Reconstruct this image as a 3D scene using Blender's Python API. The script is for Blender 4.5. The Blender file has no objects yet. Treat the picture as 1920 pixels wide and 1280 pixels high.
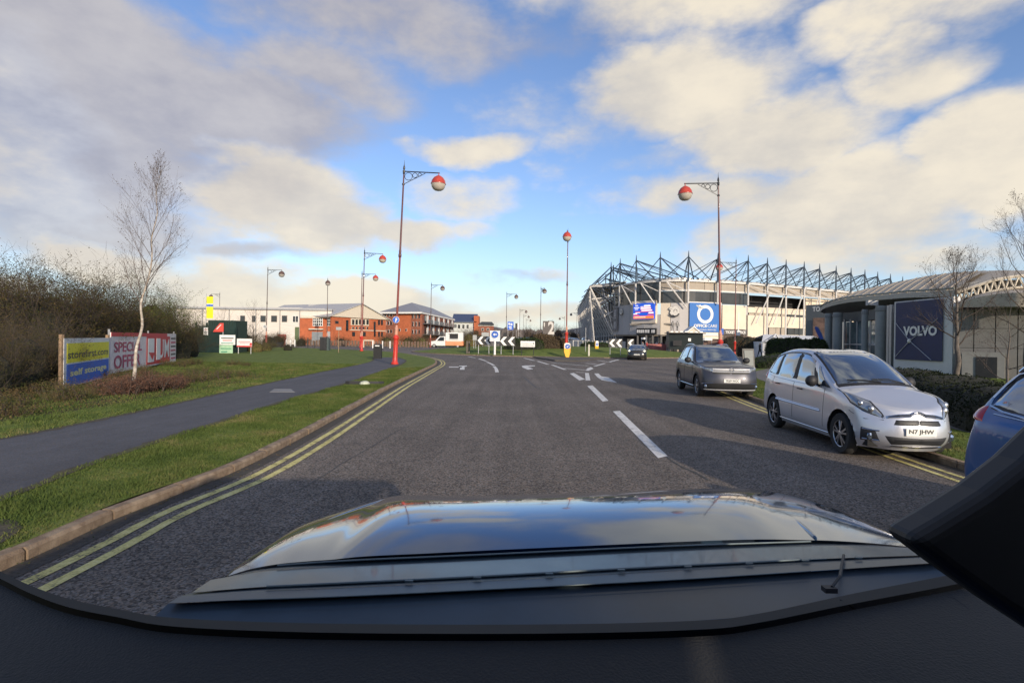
import bpy, math, random
import numpy as np
from mathutils import Vector, Matrix
R = math.radians
rnd = random.Random(7)
sc = bpy.context.scene
COL = sc.collection

# ------------------------------------------------------------------ camera
CAM_H, FOC = 1.75, 1000.0
RHO, ALP = R(0.8), 3.0/FOC
FWD = Vector((0, math.cos(ALP), -math.sin(ALP)))
RGT = Vector((math.cos(RHO), 0, math.sin(RHO)))
UPV = RGT.cross(FWD).normalized()
RGT = FWD.cross(UPV).normalized()
cam_d = bpy.data.cameras.new('camera'); cam = bpy.data.objects.new('camera', cam_d); COL.objects.link(cam)
cam_d.sensor_width = 36; cam_d.lens = 36*FOC/1920; cam_d.clip_start = 0.05; cam_d.clip_end = 4000
M3 = Matrix((RGT, UPV, -FWD)).transposed()
cam.matrix_world = Matrix.Translation((0, 0, CAM_H)) @ M3.to_4x4()
sc.camera = cam
def ray(px, py): return FWD + RGT*((px-960)/FOC) + UPV*((640-py)/FOC)
def HZ(px, py, z=0.0):
    v = ray(px, py); t = (z-CAM_H)/v.z
    return Vector((v.x*t, v.y*t, z))
def G(px, py): return HZ(px, py, 0.0)
def P(px, py, D):
    v = ray(px, py); t = D/v.y
    return Vector((v.x*t, D, CAM_H+v.z*t))

# ------------------------------------------------------------------ world, sun, exposure
SUN_EL, SUN_AZ = R(16), R(156)          # azimuth clockwise from +Y
sun_dir = Vector((math.sin(SUN_AZ)*math.cos(SUN_EL), math.cos(SUN_AZ)*math.cos(SUN_EL), math.sin(SUN_EL)))
sl = bpy.data.lights.new('sun', 'SUN'); so = bpy.data.objects.new('sun', sl); COL.objects.link(so)
sl.energy = 4.6; sl.angle = R(0.6); sl.color = (1.0, 0.86, 0.68)
so.rotation_euler = sun_dir.to_track_quat('Z', 'Y').to_euler(); so.location = (30, -30, 40)
sc.view_settings.view_transform = 'Standard'; sc.view_settings.look = 'None'
sc.view_settings.exposure = 0.0; sc.view_settings.gamma = 1.0; sc.view_settings.use_curve_mapping = False
sc.cycles.max_bounces = 6; sc.cycles.diffuse_bounces = 2; sc.cycles.glossy_bounces = 3

W = bpy.data.worlds.new('World'); sc.world = W; W.use_nodes = True
def build_world():
    nt = W.node_tree; N = nt.nodes; L = nt.links; N.clear()
    def node(t, **k):
        n = N.new(t)
        for a, b in k.items(): setattr(n, a, b)
        return n
    def m(op, a, b=None, c=None, clamp=False):
        n = node('ShaderNodeMath', operation=op, use_clamp=clamp)
        for i, v in enumerate((a, b, c)):
            if v is None: continue
            if isinstance(v, (int, float)): n.inputs[i].default_value = v
            else: L.new(v, n.inputs[i])
        return n.outputs[0]
    def smooth(x, lo, hi):
        n = node('ShaderNodeMapRange', interpolation_type='SMOOTHSTEP'); L.new(x, n.inputs[0])
        n.inputs[1].default_value = lo; n.inputs[2].default_value = hi
        return n.outputs[0]
    def mixc(f, a, b):
        n = node('ShaderNodeMix', data_type='RGBA')
        if isinstance(f, float): n.inputs[0].default_value = f
        else: L.new(f, n.inputs[0])
        for i, v in ((6, a), (7, b)):
            if isinstance(v, tuple): n.inputs[i].default_value = (*v, 1)
            else: L.new(v, n.inputs[i])
        return n.outputs[2]
    sky = node('ShaderNodeTexSky', sky_type='NISHITA'); sky.sun_disc = False
    sky.sun_elevation = SUN_EL; sky.sun_rotation = SUN_AZ; sky.altitude = 50; sky.air_density = 1.0; sky.dust_density = 0.6; sky.ozone_density = 2.2
    tc = node('ShaderNodeTexCoord'); sep = node('ShaderNodeSeparateXYZ'); L.new(tc.outputs['Generated'], sep.inputs[0])
    x, y, z = sep.outputs
    az = m('ARCTAN2', x, y); el = m('ARCSINE', z)
    # warp for wispy cloud edges
    mp = node('ShaderNodeMapping'); L.new(tc.outputs['Generated'], mp.inputs[0]); mp.inputs['Scale'].default_value = (1, 1, 1.9)
    def noise(scale, det=6, rough=.55, off=(0, 0, 0)):
        mm = node('ShaderNodeMapping'); L.new(mp.outputs[0], mm.inputs[0]); mm.inputs['Location'].default_value = off
        n = node('ShaderNodeTexNoise'); L.new(mm.outputs[0], n.inputs['Vector'])
        n.inputs['Scale'].default_value = scale; n.inputs['Detail'].default_value = det; n.inputs['Roughness'].default_value = rough
        return n.outputs['Fac']
    n1 = noise(3.1, 7, .55); n2 = noise(9.0, 5, .6, (3, 1, 2))
    azw = m('ADD', az, m('MULTIPLY', m('SUBTRACT', n1, .5), .22))
    elw = m('ADD', el, m('MULTIPLY', m('SUBTRACT', noise(3.4, 6, .55, (7, 2, 5)), .5), .16))
    def field(blobs):
        out = None
        for (px, py, rx, ry, wt) in blobs:
            v = ray(px, py).normalized(); a0 = math.atan2(v.x, v.y); e0 = math.asin(v.z)
            k = math.cos(a0)
            da = m('MULTIPLY', m('SUBTRACT', azw, a0), FOC/(rx*k)*1.0)
            de = m('MULTIPLY', m('SUBTRACT', elw, e0), FOC/(ry*k))
            d = m('ADD', m('MULTIPLY', da, da), m('MULTIPLY', de, de))
            val = m('MULTIPLY', m('SUBTRACT', 1.0, m('MULTIPLY', d, .6)), wt)
            out = val if out is None else m('MAXIMUM', out, val)
        return out
    dark = field([(60, 240, 360, 190, 1), (330, 180, 360, 100, 1), (120, 400, 270, 95, .9), (420, 330, 140, 75, .8), (600, 140, 190, 60, .7),
                  (30, 60, 500, 120, 1), (480, 470, 110, 22, .5), (700, 30, 300, 70, .7), (1000, 60, 200, 50, .5), (280, 480, 100, 30, .35), (950, 525, 120, 12, .35)])
    lite = field([(520, 360, 130, 75, 1), (610, 420, 120, 55, 1), (740, 435, 110, 32, .9), (440, 280, 70, 35, .7), (880, 265, 110, 30, .75), (760, 262, 50, 20, .5),
                  (880, 370, 110, 45, .55), (1250, 180, 210, 85, 1), (1430, 255, 190, 80, .95), (1100, 250, 120, 60, .5), (1570, 380, 210, 95, 1), (1350, 370, 200, 50, .8), (1200, 320, 110, 30, .5),
                  (1500, 440, 230, 45, .8), (1860, 290, 110, 110, 1), (1720, 130, 110, 60, .75), (1700, 470, 200, 45, .6), (1000, 200, 150, 60, .4),
                  (200, 500, 130, 45, .85), (420, 540, 200, 45, .8), (640, 560, 260, 32, .8), (900, 585, 260, 22, .7), (1250, 600, 400, 18, .6), (1040, 520, 90, 12, .35), (870, 520, 60, 12, .3), (880, 440, 70, 22, .4),
                  (1750, 20, 200, 50, .6), (1300, -60, 400, 100, .7), (2300, 200, 300, 200, .8), (-500, 200, 500, 300, .8), (-300, 560, 300, 60, .8), (2300, 500, 300, 100, .6)])
    # overhead and behind: broken cloud cover from noise only
    gen = smooth(noise(1.9, 6, .55, (1, 5, 9)), .52, .70)
    back = m('MAXIMUM', smooth(y, .35, -.2), smooth(z, .55, .75))
    gen = m('MULTIPLY', gen, back)
    tex = m('ADD', m('MULTIPLY', m('SUBTRACT', n2, .5), .9), m('MULTIPLY', m('SUBTRACT', n1, .5), 1.1))
    ad = smooth(m('ADD', dark, tex), .02, .75)
    al = smooth(m('ADD', lite, tex), .06, .72)
    # light side of the clouds: brighter where the cloud field falls off towards upper right
    shade = smooth(m('ADD', n1, m('MULTIPLY', n2, .5)), .55, .95)
    c_l = mixc(shade, (0.68, 0.635, 0.57), (0.95, 0.85, 0.68))
    c_d = mixc(shade, (0.40, 0.385, 0.43), (0.60, 0.565, 0.555))
    skc = node('ShaderNodeVectorMath', operation='SCALE'); L.new(sky.outputs[0], skc.inputs[0]); skc.inputs['Scale'].default_value = 0.10
    hz = smooth(el, .20, 0.0)
    tint = node('ShaderNodeVectorMath', operation='MULTIPLY'); L.new(skc.outputs[0], tint.inputs[0]); tint.inputs[1].default_value = (1.72, 1.72, 1.98)
    base = tint.outputs[0]
    base = mixc(m('MULTIPLY', hz, .45), base, (.62, .72, .80))
    c = mixc(m('MULTIPLY', m('MAXIMUM', al, gen), .93), base, c_l)
    c = mixc(m('MULTIPLY', m('MULTIPLY', ad, .88), m('SUBTRACT', 1.0, m('MULTIPLY', al, .55))), c, c_d)
    bg = node('ShaderNodeBackground'); L.new(c, bg.inputs[0]); bg.inputs[1].default_value = 1.0
    out = node('ShaderNodeOutputWorld'); L.new(bg.outputs[0], out.inputs[0])
build_world()

# ------------------------------------------------------------------ helpers
def tag(o, label=None, cat=None, group=None, kind=None):
    if label: o['label'] = label
    if cat: o['category'] = cat
    if group: o['group'] = group
    if kind: o['kind'] = kind
    return o
def thing(name, loc, label=None, cat=None, group=None, rz=0.0, kind=None):
    o = bpy.data.objects.new(name, None); COL.objects.link(o); o.empty_display_size = .3
    o.location = loc; o.rotation_euler = (0, 0, rz)
    return tag(o, label, cat, group, kind)
KIDS = {}
def link(name, me, parent=None, world=False):
    o = bpy.data.objects.new(name, me); COL.objects.link(o)
    if parent is not None:
        o.parent = parent; KIDS.setdefault(parent.name, []).append(o)
        if world:
            q = parent
            tot = Vector((0, 0, 0))
            while q is not None: tot += Vector(q.location); q = q.parent
            o.location = -tot
    return o
def copy_tree(o, parent=None, names=None):
    c = o.copy(); COL.objects.link(c); c.parent = parent
    if parent is not None: KIDS.setdefault(parent.name, []).append(c)
    for ch in KIDS.get(o.name, []): copy_tree(ch, c)
    return c
def retag(c, label, **k):
    c['label'] = label
    for a, b in k.items(): c[a] = b
    return c

class MB:
    def __init__(s): s.v = []; s.f = []; s.m = []; s.cur = 0
    def add(s, vs, fs):
        b = len(s.v); s.v += [tuple(p) for p in vs]
        for f in fs: s.f.append(tuple(b+i for i in f)); s.m.append(s.cur)
        return s
    def box(s, c, d, rz=0.0, top=1.0, rot=None):
        hx, hy, hz = d[0]/2, d[1]/2, d[2]/2
        ps = [Vector((x*hx*(top if z > 0 else 1), y*hy*(top if z > 0 else 1), z*hz)) for z in (-1, 1) for x, y in ((-1, -1), (1, -1), (1, 1), (-1, 1))]
        if rot is not None: ps = [rot @ p for p in ps]
        elif rz: mm = Matrix.Rotation(rz, 3, 'Z'); ps = [mm @ p for p in ps]
        c = Vector(c)
        return s.add([p+c for p in ps], [(3, 2, 1, 0), (4, 5, 6, 7), (0, 1, 5, 4), (1, 2, 6, 5), (2, 3, 7, 6), (3, 0, 4, 7)])
    def beam(s, a, b, w, h):
        a = Vector(a); b = Vector(b); d = (b-a); q = d.to_track_quat('Z', 'Y').to_matrix()
        return s.box((a+b)/2, (w, h, d.length), rot=q)
    def tube(s, pts, r, n=8, cap=True):
        pts = [Vector(p) for p in pts]; rs = r if isinstance(r, (list, tuple)) else [r]*len(pts)
        vs = []; fs = []
        for i, p in enumerate(pts):
            t = (pts[min(i+1, len(pts)-1)]-pts[max(i-1, 0)])
            if t.length < 1e-9: t = Vector((0, 0, 1))
            t.normalize()
            a = Vector((0, 0, 1)) if abs(t.z) < .9 else Vector((1, 0, 0))
            u = t.cross(a).normalized(); w = t.cross(u)
            for k in range(n):
                an = 2*math.pi*k/n; vs.append(p+(u*math.cos(an)+w*math.sin(an))*rs[i])
        for i in range(len(pts)-1):
            for k in range(n):
                k2 = (k+1) % n; fs.append((i*n+k, i*n+k2, (i+1)*n+k2, (i+1)*n+k))
        if cap: fs.append(tuple(range(n-1, -1, -1))); fs.append(tuple((len(pts)-1)*n+k for k in range(n)))
        return s.add(vs, fs)
    def lathe(s, prof, n=16, c=(0, 0, 0), axis='Z'):
        vs = []; fs = []
        for (r, z) in prof:
            for k in range(n):
                a = 2*math.pi*k/n; p = (r*math.cos(a), r*math.sin(a), z)
                if axis == 'Y': p = (p[0], p[2], p[1])
                if axis == 'X': p = (p[2], p[0], p[1])
                vs.append((p[0]+c[0], p[1]+c[1], p[2]+c[2]))
        for i in range(len(prof)-1):
            for k in range(n):
                k2 = (k+1) % n; fs.append((i*n+k, i*n+k2, (i+1)*n+k2, (i+1)*n+k))
        fs.append(tuple(range(n-1, -1, -1))); fs.append(tuple((len(prof)-1)*n+k for k in range(n)))
        return s.add(vs, fs)
    def quad(s, a, b, c, d): return s.add([a, b, c, d], [(0, 1, 2, 3)])
    def slab(s, poly, th):          # poly: list of points, extruded along th vector
        n = len(poly); t = Vector(th); vs = [Vector(p) for p in poly]; vs += [p+t for p in vs]
        fs = [tuple(range(n-1, -1, -1)), tuple(range(n, 2*n))]+[(i, (i+1) % n, n+(i+1) % n, n+i) for i in range(n)]
        return s.add(vs, fs)
    def mesh(s, name, mats, smooth=False):
        me = bpy.data.meshes.new(name); me.from_pydata(s.v, [], s.f)
        for m_ in (mats if isinstance(mats, (list, tuple)) else [mats]): me.materials.append(m_)
        if any(s.m): me.polygons.foreach_set('material_index', s.m)
        if smooth: me.polygons.foreach_set('use_smooth', [True]*len(s.f))
        me.update(); return me
    def build(s, name, mats, parent=None, world=False, smooth=False, label=None, cat=None, group=None, kind=None):
        o = link(name, s.mesh(name, mats, smooth), parent, world)
        if smooth == 'auto':
            try: o.data.set_sharp_from_angle(angle=R(35))
            except Exception: pass
        return tag(o, label, cat, group, kind)

def np_mesh(name, verts, faces, mat_, kind='stuff', n=3):
    me = bpy.data.meshes.new(name); verts = np.asarray(verts, np.float32); faces = np.asarray(faces, np.int32)
    me.vertices.add(len(verts)); me.vertices.foreach_set('co', verts.ravel())
    me.loops.add(faces.size); me.loops.foreach_set('vertex_index', faces.ravel())
    me.polygons.add(len(faces)); me.polygons.foreach_set('loop_start', np.arange(0, faces.size, n, dtype=np.int32))
    me.materials.append(mat_); me.update(calc_edges=True); return me

# ------------------------------------------------------------------ materials
MC = {}
def mat(name, col, rough=.6, metal=0.0, var=0.12, scale=3.0, bump=0.0, bscale=30.0, coat=0.0, col2=None, spec=.5, emit=None, stretch=None, det=5):
    if name in MC: return MC[name]
    m_ = bpy.data.materials.new(name); m_.use_nodes = True; nt = m_.node_tree; N = nt.nodes; L = nt.links
    b = N['Principled BSDF']; b.inputs['Roughness'].default_value = rough; b.inputs['Metallic'].default_value = metal
    b.inputs['Coat Weight'].default_value = coat; b.inputs['Coat Roughness'].default_value = .04; b.inputs['Specular IOR Level'].default_value = spec
    tc = N.new('ShaderNodeTexCoord'); mp = N.new('ShaderNodeMapping'); L.new(tc.outputs['Object'], mp.inputs[0])
    if stretch: mp.inputs['Scale'].default_value = stretch
    if var > 0 or col2:
        n = N.new('ShaderNodeTexNoise'); n.inputs['Scale'].default_value = scale; n.inputs['Detail'].default_value = det; n.inputs['Roughness'].default_value = .62
        L.new(mp.outputs[0], n.inputs['Vector'])
        mr = N.new('ShaderNodeMapRange'); mr.inputs[1].default_value = .3; mr.inputs[2].default_value = .7; L.new(n.outputs['Fac'], mr.inputs[0])
        mx = N.new('ShaderNodeMix'); mx.data_type = 'RGBA'; L.new(mr.outputs[0], mx.inputs[0])
        c1 = tuple(max(0, c*(1-var)) for c in col); c2 = col2 or tuple(min(1, c*(1+var)) for c in col)
        mx.inputs[6].default_value = (*c1, 1); mx.inputs[7].default_value = (*c2, 1); L.new(mx.outputs[2], b.inputs['Base Color'])
        if rough > .15:
            r2 = N.new('ShaderNodeMapRange'); L.new(n.outputs['Fac'], r2.inputs[0]); r2.inputs[3].default_value = max(.02, rough-.08); r2.inputs[4].default_value = min(1, rough+.1)
            L.new(r2.outputs[0], b.inputs['Roughness'])
    else: b.inputs['Base Color'].default_value = (*col, 1)
    if bump > 0:
        n2 = N.new('ShaderNodeTexNoise'); n2.inputs['Scale'].default_value = bscale; n2.inputs['Detail'].default_value = 4; L.new(mp.outputs[0], n2.inputs['Vector'])
        bp = N.new('ShaderNodeBump'); bp.inputs['Strength'].default_value = bump; bp.inputs['Distance'].default_value = .02; L.new(n2.outputs['Fac'], bp.inputs['Height']); L.new(bp.outputs[0], b.inputs['Normal'])
    if emit: b.inputs['Emission Color'].default_value = (*emit[:3], 1); b.inputs['Emission Strength'].default_value = emit[3]
    MC[name] = m_; return m_

def mat_asphalt(name, base, agg=1.0, patch=1.0):
    m_ = bpy.data.materials.new(name); m_.use_nodes = True; nt = m_.node_tree; N = nt.nodes; L = nt.links; b = N['Principled BSDF']
    tc = N.new('ShaderNodeTexCoord')
    def noise(s, d=4, r=.6, st=None):
        n = N.new('ShaderNodeTexNoise'); n.inputs['Scale'].default_value = s; n.inputs['Detail'].default_value = d; n.inputs['Roughness'].default_value = r
        if st:
            mp = N.new('ShaderNodeMapping'); mp.inputs['Scale'].default_value = st; L.new(tc.outputs['Object'], mp.inputs[0]); L.new(mp.outputs[0], n.inputs['Vector'])
        else: L.new(tc.outputs['Object'], n.inputs['Vector'])
        return n.outputs['Fac']
    def mr(x, a, c, lo, hi):
        n = N.new('ShaderNodeMapRange'); L.new(x, n.inputs[0]); n.inputs[1].default_value = a; n.inputs[2].default_value = c; n.inputs[3].default_value = lo; n.inputs[4].default_value = hi; return n.outputs[0]
    def mul(a, c):
        n = N.new('ShaderNodeMath'); n.operation = 'MULTIPLY'; L.new(a, n.inputs[0]); L.new(c, n.inputs[1]); return n.outputs[0]
    vor = N.new('ShaderNodeTexVoronoi'); vor.inputs['Scale'].default_value = 62; L.new(tc.outputs['Object'], vor.inputs['Vector'])
    sp = N.new('ShaderNodeSeparateColor'); L.new(vor.outputs['Color'], sp.inputs[0])
    f = mr(sp.outputs[0], 0, 1, 1-.62*agg, 1+.75*agg)
    f = mul(f, mr(noise(45, 3), .3, .7, .8, 1.25)); f = mul(f, mr(noise(.35, 5), .3, .7, 1-.22*patch, 1+.20*patch))
    f = mul(f, mr(noise(1.0, 4, .6, (2.2, .06, 1)), .35, .65, 1-.17*patch, 1+.13*patch))
    f = mul(f, mr(noise(5, 5), .3, .7, .9, 1.1))
    vc = N.new('ShaderNodeMix'); vc.data_type = 'RGBA'; L.new(sp.outputs[1], vc.inputs[0])
    vc.inputs[6].default_value = (base[0]*1.12, base[1]*.98, base[2]*.86, 1); vc.inputs[7].default_value = (base[0]*.92, base[1], base[2]*1.1, 1)
    sc_ = N.new('ShaderNodeVectorMath'); sc_.operation = 'SCALE'; L.new(vc.outputs[2], sc_.inputs[0]); L.new(f, sc_.inputs['Scale'])
    L.new(sc_.outputs[0], b.inputs['Base Color']); b.inputs['Roughness'].default_value = .85; b.inputs['Specular IOR Level'].default_value = .35
    bp = N.new('ShaderNodeBump'); bp.inputs['Strength'].default_value = .55; bp.inputs['Distance'].default_value = .004; L.new(vor.outputs['Distance'], bp.inputs['Height']); L.new(bp.outputs[0], b.inputs['Normal'])
    return m_
def mat_ramp(name, stops, scale=2.0, rough=.9, bump=.3, bscale=60, det=8, scale2=14, spec=.2):
    m_ = bpy.data.materials.new(name); m_.use_nodes = True; nt = m_.node_tree; N = nt.nodes; L = nt.links; b = N['Principled BSDF']
    tc = N.new('ShaderNodeTexCoord'); n = N.new('ShaderNodeTexNoise'); n.inputs['Scale'].default_value = scale; n.inputs['Detail'].default_value = det; n.inputs['Roughness'].default_value = .7
    L.new(tc.outputs['Object'], n.inputs['Vector'])
    n3 = N.new('ShaderNodeTexNoise'); n3.inputs['Scale'].default_value = scale2; n3.inputs['Detail'].default_value = 5; L.new(tc.outputs['Object'], n3.inputs['Vector'])
    ad = N.new('ShaderNodeMath'); ad.operation = 'MULTIPLY_ADD'; L.new(n3.outputs['Fac'], ad.inputs[0]); ad.inputs[1].default_value = .6; 
    sb = N.new('ShaderNodeMath'); sb.operation = 'SUBTRACT'; L.new(n.outputs['Fac'], sb.inputs[0]); sb.inputs[1].default_value = .3; L.new(sb.outputs[0], ad.inputs[2])
    cr = N.new('ShaderNodeValToRGB'); e = cr.color_ramp.elements
    while len(e) < len(stops): e.new(.5)
    for i, (p, c) in enumerate(stops): e[i].position = p; e[i].color = (*c, 1)
    L.new(ad.outputs[0], cr.inputs[0]); L.new(cr.outputs[0], b.inputs['Base Color']); b.inputs['Roughness'].default_value = rough; b.inputs['Specular IOR Level'].default_value = spec
    if bump:
        n2 = N.new('ShaderNodeTexNoise'); n2.inputs['Scale'].default_value = bscale; n2.inputs['Detail'].default_value = 6; L.new(tc.outputs['Object'], n2.inputs['Vector'])
        bp = N.new('ShaderNodeBump'); bp.inputs['Strength'].default_value = bump; bp.inputs['Distance'].default_value = .03; L.new(n2.outputs['Fac'], bp.inputs['Height']); L.new(bp.outputs[0], b.inputs['Normal'])
    return m_

m_road = mat_asphalt('road_asphalt', (.120, .103, .087), agg=1.25)
m_path = mat_asphalt('path_asphalt', (.080, .082, .092), agg=.25, patch=.8)
m_grass = mat_ramp('mown_grass', [(.25, (.060, .085, .016)), (.42, (.100, .140, .026)), (.55, (.145, .185, .036)), (.72, (.20, .20, .065))], 1.6, bump=.6, bscale=90, scale2=30)
m_blade = mat_ramp('grass_blades', [(.25, (.035, .052, .012)), (.42, (.058, .090, .019)), (.55, (.088, .112, .028)), (.64, (.14, .13, .05)), (.76, (.20, .155, .08))], .8, bump=0, scale2=60)
m_litter = mat_ramp('leaf_litter', [(.3, (.035, .03, .016)), (.45, (.075, .055, .028)), (.55, (.05, .07, .018)), (.7, (.16, .12, .07))], 3, bump=.8, bscale=50, scale2=40)
m_scrubleaf = mat_ramp('scrub_leaves', [(.3, (.03, .05, .012)), (.45, (.06, .085, .02)), (.55, (.13, .075, .035)), (.7, (.20, .15, .08))], 5, bump=0, scale2=90)
m_ever = mat_ramp('evergreen_leaves', [(.3, (.012, .022, .008)), (.5, (.026, .045, .012)), (.7, (.05, .07, .02))], 4, bump=0, scale2=60)
m_hedgeleaf = mat_ramp('thicket_leaves', [(.3, (.020, .025, .008)), (.45, (.048, .052, .014)), (.58, (.085, .055, .022)), (.72, (.13, .085, .04))], 1.2, bump=0, scale2=45)
m_gorse = mat_ramp('green_bush_leaves', [(.3, (.03, .05, .01)), (.5, (.085, .115, .02)), (.7, (.16, .17, .04))], 2, bump=0, scale2=45)
m_twig = mat('twigs', (.055, .04, .032), .8, var=.35, scale=6)
m_twiggrey = mat('grey_twigs', (.10, .075, .065), .8, var=.3, scale=6)
m_bark = mat('birch_bark', (.62, .56, .48), .75, var=.1, scale=5, col2=(.16, .11, .08), stretch=(1, 1, 2.2), bump=.2)
m_bark2 = mat('dark_bark', (.12, .10, .085), .85, var=.35, scale=9, bump=.5)
m_kerb = mat('kerb_concrete', (.20, .13, .08), .9, var=.3, scale=7, col2=(.33, .25, .17), bump=.5, bscale=80)
m_gutter = mat('gutter_dirt', (.055, .048, .04), .95, var=.4, scale=12, bump=.5)
m_white = mat_ramp('white_road_paint', [(.31, (.13, .12, .11)), (.37, (.50, .48, .45)), (.5, (.68, .66, .62)), (.7, (.80, .78, .74))], 5, rough=.75, bump=.3, bscale=90, scale2=55)
m_yellow = mat_ramp('yellow_road_paint', [(.34, (.13, .12, .09)), (.40, (.40, .35, .14)), (.5, (.62, .54, .20)), (.7, (.74, .66, .32))], 4, rough=.75, bump=.3, bscale=90, scale2=50)
m_tar = mat('tar_seal', (.035, .033, .031), .6, var=.2, scale=5)
m_red = mat('red_lamp_paint', (.50, .035, .022), .45, var=.22, scale=3, coat=.2)
m_redtop = mat('red_shade_paint', (.42, .05, .03), .4, var=.15, coat=.3)
m_pole = mat('pole_paint', (.15, .035, .03), .5, var=.2)
m_darkmetal = mat('dark_metal', (.035, .035, .038), .45, .3, var=.2)
m_galv = mat('galvanised_steel', (.42, .42, .42), .5, .5, var=.12, scale=8)
m_signwhite = mat('white_sign_face', (.74, .73, .70), .5, var=.06)
m_signback = mat('grey_sign_back', (.33, .34, .34), .6, var=.1)
m_signblue = mat('blue_sign_face', (.02, .10, .42), .45, var=.05)
m_black = mat('black_paint', (.014, .014, .015), .5, var=.15)
m_black2 = mat('black_plastic', (.020, .020, .022), .6, var=.15)
m_rubber = mat('rubber', (.022, .022, .022), .85, var=.2, scale=20)
m_cream = mat('cream_cladding', (.60, .53, .42), .6, var=.05)
m_chrome = mat('chrome', (.62, .62, .63), .15, 1.0, var=0)
m_alloy = mat('alloy', (.50, .50, .51), .28, .9, var=.05)
m_glassd = mat('car_glass', (.20, .25, .32), .03, .85, var=0, spec=.9, coat=1.0)
m_glassb = mat('building_glass', (.028, .034, .040), .06, 0, var=.3, scale=.6, spec=.8)
m_lampglass = mat('lamp_bowl', (.46, .41, .35), .12, 0, var=.12, scale=4, coat=.5)

# ------------------------------------------------------------------ text
TC = {}
def text_geo(s, bold=.0):
    k = (s, bold)
    if k in TC: return TC[k]
    cu = bpy.data.curves.new('lettering', 'FONT'); cu.body = s; cu.size = 1; cu.offset = bold; cu.resolution_u = 3; cu.align_x = 'CENTER'
    o = bpy.data.objects.new('lettering', cu); COL.objects.link(o)
    dg = bpy.context.evaluated_depsgraph_get(); me = o.evaluated_get(dg).to_mesh()
    vs = [tuple(v.co) for v in me.vertices]; fs = [tuple(p.vertices) for p in me.polygons]
    o.evaluated_get(dg).to_mesh_clear(); bpy.data.objects.remove(o); bpy.data.curves.remove(cu)
    xs = [v[0] for v in vs]; ys = [v[1] for v in vs]; x0, x1, y0, y1 = min(xs), max(xs), min(ys), max(ys)
    vs = [((v[0]-x0)/(x1-x0)-.5, (v[1]-y0)/(y1-y0)-.5) for v in vs]
    TC[k] = (vs, fs); return TC[k]
def put_text(mb, s, c, rgt, up, w, h, off=.01, bold=.0):
    vs, fs = text_geo(s, bold); rgt = Vector(rgt).normalized(); up = Vector(up).normalized(); n = rgt.cross(up)*off; c = Vector(c)
    mb.add([c+rgt*(x*w)+up*(y*h)+n for x, y in vs], fs); return mb

def catmull(pts, n=6, closed=False):
    pts = [Vector(p) for p in pts]; out = []; N_ = len(pts)
    for i in range(N_ if closed else N_-1):
        if closed: p0, p1, p2, p3 = pts[(i-1) % N_], pts[i], pts[(i+1) % N_], pts[(i+2) % N_]
        else: p0 = pts[max(i-1, 0)]; p1 = pts[i]; p2 = pts[i+1]; p3 = pts[min(i+2, N_-1)]
        for k in range(n):
            t = k/n; out.append(.5*((2*p1)+(p2-p0)*t+(2*p0-5*p1+4*p2-p3)*t*t+(3*p1-p0-3*p2+p3)*t**3))
    if not closed: out.append(pts[-1])
    return out
def resample(pts, step):
    out = [pts[0].copy()]; acc = 0
    for a, b in zip(pts, pts[1:]):
        d = (b-a).length
        while acc+d >= step and d > 1e-9:
            t = (step-acc)/d; a = a.lerp(b, t); out.append(a.copy()); d = (b-a).length; acc = 0
        acc += d
    return out
def offset_line(pts, d):      # positive d = to the left of travel
    out = []
    for i, p in enumerate(pts):
        t = pts[min(i+1, len(pts)-1)]-pts[max(i-1, 0)]; t.z = 0; t.normalize()
        out.append(p+Vector((-t.y, t.x, 0))*d)
    return out
def strip(mb, a, b):
    n = min(len(a), len(b)); mb.add(a[:n]+b[:n], [(i, n+i, n+i+1, i+1) for i in range(n-1)]); return mb
def pip(x, y, poly):
    c = False; n = len(poly)
    for i in range(n):
        x1, y1 = poly[i][0], poly[i][1]; x2, y2 = poly[(i+1) % n][0], poly[(i+1) % n][1]
        if (y1 > y) != (y2 > y) and x < (x2-x1)*(y-y1)/(y2-y1)+x1: c = not c
    return c
# ================================================================== SETTING
# left kerb line (face of kerb), near -> far, then round the corner into the left road
LK = catmull([Vector((-3.9, -6, 0)), Vector((-3.85, 0, 0)), G(10, 1068), G(250, 958), G(430, 889), G(560, 824), G(660, 768), G(740, 723), G(800, 693), G(819, 682), G(812, 674), G(780, 667.5), G(735, 661), G(640, 656), G(520, 652), G(330, 648)], 10)
RK = catmull([(6.1, -8, 0), (6.15, 0, 0), (6.35, 7, 0), (6.85, 12, 0), (7.5, 17, 0), (8.5, 22, 0), (10.4, 28, 0), (13.6, 34, 0), (19, 40, 0), (30, 45.5, 0), (60, 52, 0), (140, 62, 0)], 10)
for k in (LK, RK):
    for p in k: p.z = 0
mb = MB(); S = 3000
mb.quad((-S, -S, -.05), (S, -S, -.05), (S, S, -.05), (-S, S, -.05)); mb.build('ground', m_grass, kind='structure')
# raised verge ground (grass, +0.11 above the road), left and right, as sheets next to the kerbs
def sheet(name, poly, z, m_, thick=None):
    from mathutils.geometry import tessellate_polygon
    vs = [Vector((p[0], p[1], z)) for p in poly]
    tri = tessellate_polygon([vs]); me = bpy.data.meshes.new(name)
    fs = []
    for t in tri:
        a, b, c = (vs[i] for i in t)
        fs.append(t if (b-a).cross(c-a).z > 0 else t[::-1])
    me.from_pydata(vs, [], fs); me.materials.append(m_); me.update(); o = link(name, me); o['kind'] = 'structure'; return o
far_l = [Vector((-200, 60, 0))]
sheet('verge_left', [(-300, -8), (-3.98, -8)]+[(p.x, p.y) for p in offset_line(LK, .125)]+[(-300, 110)], .10, m_grass)
sheet('verge_right', [(p.x, p.y) for p in offset_line(RK, -.125)]+[(300, 62), (300, -8)], .10, m_grass)
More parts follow.
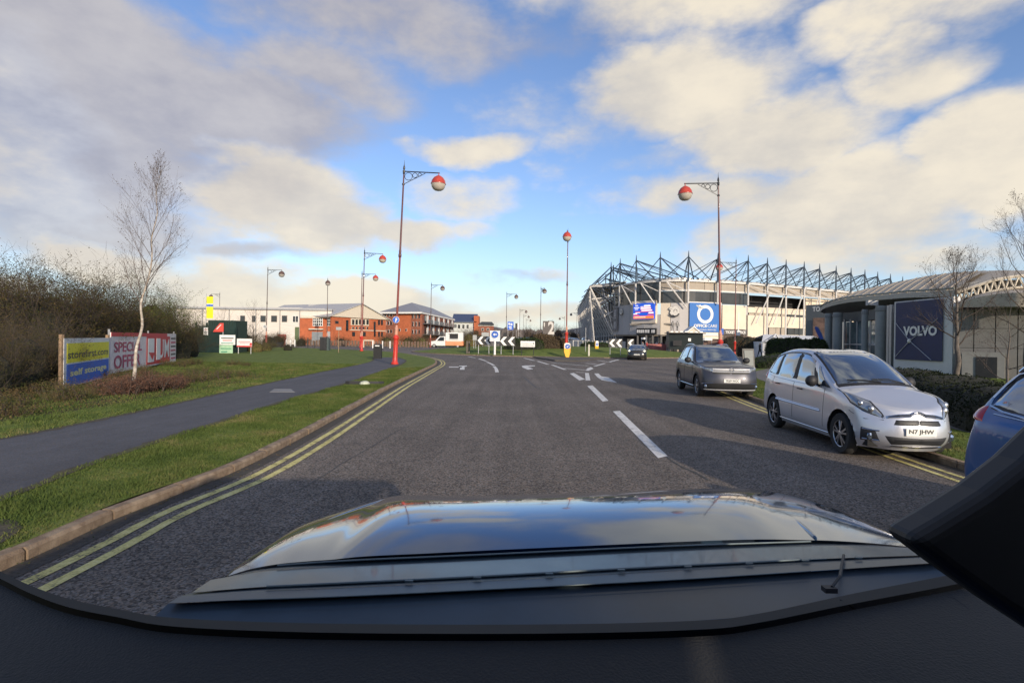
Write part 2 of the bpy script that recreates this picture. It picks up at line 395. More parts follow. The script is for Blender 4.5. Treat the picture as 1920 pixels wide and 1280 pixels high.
# road: everything between the kerbs plus junction
CX, CY, CR = 6.6, 70.5, 16.5
sheet('road', [(p.x, p.y) for p in LK]+[(-160, 132), (-60, 132), (-30, 118), (-4, 128), (20, 128), (60, 110), (140, 105)]+[(p.x, p.y) for p in reversed(RK)], 0.0, m_road)
mb = MB(); mb.slab([Vector(q) for q in ((-9, 129, -.04), (23, 129, -.04), (34, 420, -.04), (-25, 420, -.04))], (0, 0, 1.04)); mb.build('car_park_surface', mat('car_park_surface', (.12, .115, .11), .9, var=.2, scale=.3), kind='structure')
sheet('plaza_paving', [(23.2, 128), (60, 110.2), (140, 105.2), (260, 120), (260, 300), (36, 300)], .03, mat('plaza_paving', (.20, .18, .16), .85, var=.15, scale=.5))
# gutters
for line, sg in ((LK, 1), (RK, -1)):
    mb = MB(); a = [p+Vector((0, 0, .004)) for p in line]; b = [p+Vector((0, 0, .004)) for p in offset_line(line, -.2*sg)]
    strip(mb, *( (a, b) if sg < 0 else (b, a))); mb.build('gutter', m_gutter, kind='structure')
# kerb stones, each its own part
def kerb_line(line, side, lab, nmax=110, step=.92):
    t = thing('kerb', line[0], kind='structure'); rs = resample(line, step)
    cache = []
    for k in range(4):
        m2 = MB(); j = rnd.uniform(-.006, .006); L_ = step-.022; h = .100
        y0, y1 = (0, .125) if side > 0 else (-.125, 0)
        f = .025
        pr = [(y0, -.06), (y1, -.06), (y1, h), (y0+f, h), (y0, h-f)] if side > 0 else [(y1, -.06), (y1, h-f), (y1-f, h), (y0, h), (y0, -.06)]
        if side < 0: pr = pr[::-1]
        m2.add([(x, p[0], p[1]+j) for x in (0, L_) for p in pr], [tuple(range(4, -1, -1)), tuple(range(5, 10))]+[(i, (i+1) % 5, 5+(i+1) % 5, 5+i) for i in range(5)])
        cache.append(m2.mesh('kerb_stone', m_kerb))
    for i in range(min(len(rs)-1, nmax)):
        a, b = rs[i], rs[i+1]; o = link('kerb_stone', rnd.choice(cache), t)
        o.location = a-line[0]+Vector((rnd.uniform(-.006, .006), 0, 0)); o.rotation_euler = (0, 0, math.atan2(b.y-a.y, b.x-a.x)+rnd.uniform(-.008, .008))
    rest = rs[nmax:]
    if len(rest) > 2:
        m2 = MB(); top = [p+Vector((0, 0, .115)) for p in rest]; out = [p+Vector((0, 0, .115)) for p in offset_line(rest, .125*side)]; bot = [p.copy() for p in rest]
        for p in bot: p.z = -.03
        strip(m2, *((top, out) if side < 0 else (out, top))); strip(m2, *((bot, top) if side < 0 else (top, bot)))
        m2.build('kerb_run', m_kerb, t, world=True, kind='stuff')
kerb_line(LK, 1, 'left'); kerb_line(RK, -1, 'right')

# central roundabout island
tisl = thing('roundabout_island', (CX, CY, 0), kind='structure')
circ = []
ISL = []
for k in range(96):
    a = 2*math.pi*k/96; rx, ry = 18.5, 17.0
    ISL.append(Vector((CX+rx*math.cos(a)*(1.0+.06*(math.cos(a) < 0)), CY+ry*math.sin(a), 0)))
mb = MB(); n = len(ISL); cc = Vector((CX, CY, 0))
def ring(f, z): return [cc+(p-cc)*f+Vector((0, 0, z)) for p in ISL]
rows = [ring(1.0, .11), ring(.96, .16), ring(.8, .5), ring(.6, .8), ring(.3, .95), ring(.02, 1.0)]
for a, b in zip(rows, rows[1:]): mb.add(a+b, [(i, (i+1) % n, n+(i+1) % n, n+i) for i in range(n)])
mb.build('grass_mound', m_grass, tisl, world=True, smooth=True)
mb = MB(); a = ring(1.0, -.02); b = ring(1.0, .13); c = ring(.985, .13); d = ring(.985, .05)
for p, q in ((a, b), (b, c), (c, d)): mb.add(p+q, [(i, (i+1) % n, n+(i+1) % n, n+i) for i in range(n)])
mb.build('island_kerb', m_kerb, tisl, world=True)
mb = MB(); a = ring(1.14, .012); b = ring(1.0, .05)
mb.add(a+b, [(i, (i+1) % n, n+(i+1) % n, n+i) for i in range(n)]); mb.build('overrun_strip', mat('overrun_strip', (.13, .11, .095), .9, var=.2, scale=2, bump=.4), tisl, world=True)
# paths
PR = [G(-200, 1120), G(-60, 985), G(60, 930), G(200, 873), G(412, 800), G(545, 755), G(645, 725), G(730, 694), G(752, 686), G(760, 678), G(745, 672)]
PL = [G(-520, 960), G(-300, 880), G(-120, 848), G(0, 836), G(160, 803), G(320, 767), G(480, 729), G(610, 700), G(685, 684), G(700, 678), G(700, 672)]
PR = catmull([Vector((-6.2, -4, 0))]+PR, 6); PL = catmull([Vector((-9.6, -4, 0))]+PL, 6)
mb = MB(); n = min(len(PR), len(PL)); strip(mb, [p+Vector((0, 0, .108)) for p in PR[:n]], [p+Vector((0, 0, .108)) for p in PL[:n]])
for i, f in enumerate(mb.f): mb.f[i] = f[::-1]
mb.build('footpath', m_path, kind='structure')
m_soil = mat('bare_soil', (.060, .050, .030), .95, var=.4, scale=9, bump=.6)
for ln, sg in ((PR, 1), (PL, -1)):
    ln2 = resample(ln, .22); a = [p+Vector((0, 0, .111)) for p in offset_line(ln2, -.08*sg)]; b = [p+Vector((0, 0, .111)) for p in offset_line(ln2, .03*sg)]
    for i, p in enumerate(b): o_ = abs(rnd.gauss(0, .05)); p += (b[i]-a[i]).normalized()*o_
    mb = MB(); strip(mb, *((a, b) if sg < 0 else (b, a))); mb.build('path_edge_soil', m_soil, kind='structure')
RP1 = offset_line(RK, -2.1); RP2 = offset_line(RK, -4.1)
mb = MB(); strip(mb, [p+Vector((0, 0, .108)) for p in RP1], [p+Vector((0, 0, .108)) for p in RP2])
mb.build('pavement_right', mat_asphalt('pavement_asphalt', (.15, .145, .135), agg=.3, patch=.5), kind='structure')
mb = MB(); p0 = G(505, 742); p1 = G(553, 742); p2 = G(545, 735.5); p3 = G(514, 735.5)
mb.slab([p+Vector((0, 0, .108)) for p in (p0, p1, p2, p3)], (0, 0, .008))
mb.build('drain_cover', mat('drain_cover_steel', (.22, .21, .20), .6, .3, var=.2), label='flat steel service cover set into the dark footpath', cat='drain cover')

# ---- road markings
Z1 = .0055
def mark(name, polys, m_, z=Z1):
    mb = MB()
    for poly in polys:
        ps = [Vector((p[0], p[1], z)) for p in poly]
        a = sum((ps[i].x*ps[(i+1) % len(ps)].y-ps[(i+1) % len(ps)].x*ps[i].y) for i in range(len(ps)))
        if a < 0: ps.reverse()
        mb.add(ps, [tuple(range(len(ps)))])
    return mb.build(name, m_, kind='structure')
def dash(pts, w=.12, name='lane_dash'):
    pts = catmull([Vector(p) for p in pts], 4) if len(pts) > 2 else [Vector(p) for p in pts]
    a = offset_line(pts, w/2); b = offset_line(pts, -w/2)
    return mark(name, [a+b[::-1]], m_white)
jit = lambda pts, am: [p+Vector((rnd.uniform(-am, am), rnd.uniform(-am, am), 0)) for p in pts]
for d, nm in ((-.29, 'yellow_line'), (-.50, 'yellow_line')):
    mb = MB(); nL = len(LK)-28; aL = jit([p+Vector((0, 0, Z1)) for p in offset_line(LK, d)][:nL], .004); bL = jit([p+Vector((0, 0, Z1)) for p in offset_line(LK, d-.095)][:nL], .004)
    strip(mb, bL, aL); mb.build(nm, m_yellow, kind='structure')
    mb = MB(); nR = 62; aR = jit([p+Vector((0, 0, Z1)) for p in offset_line(RK, -d)][:nR], .004); bR = jit([p+Vector((0, 0, Z1)) for p in offset_line(RK, -d+.08)][:nR], .004)
    strip(mb, aR, bR); mb.build(nm, m_yellow, kind='structure')
# centre dashes
mark('centre_dash', [[G(1149, 771), G(1162, 770), G(1252, 855), G(1234, 859)]], m_white)
mark('centre_dash', [[G(1101, 723.5), G(1111, 722.5), G(1141, 751), G(1130, 753)]], m_white)
mark('centre_dash', [[G(1068, 700), G(1076, 699), G(1097, 711), G(1086, 713)]], m_white)
mark('centre_dash', [[G(1097, 699), G(1104, 699), G(1107, 713), G(1098, 713)]], m_white)
mark('hatch_edge', [[G(1101, 690.5), G(1108, 688), G(1113, 691), G(1104, 695), G(1098, 695)]], m_white)
dash([G(1115, 686.5), G(1134, 681)], .22, 'hatch_edge'); dash([G(1142, 678.5), G(1160, 674)], .25, 'hatch_edge')
dash([G(1035, 684), G(1060, 693)], .2, 'hatch_edge'); dash([G(1008, 677), G(1028, 683)], .22, 'hatch_edge'); dash([G(978, 670), G(1002, 676)], .22, 'hatch_edge')
for (a, b, c, d) in ((1034, 680, 1104, 686), (1056, 690, 1100, 694), (1098, 681, 1118, 683), (1120, 675.5, 1146, 679), (1080, 697.5, 1096, 698.5), (1150, 670, 1168, 672)):
    dash([G(a, b), G(c, d)], .2, 'hatch_bar')
for seg in ([(846, 665.8), (862, 666.8)], [(873, 667.6), (891, 670.8)], [(898, 672.3), (912, 677)], [(913, 678.5), (921, 682), (926, 685)], [(926, 686.5), (930, 691), (932, 698)], [(953, 666.5), (975, 668.5)], [(934, 667.3), (946, 667.7)]):
    dash([G(*p) for p in seg], .2)
# arrows
mark('lane_arrow', [[G(842, 687.3), G(866, 687.3), G(866, 688.8), G(842, 688.8)], [G(860, 688.8), G(861, 685.6), G(876, 685.3), G(875, 687), G(871, 687.3), G(871, 693), G(862, 693), G(863, 688.8)]], m_white)
mark('lane_arrow', [[G(978, 686), G(984, 685), G(1003, 685), G(1003, 686.5), G(990, 687.6), G(1000, 691.5), G(990, 693), G(980, 689)]], m_white)
mark('lane_arrow', [[G(1114, 700), G(1122, 700), G(1128, 705.5), G(1141, 707.5), G(1157, 717.5), G(1128, 712.5), G(1120, 707)]], m_white)
# give way dashes across the left exit
for i in range(7):
    a = G(700+i*9, 662.6+i*.35); mark('give_way_dash', [[a, a+Vector((.9, .1, 0)), a+Vector((.9, .35, 0)), a+Vector((0, .25, 0))]], m_white)
dash([G(1180, 677.5), G(1186, 677.5)], .3)
# tar seams and repair patch
def seam(pts, w): 
    p = catmull([G(*q) for q in pts], 5); p = jit(p, .02); a = offset_line(p, w/2); b = offset_line(p, -w/2); mark('tar_seam', [[x1, x2, y2, y1] for x1, x2, y1, y2 in zip(a, a[1:], b, b[1:])], m_tar, .004)
seam([(985, 708), (995, 718), (1012, 728), (1040, 729)], .05); seam([(1024, 711), (1056, 711.5)], .05); seam([(1070, 730), (1110, 731)], .04)
seam([(935, 690), (960, 700), (985, 708)], .03); seam([(1160, 780), (1240, 850), (1330, 900)], .03); seam([(560, 920), (640, 870), (760, 800)], .02)
seam([(1000, 668), (1060, 683)], .03)
# island splitter: low dark hump under the bollards
SPL = [G(985, 666.8), G(1040, 668), G(1110, 667.5), G(1160, 668.5), G(1130, 672.5), G(1085, 678), G(1040, 677), G(1010, 672.5)]
mb = MB(); mb.slab([Vector((p.x, p.y, -.02)) for p in SPL][::-1], (0, 0, .13)); mb.build('traffic_island', mat('island_surface', (.085, .075, .065), .9, var=.3, scale=3), kind='structure')

# ---- grass blades on the near verges
def blades(poly, n, hmin, hmax, wid, z, seed, bias=1.0):
    g = np.random.default_rng(seed); xs = [p[0] for p in poly]; ys = [p[1] for p in poly]
    pts = []; PX = np.array([(p[0], p[1]) for p in poly])
    while sum(len(a) for a in pts) < n:
        x = g.uniform(min(xs), max(xs), n*2); y = min(ys)+(max(ys)-min(ys))*g.uniform(0, 1, n*2)**bias
        inside = np.zeros(len(x), bool)
        for i in range(len(PX)):
            x1, y1 = PX[i]; x2, y2 = PX[(i+1) % len(PX)]
            if y1 == y2: continue
            inside ^= ((y1 > y) != (y2 > y)) & (x < (x2-x1)*(y-y1)/(y2-y1)+x1)
        pts.append(np.stack([x[inside], y[inside]], 1))
    p = np.concatenate(pts)[:n]; h = g.uniform(hmin, hmax, n)*(1+.5*np.sin(p[:, 0]*3)*np.sin(p[:, 1]*2.3)); a = g.uniform(0, 6.28, n); w = wid*g.uniform(.6, 1.4, n)*(1+p[:, 1]/14)
    lean = g.normal(0, .5, (n, 2))*h[:, None]
    base = np.concatenate([p, np.full((n, 1), z)], 1); dx = np.stack([np.cos(a)*w, np.sin(a)*w, np.zeros(n)], 1)
    tip = base+np.concatenate([lean, h[:, None]], 1)
    V = np.stack([base-dx, base+dx, tip], 1).reshape(-1, 3); F = np.arange(n*3).reshape(-1, 3)
    return V, F
verge_poly = [(p.x, p.y) for p in offset_line(LK, .14) if 1.5 < p.y < 36][:70]; 
vp = [p for p in offset_line(LK, .14) if p.y > 1.5][:78]
vp = [p for p in vp if p.x > -14]
inner = [p for p in PR if 1.5 < p.y < 30][::-1]
V, F = blades([(p.x, p.y) for p in vp if p.y < 31]+[(p.x-.02, p.y) for p in inner], 70000, .02, .05, .004, .098, 3, 1.5)
tag(link('grass_verge', np_mesh('grass_verge', V, F, m_blade)), 'short mown grass strip between the kerb and the footpath on the left', 'grass', kind='stuff')
lp = [p for p in PL if 3 < p.y < 34]
V, F = blades([(p.x, p.y) for p in lp]+[(p.x-3.5-p.y*.25, p.y) for p in lp[::-1]], 90000, .025, .07, .005, .098, 4, 1.3)
tag(link('grass_bank', np_mesh('grass_bank', V, F, m_blade)), 'rough grass between the footpath and the hoardings', 'grass', kind='stuff')
rp = [p for p in offset_line(RK, -.14) if 4 < p.y < 32]; rq = [p for p in offset_line(RK, -2.05) if 4 < p.y < 32][::-1]
V, F = blades([(p.x, p.y) for p in rp]+[(p.x, p.y) for p in rq], 30000, .02, .06, .004, .098, 5, 1.2)
tag(link('grass_verge', np_mesh('grass_verge', V, F, m_blade)), 'narrow grass strip between the kerb and the pavement on the right', 'grass', kind='stuff')

# ---- distant wood on the horizon
def lumps(name, x0, x1, D, base, amp, m_, seed, dep=14, step=3.0, lab=None, kind='stuff'):
    g = random.Random(seed); mb = MB(); x = x0
    while x < x1:
        h = base+amp*(math.sin(x*.021+seed)+.6*math.sin(x*.057+1)+g.uniform(-.5, .5)); r = h*.35+g.uniform(1, 2)
        c = Vector((x, D+g.uniform(-dep, dep), 0)); n = 7; ph = g.uniform(0, 6)
        vs = []
        for zz, rr in ((0, .9), (h*.35, 1.15), (h*.7, .95), (h*.92, .5), (h, .08)):
            for k in range(n):
                a = ph+6.28*k/n; q = r*rr*g.uniform(.75, 1.25); vs.append(c+Vector((q*math.cos(a), q*math.sin(a)*.7, zz*g.uniform(.9, 1.08))))
        fs = [(i*n+k, i*n+(k+1) % n, (i+1)*n+(k+1) % n, (i+1)*n+k) for i in range(4) for k in range(n)]
        mb.add(vs, fs); x += g.uniform(.5, 1)*step
    return mb.build(name, m_, label=lab, cat='trees' if lab else None, kind=kind)
m_farw = mat_ramp('far_wood', [(.3, (.10, .085, .08)), (.5, (.15, .13, .12)), (.7, (.20, .175, .15))], .3, bump=0, scale2=2)
lumps('far_wood', -420, 520, 430, 9.5, 1.6, m_farw, 3, 20, 3.5, 'brown leafless wood along the horizon beyond the car park')
m_farw2 = mat_ramp('mid_trees', [(.3, (.055, .045, .038)), (.5, (.09, .07, .055)), (.7, (.13, .10, .07))], .8, bump=0, scale2=4)
hill = MB(); rows_ = []
for j in range(5):
    rows_.append([Vector((-900+60*i, 700+j*60, (0, 14, 22, 26, 20)[j]*(1+.3*math.sin(i*.7)+.2*math.sin(i*1.9)))) for i in range(32)])
for a, b in zip(rows_, rows_[1:]): strip(hill, b, a)
hill.build('hills', mat('far_hill', (.16, .16, .17), .9, var=.15, scale=.02), kind='structure', smooth=True)
# ================================================================== STADIUM
m_conc = mat('stadium_cladding', (.66, .565, .44), .7, var=.08, scale=.4, bump=.1, bscale=6)
m_conc2 = mat('stadium_upper_band', (.36, .31, .25), .75, var=.10, scale=.6)
m_grey = mat('stadium_grey_and_shaded', (.42, .40, .385), .7, var=.06, scale=.5)
m_steelw = mat('white_steel', (.62, .59, .55), .5, .1, var=.06)
m_mast = mat('dark_mast_steel', (.06, .08, .105), .45, .4, var=.1)
m_dkglass = mat('stadium_glazing', (.045, .048, .050), .15, 0, var=.25, scale=.5, spec=.6)
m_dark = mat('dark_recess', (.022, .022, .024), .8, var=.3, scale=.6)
m_roofm = mat('stadium_roof', (.30, .30, .29), .6, .2, var=.1)
mast_px = [(1145, 491), (1162, 484), (1192, 478), (1237, 472), (1290, 470), (1345, 474), (1402, 478), (1438, 483), (1473, 486), (1507, 490), (1536, 494), (1567, 498), (1595, 502), (1621, 505), (1645, 509), (1669, 513), (1692, 518)]
MS = [HZ(x, y, 22.0) for x, y in mast_px]
MS = [Vector((p.x, p.y, 0)) for p in MS]
sm = [MS[0]]+[(MS[i-1]+MS[i]*2+MS[i+1])/4 for i in range(1, len(MS)-1)]+[MS[-1]]
MS = [a.lerp(b, .6) for a, b in zip(MS, sm)]
for i, (x, y) in enumerate(mast_px):      # keep the bearing of each mast
    v = ray(x, 560); MS[i] = Vector((v.x/v.y*MS[i].y, MS[i].y, 0))
st = thing('stadium', (MS[4].x, MS[4].y, 0), 'large football stadium with a crown of dark masts and cables above pale cladding', 'stadium')
dense = catmull(MS, 8); 
def inward(i, d):
    t = dense[min(i+1, len(dense)-1)]-dense[max(i-1, 0)]; t.normalize(); return dense[i]+Vector((-t.y, t.x, 0))*d
def wall_pt(px, z, d=.9):      # point of the facade seen at column px
    best = None
    for i in range(len(dense)-1):
        a = inward(i, d); b = inward(i+1, d); v = ray(px, 600); k = v.x/v.y
        fa = a.x-k*a.y; fb = b.x-k*b.y
        if fa*fb <= 0 and abs(fa-fb) > 1e-9:
            t = fa/(fa-fb); q = a.lerp(b, t); return Vector((q.x, q.y, z))
    q = inward(0, d) if px < 1200 else inward(len(dense)-1, d)
    return Vector((q.x, q.y, z))
def zat(p, px, py):            # height at which a point straight above p is seen at py
    v = ray(px, py); return CAM_H+v.z/v.y*p.y
def facade(name, pxs, z0, z1, m_, d=.9, th=.35, sub=True, label=None):
    out = []
    for a, b in zip(pxs, pxs[1:]):
        k = max(1, int((b-a)/12)); pts = [wall_pt(a+(b-a)*j/k, 0, d) for j in range(k+1)]
        e = (pts[1]-pts[0]).normalized()*.05; pts[0] = pts[0]+e; pts[-1] = pts[-1]-e
        mb = MB(); n = len(pts)
        t = (pts[-1]-pts[0]).normalized(); nn = Vector((t.y, -t.x, 0))*-th
        vs = [p+Vector((0, 0, z)) for z in (z0, z1) for p in pts]+[p+nn+Vector((0, 0, z)) for z in (z0, z1) for p in pts]
        fs = []
        for i in range(n-1):
            fs += [(i, i+1, n+i+1, n+i), (2*n+i+1, 2*n+i, 3*n+i, 3*n+i+1), (n+i, n+i+1, 3*n+i+1, 3*n+i), (i+1, i, 2*n+i, 2*n+i+1)]
        fs += [(0, n, 3*n, 2*n), (n-1, 3*n-1, 4*n-1, 2*n-1)]
        mb.add(vs, fs); o = mb.build(name, m_, st, world=True, label=label); out.append(o)
    return out
cols = [1146, 1168, 1193, 1238, 1265, 1291, 1320, 1352, 1378, 1400, 1420, 1441, 1458, 1476, 1494, 1511, 1530, 1550, 1575, 1605, 1640, 1680]
# upper band, glazing, lower cladding
facade('upper_band_panel', [1146, 1168, 1193], 13.6, 15.3, m_conc2); facade('upper_band_panel', [1238, 1265, 1291, 1320, 1352, 1378, 1402, 1441, 1476, 1511, 1550, 1605, 1680], 13.6, 15.3, m_conc2)
facade('roof_edge', [1145, 1193, 1238, 1291, 1352, 1402, 1441, 1511, 1605, 1685], 15.32, 15.75, m_steelw, d=.4, th=1.4)
facade('band_trim', [1238, 1291, 1352, 1402], 13.25, 13.58, m_steelw, d=.75)
facade('corner_glazing', [1193, 1215, 1238], 10.6, 15.3, m_dkglass, d=.8)
facade('window_band', [1146, 1168, 1193], 10.6, 13.57, m_dkglass, d=1.2); facade('window_band', [1238, 1291, 1352, 1378, 1402], 10.6, 13.22, m_dkglass, d=1.2)
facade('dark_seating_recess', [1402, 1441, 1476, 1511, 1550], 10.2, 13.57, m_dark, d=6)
facade('recess_floor', [1402, 1476, 1550], 10.0, 10.3, m_conc, d=3, th=-2)
facade('wall_panel', [1140, 1157, 1181, 1209], 3.4, 10.55, m_grey, d=.9, th=.5); facade('wall_panel', [1209, 1238], 3.4, 8.0, m_grey, d=.95)  # left-curving wall: its shade is put into the grey colour
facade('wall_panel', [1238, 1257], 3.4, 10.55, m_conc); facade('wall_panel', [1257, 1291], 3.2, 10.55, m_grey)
facade('wall_panel', [1291, 1352], 2.6, 10.4, m_conc, d=1.1)
facade('wall_panel', [1354, 1379, 1399], 4.9, 10.4, m_conc, d=.9)
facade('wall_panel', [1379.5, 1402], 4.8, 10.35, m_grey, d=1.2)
facade('wall_panel', [1402, 1440], 2.4, 8.3, m_conc, d=.8); facade('wall_panel', [1402, 1440, 1476, 1510], 8.9, 10.2, m_conc, d=1.1)
facade('wall_panel', [1440, 1476, 1510], 5.6, 8.3, m_conc, d=1.0); facade('wall_panel', [1440, 1476, 1510], 2.4, 3.9, m_conc, d=1.0)
facade('strip_window', [1404, 1421, 1438], 8.32, 8.88, m_conc2, d=1.3); facade('strip_window', [1442, 1460, 1475], 8.32, 8.88, m_conc2, d=1.3); facade('strip_window', [1477, 1495, 1509], 8.32, 8.88, m_dkglass, d=1.3)
facade('strip_window', [1442, 1455, 1465, 1475], 3.92, 5.58, m_conc2, d=1.3); facade('strip_window', [1477, 1490, 1500, 1509], 3.92, 5.58, m_dkglass, d=1.3)
facade('wall_panel', [1510, 1550, 1605, 1680], 0.1, 13.4, m_conc, d=2.2)
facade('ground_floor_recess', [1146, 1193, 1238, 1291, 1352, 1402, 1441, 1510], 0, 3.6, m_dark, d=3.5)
facade('ground_floor_soffit', [1146, 1238, 1352, 1402], 3.1, 3.35, m_conc2, d=1.2, th=2.5)
facade('ticket_office_wall', [1354, 1378, 1399], 1.2, 4.85, mat('ticket_wall', (.17, .15, .13), .7, var=.2, scale=1.5), d=1.5)
m_brown = mat('brown_frontage', (.16, .10, .08), .8, var=.4, scale=.8)
facade('shopfront', [1210, 1222, 1236], .1, 2.9, mat('shopfront_glass', (.10, .10, .10), .2, var=.5, scale=1.2), d=1.6)
for px in (1196, 1212, 1224, 1240, 1252, 1266, 1280, 1296):
    p = wall_pt(px, 0, .8); mb = MB(); mb.box(p+Vector((0, 0, 1.7)), (.4, .4, 3.3)); mb.build('ground_column', m_darkmetal, st, world=True)
# signs on the facade
def on_wall(name, px0, px1, z0, z1, d, th, m_, parent=st, label=None):
    a = wall_pt(px0, 0, d); b = wall_pt(px1, 0, d); t = (b-a).normalized(); nn = Vector((t.y, -t.x, 0))
    mb = MB(); mb.slab([a+Vector((0, 0, z0)), b+Vector((0, 0, z0)), b+Vector((0, 0, z1)), a+Vector((0, 0, z1))], nn*-th)
    o = mb.build(name, m_, parent, world=True, label=label); return a, b, t, nn, o
def frame_uv(a, b, nn, z0, z1, off):
    def f(u, v): return a.lerp(b, u)+Vector((0, 0, z0+(z1-z0)*v))+nn*off
    return f
m_led = mat('led_blue', (.02, .05, .4), .4, var=0, emit=(.015, .11, .62, .75)); m_ledw = mat('led_white', (.8, .8, .8), .4, var=0, emit=(.8, .75, .75, 1.0)); m_ledo = mat('led_orange', (.8, .2, .05), .4, var=0, emit=(.95, .16, .02, 1.0)); m_ledr = mat('led_red', (.6, .05, .05), .4, var=0, emit=(.8, .08, .05, .8))
z0 = zat(wall_pt(1207, 0, -.4), 1207, 597.5); z1 = zat(wall_pt(1207, 0, -.4), 1207, 568)
on_wall('screen_surround', 1184, 1229, z0-1.0, z1+.6, .4, .7, m_conc)
a, b, t, nn, scr = on_wall('led_screen', 1187, 1226.5, z0, z1, -.1, .35, m_led); f = frame_uv(a, b, nn, z0, z1, .02)
mb = MB(); mb.quad(f(.02, .02), f(.98, .02), f(.98, .19), f(.02, .19)); mb.build('orange_strap_line', m_ledo, scr, world=True)
mb = MB()
for (u0, u1, v0, v1) in ((.1, .24, .84, .88), (.04, .3, .7, .75), (.08, .24, .6, .64), (.36, .5, .76, .8), (.52, .82, .76, .88), (.36, .84, .63, .71), (.4, .9, .5, .57), (.02, .2, .3, .36), (.74, .97, .34, .42), (.12, .34, .38, .42), (.06, .6, .1, .13)):
    mb.quad(f(u0, v0)+nn*.01, f(u1, v0)+nn*.01, f(u1, v1)+nn*.01, f(u0, v1)+nn*.01)
mb.build('screen_text', m_ledw, scr, world=True)
mb = MB()
for (u0, u1, v0, v1) in ((.34, .86, .72, .75), (.35, .9, .58, .62), (.1, .95, .44, .48), (.02, .3, .22, .27), (.7, .98, .24, .3)):
    mb.quad(f(u0, v0)+nn*.008, f(u1, v0)+nn*.008, f(u1, v1)+nn*.008, f(u0, v1)+nn*.008)
mb.build('screen_red_lines', m_ledr, scr, world=True)
on_wall('screen_ledge', 1181, 1262, z0-1.35, z0-1.0, .2, 1.0, m_conc2)
# OFFICECARE panel
m_obl = mat('banner_blue', (.015, .13, .42), .5, var=.05); m_prw = mat('print_white', (.72, .70, .66), .5, var=0)
q = wall_pt(1320, 0, .7); z0 = zat(q, 1320, 622); z1 = zat(q, 1320, 568)
on_wall('banner_frame', 1291.5, 1352.5, z0-.9, z1+.25, .8, .2, m_steelw)
a, b, t, nn, ban = on_wall('sponsor_banner', 1293, 1351, z0, z1, .5, .1, m_obl); f = frame_uv(a, b, nn, z0, z1, .02); wd = (b-a).length; hd = z1-z0
mb = MB(); n = 44; inn = []; out = []
for k in range(n+1):
    an = R(118)-2*math.pi*k/n*.985; rr = 1.0
    inn.append(f(.5+.175*math.cos(an)*1.0, .61+.175*wd/hd*math.sin(an))); out.append(f(.5+.262*math.cos(an), .61+.262*wd/hd*math.sin(an)))
strip(mb, inn, out); mb.add([f(.34, .93), f(.20, .90), f(.34, .80), f(.47, .80)], [(3, 0, 1, 2)]); mb.add([f(.2, .93), f(.36, .86), f(.30, .80)], [(0, 2, 1)])
mb.build('ring_logo', m_prw, ban, world=True)
mb = MB(); put_text(mb, 'OFFICE', f(.345, .21), t, (0, 0, 1), wd*.42, hd*.105, .03, .03); put_text(mb, 'CARE', f(.73, .21), t, (0, 0, 1), wd*.31, hd*.105, .03, .0); put_text(mb, 'CLEANING SERVICES', f(.53, .075), t, (0, 0, 1), wd*.66, hd*.05, .03)
mb.build('banner_lettering', m_prw, ban, world=True)
# crests: white ram facing left over a dark curved scroll
for (px, wd_, tone) in ((1165.5, 13, m_grey), (1264, 21, m_conc)):
    q = wall_pt(px, 0, .8); zc = zat(q, px, 584 if px > 1200 else 585); s = wd_/2*q.y/1000
    t = (wall_pt(px+4, 0, .8)-wall_pt(px-4, 0, .8)).normalized(); nn = Vector((t.y, -t.x, 0)); c = Vector((q.x, q.y, zc))+nn*.15
    g = lambda x, y, o=0: c+t*(x*s)+Vector((0, 0, y*s*1.05))+nn*o
    mb = MB(); mb.slab([g(-.92, .5), g(-.6, .85), g(-.3, .7), (g(.1, .95)), g(.6, .75), g(.85, .3), g(.85, -.25), g(.6, -.6), g(.1, -.7), g(-.2, -.55), g(-.55, -.6), g(-.75, -.2), g(-.6, .15)][::-1], nn*.1)
    cr = mb.build('club_crest', mat('crest_white', (.58, .55, .50), .6, var=.05), st, world=True)
    mb = MB(); arc = []; arc2 = []
    for k in range(13):
        an = R(205+k*11.2); arc.append(g(.98*math.cos(an)*1.02, .98*math.sin(an), .12)); arc2.append(g(.7*math.cos(an)*1.02, .62*math.sin(an)-.12, .12))
    strip(mb, arc, arc2); 
    arc = [g(.32*math.cos(R(a_))+.2, .36*math.sin(R(a_))+.05, .12) for a_ in range(-20, 220, 20)]; arc2 = [g(.24*math.cos(R(a_))+.2, .28*math.sin(R(a_))+.05, .12) for a_ in range(-20, 220, 20)]
    strip(mb, arc2, arc); mb.tube([g(-.75, .5, .13), g(-.35, .45, .13)], .03, 4)
    mb.build('crest_lines', m_darkmetal, cr, world=True)
# tall grey poster and entrance fascia
a, b, t, nn, o = on_wall('player_poster', 1145, 1157.5, 4.4, 10.3, .6, .1, mat('poster_grey', (.20, .19, .185), .6, var=.4, scale=1.1))
mb = MB(); f = frame_uv(a, b, nn, 4.4, 10.3, .03)
for (u0, v0, u1, v1) in ((.2, .52, .8, .58), (.3, .6, .7, .9), (.3, .1, .7, .4)): mb.quad(f(u0, v0), f(u1, v0), f(u1, v1), f(u0, v1))
mb.build('poster_print', mat('poster_light', (.40, .385, .37), .6, var=.5, scale=2.5), o, world=True)
a, b, t, nn, o = on_wall('entrance_fascia', 1193.5, 1230, 3.45, 4.9, .3, .4, m_black)
mb = MB(); f = frame_uv(a, b, nn, 3.45, 4.9, .03)
for (u0, u1) in ((.03, .12), (.14, .2), (.22, .3), (.32, .4), (.44, .5), (.52, .58), (.6, .68), (.78, .84), (.86, .95)): mb.quad(f(u0, .25), f(u1, .25), f(u1, .75), f(u0, .75))
mb.build('fascia_letters', m_prw, o, world=True)
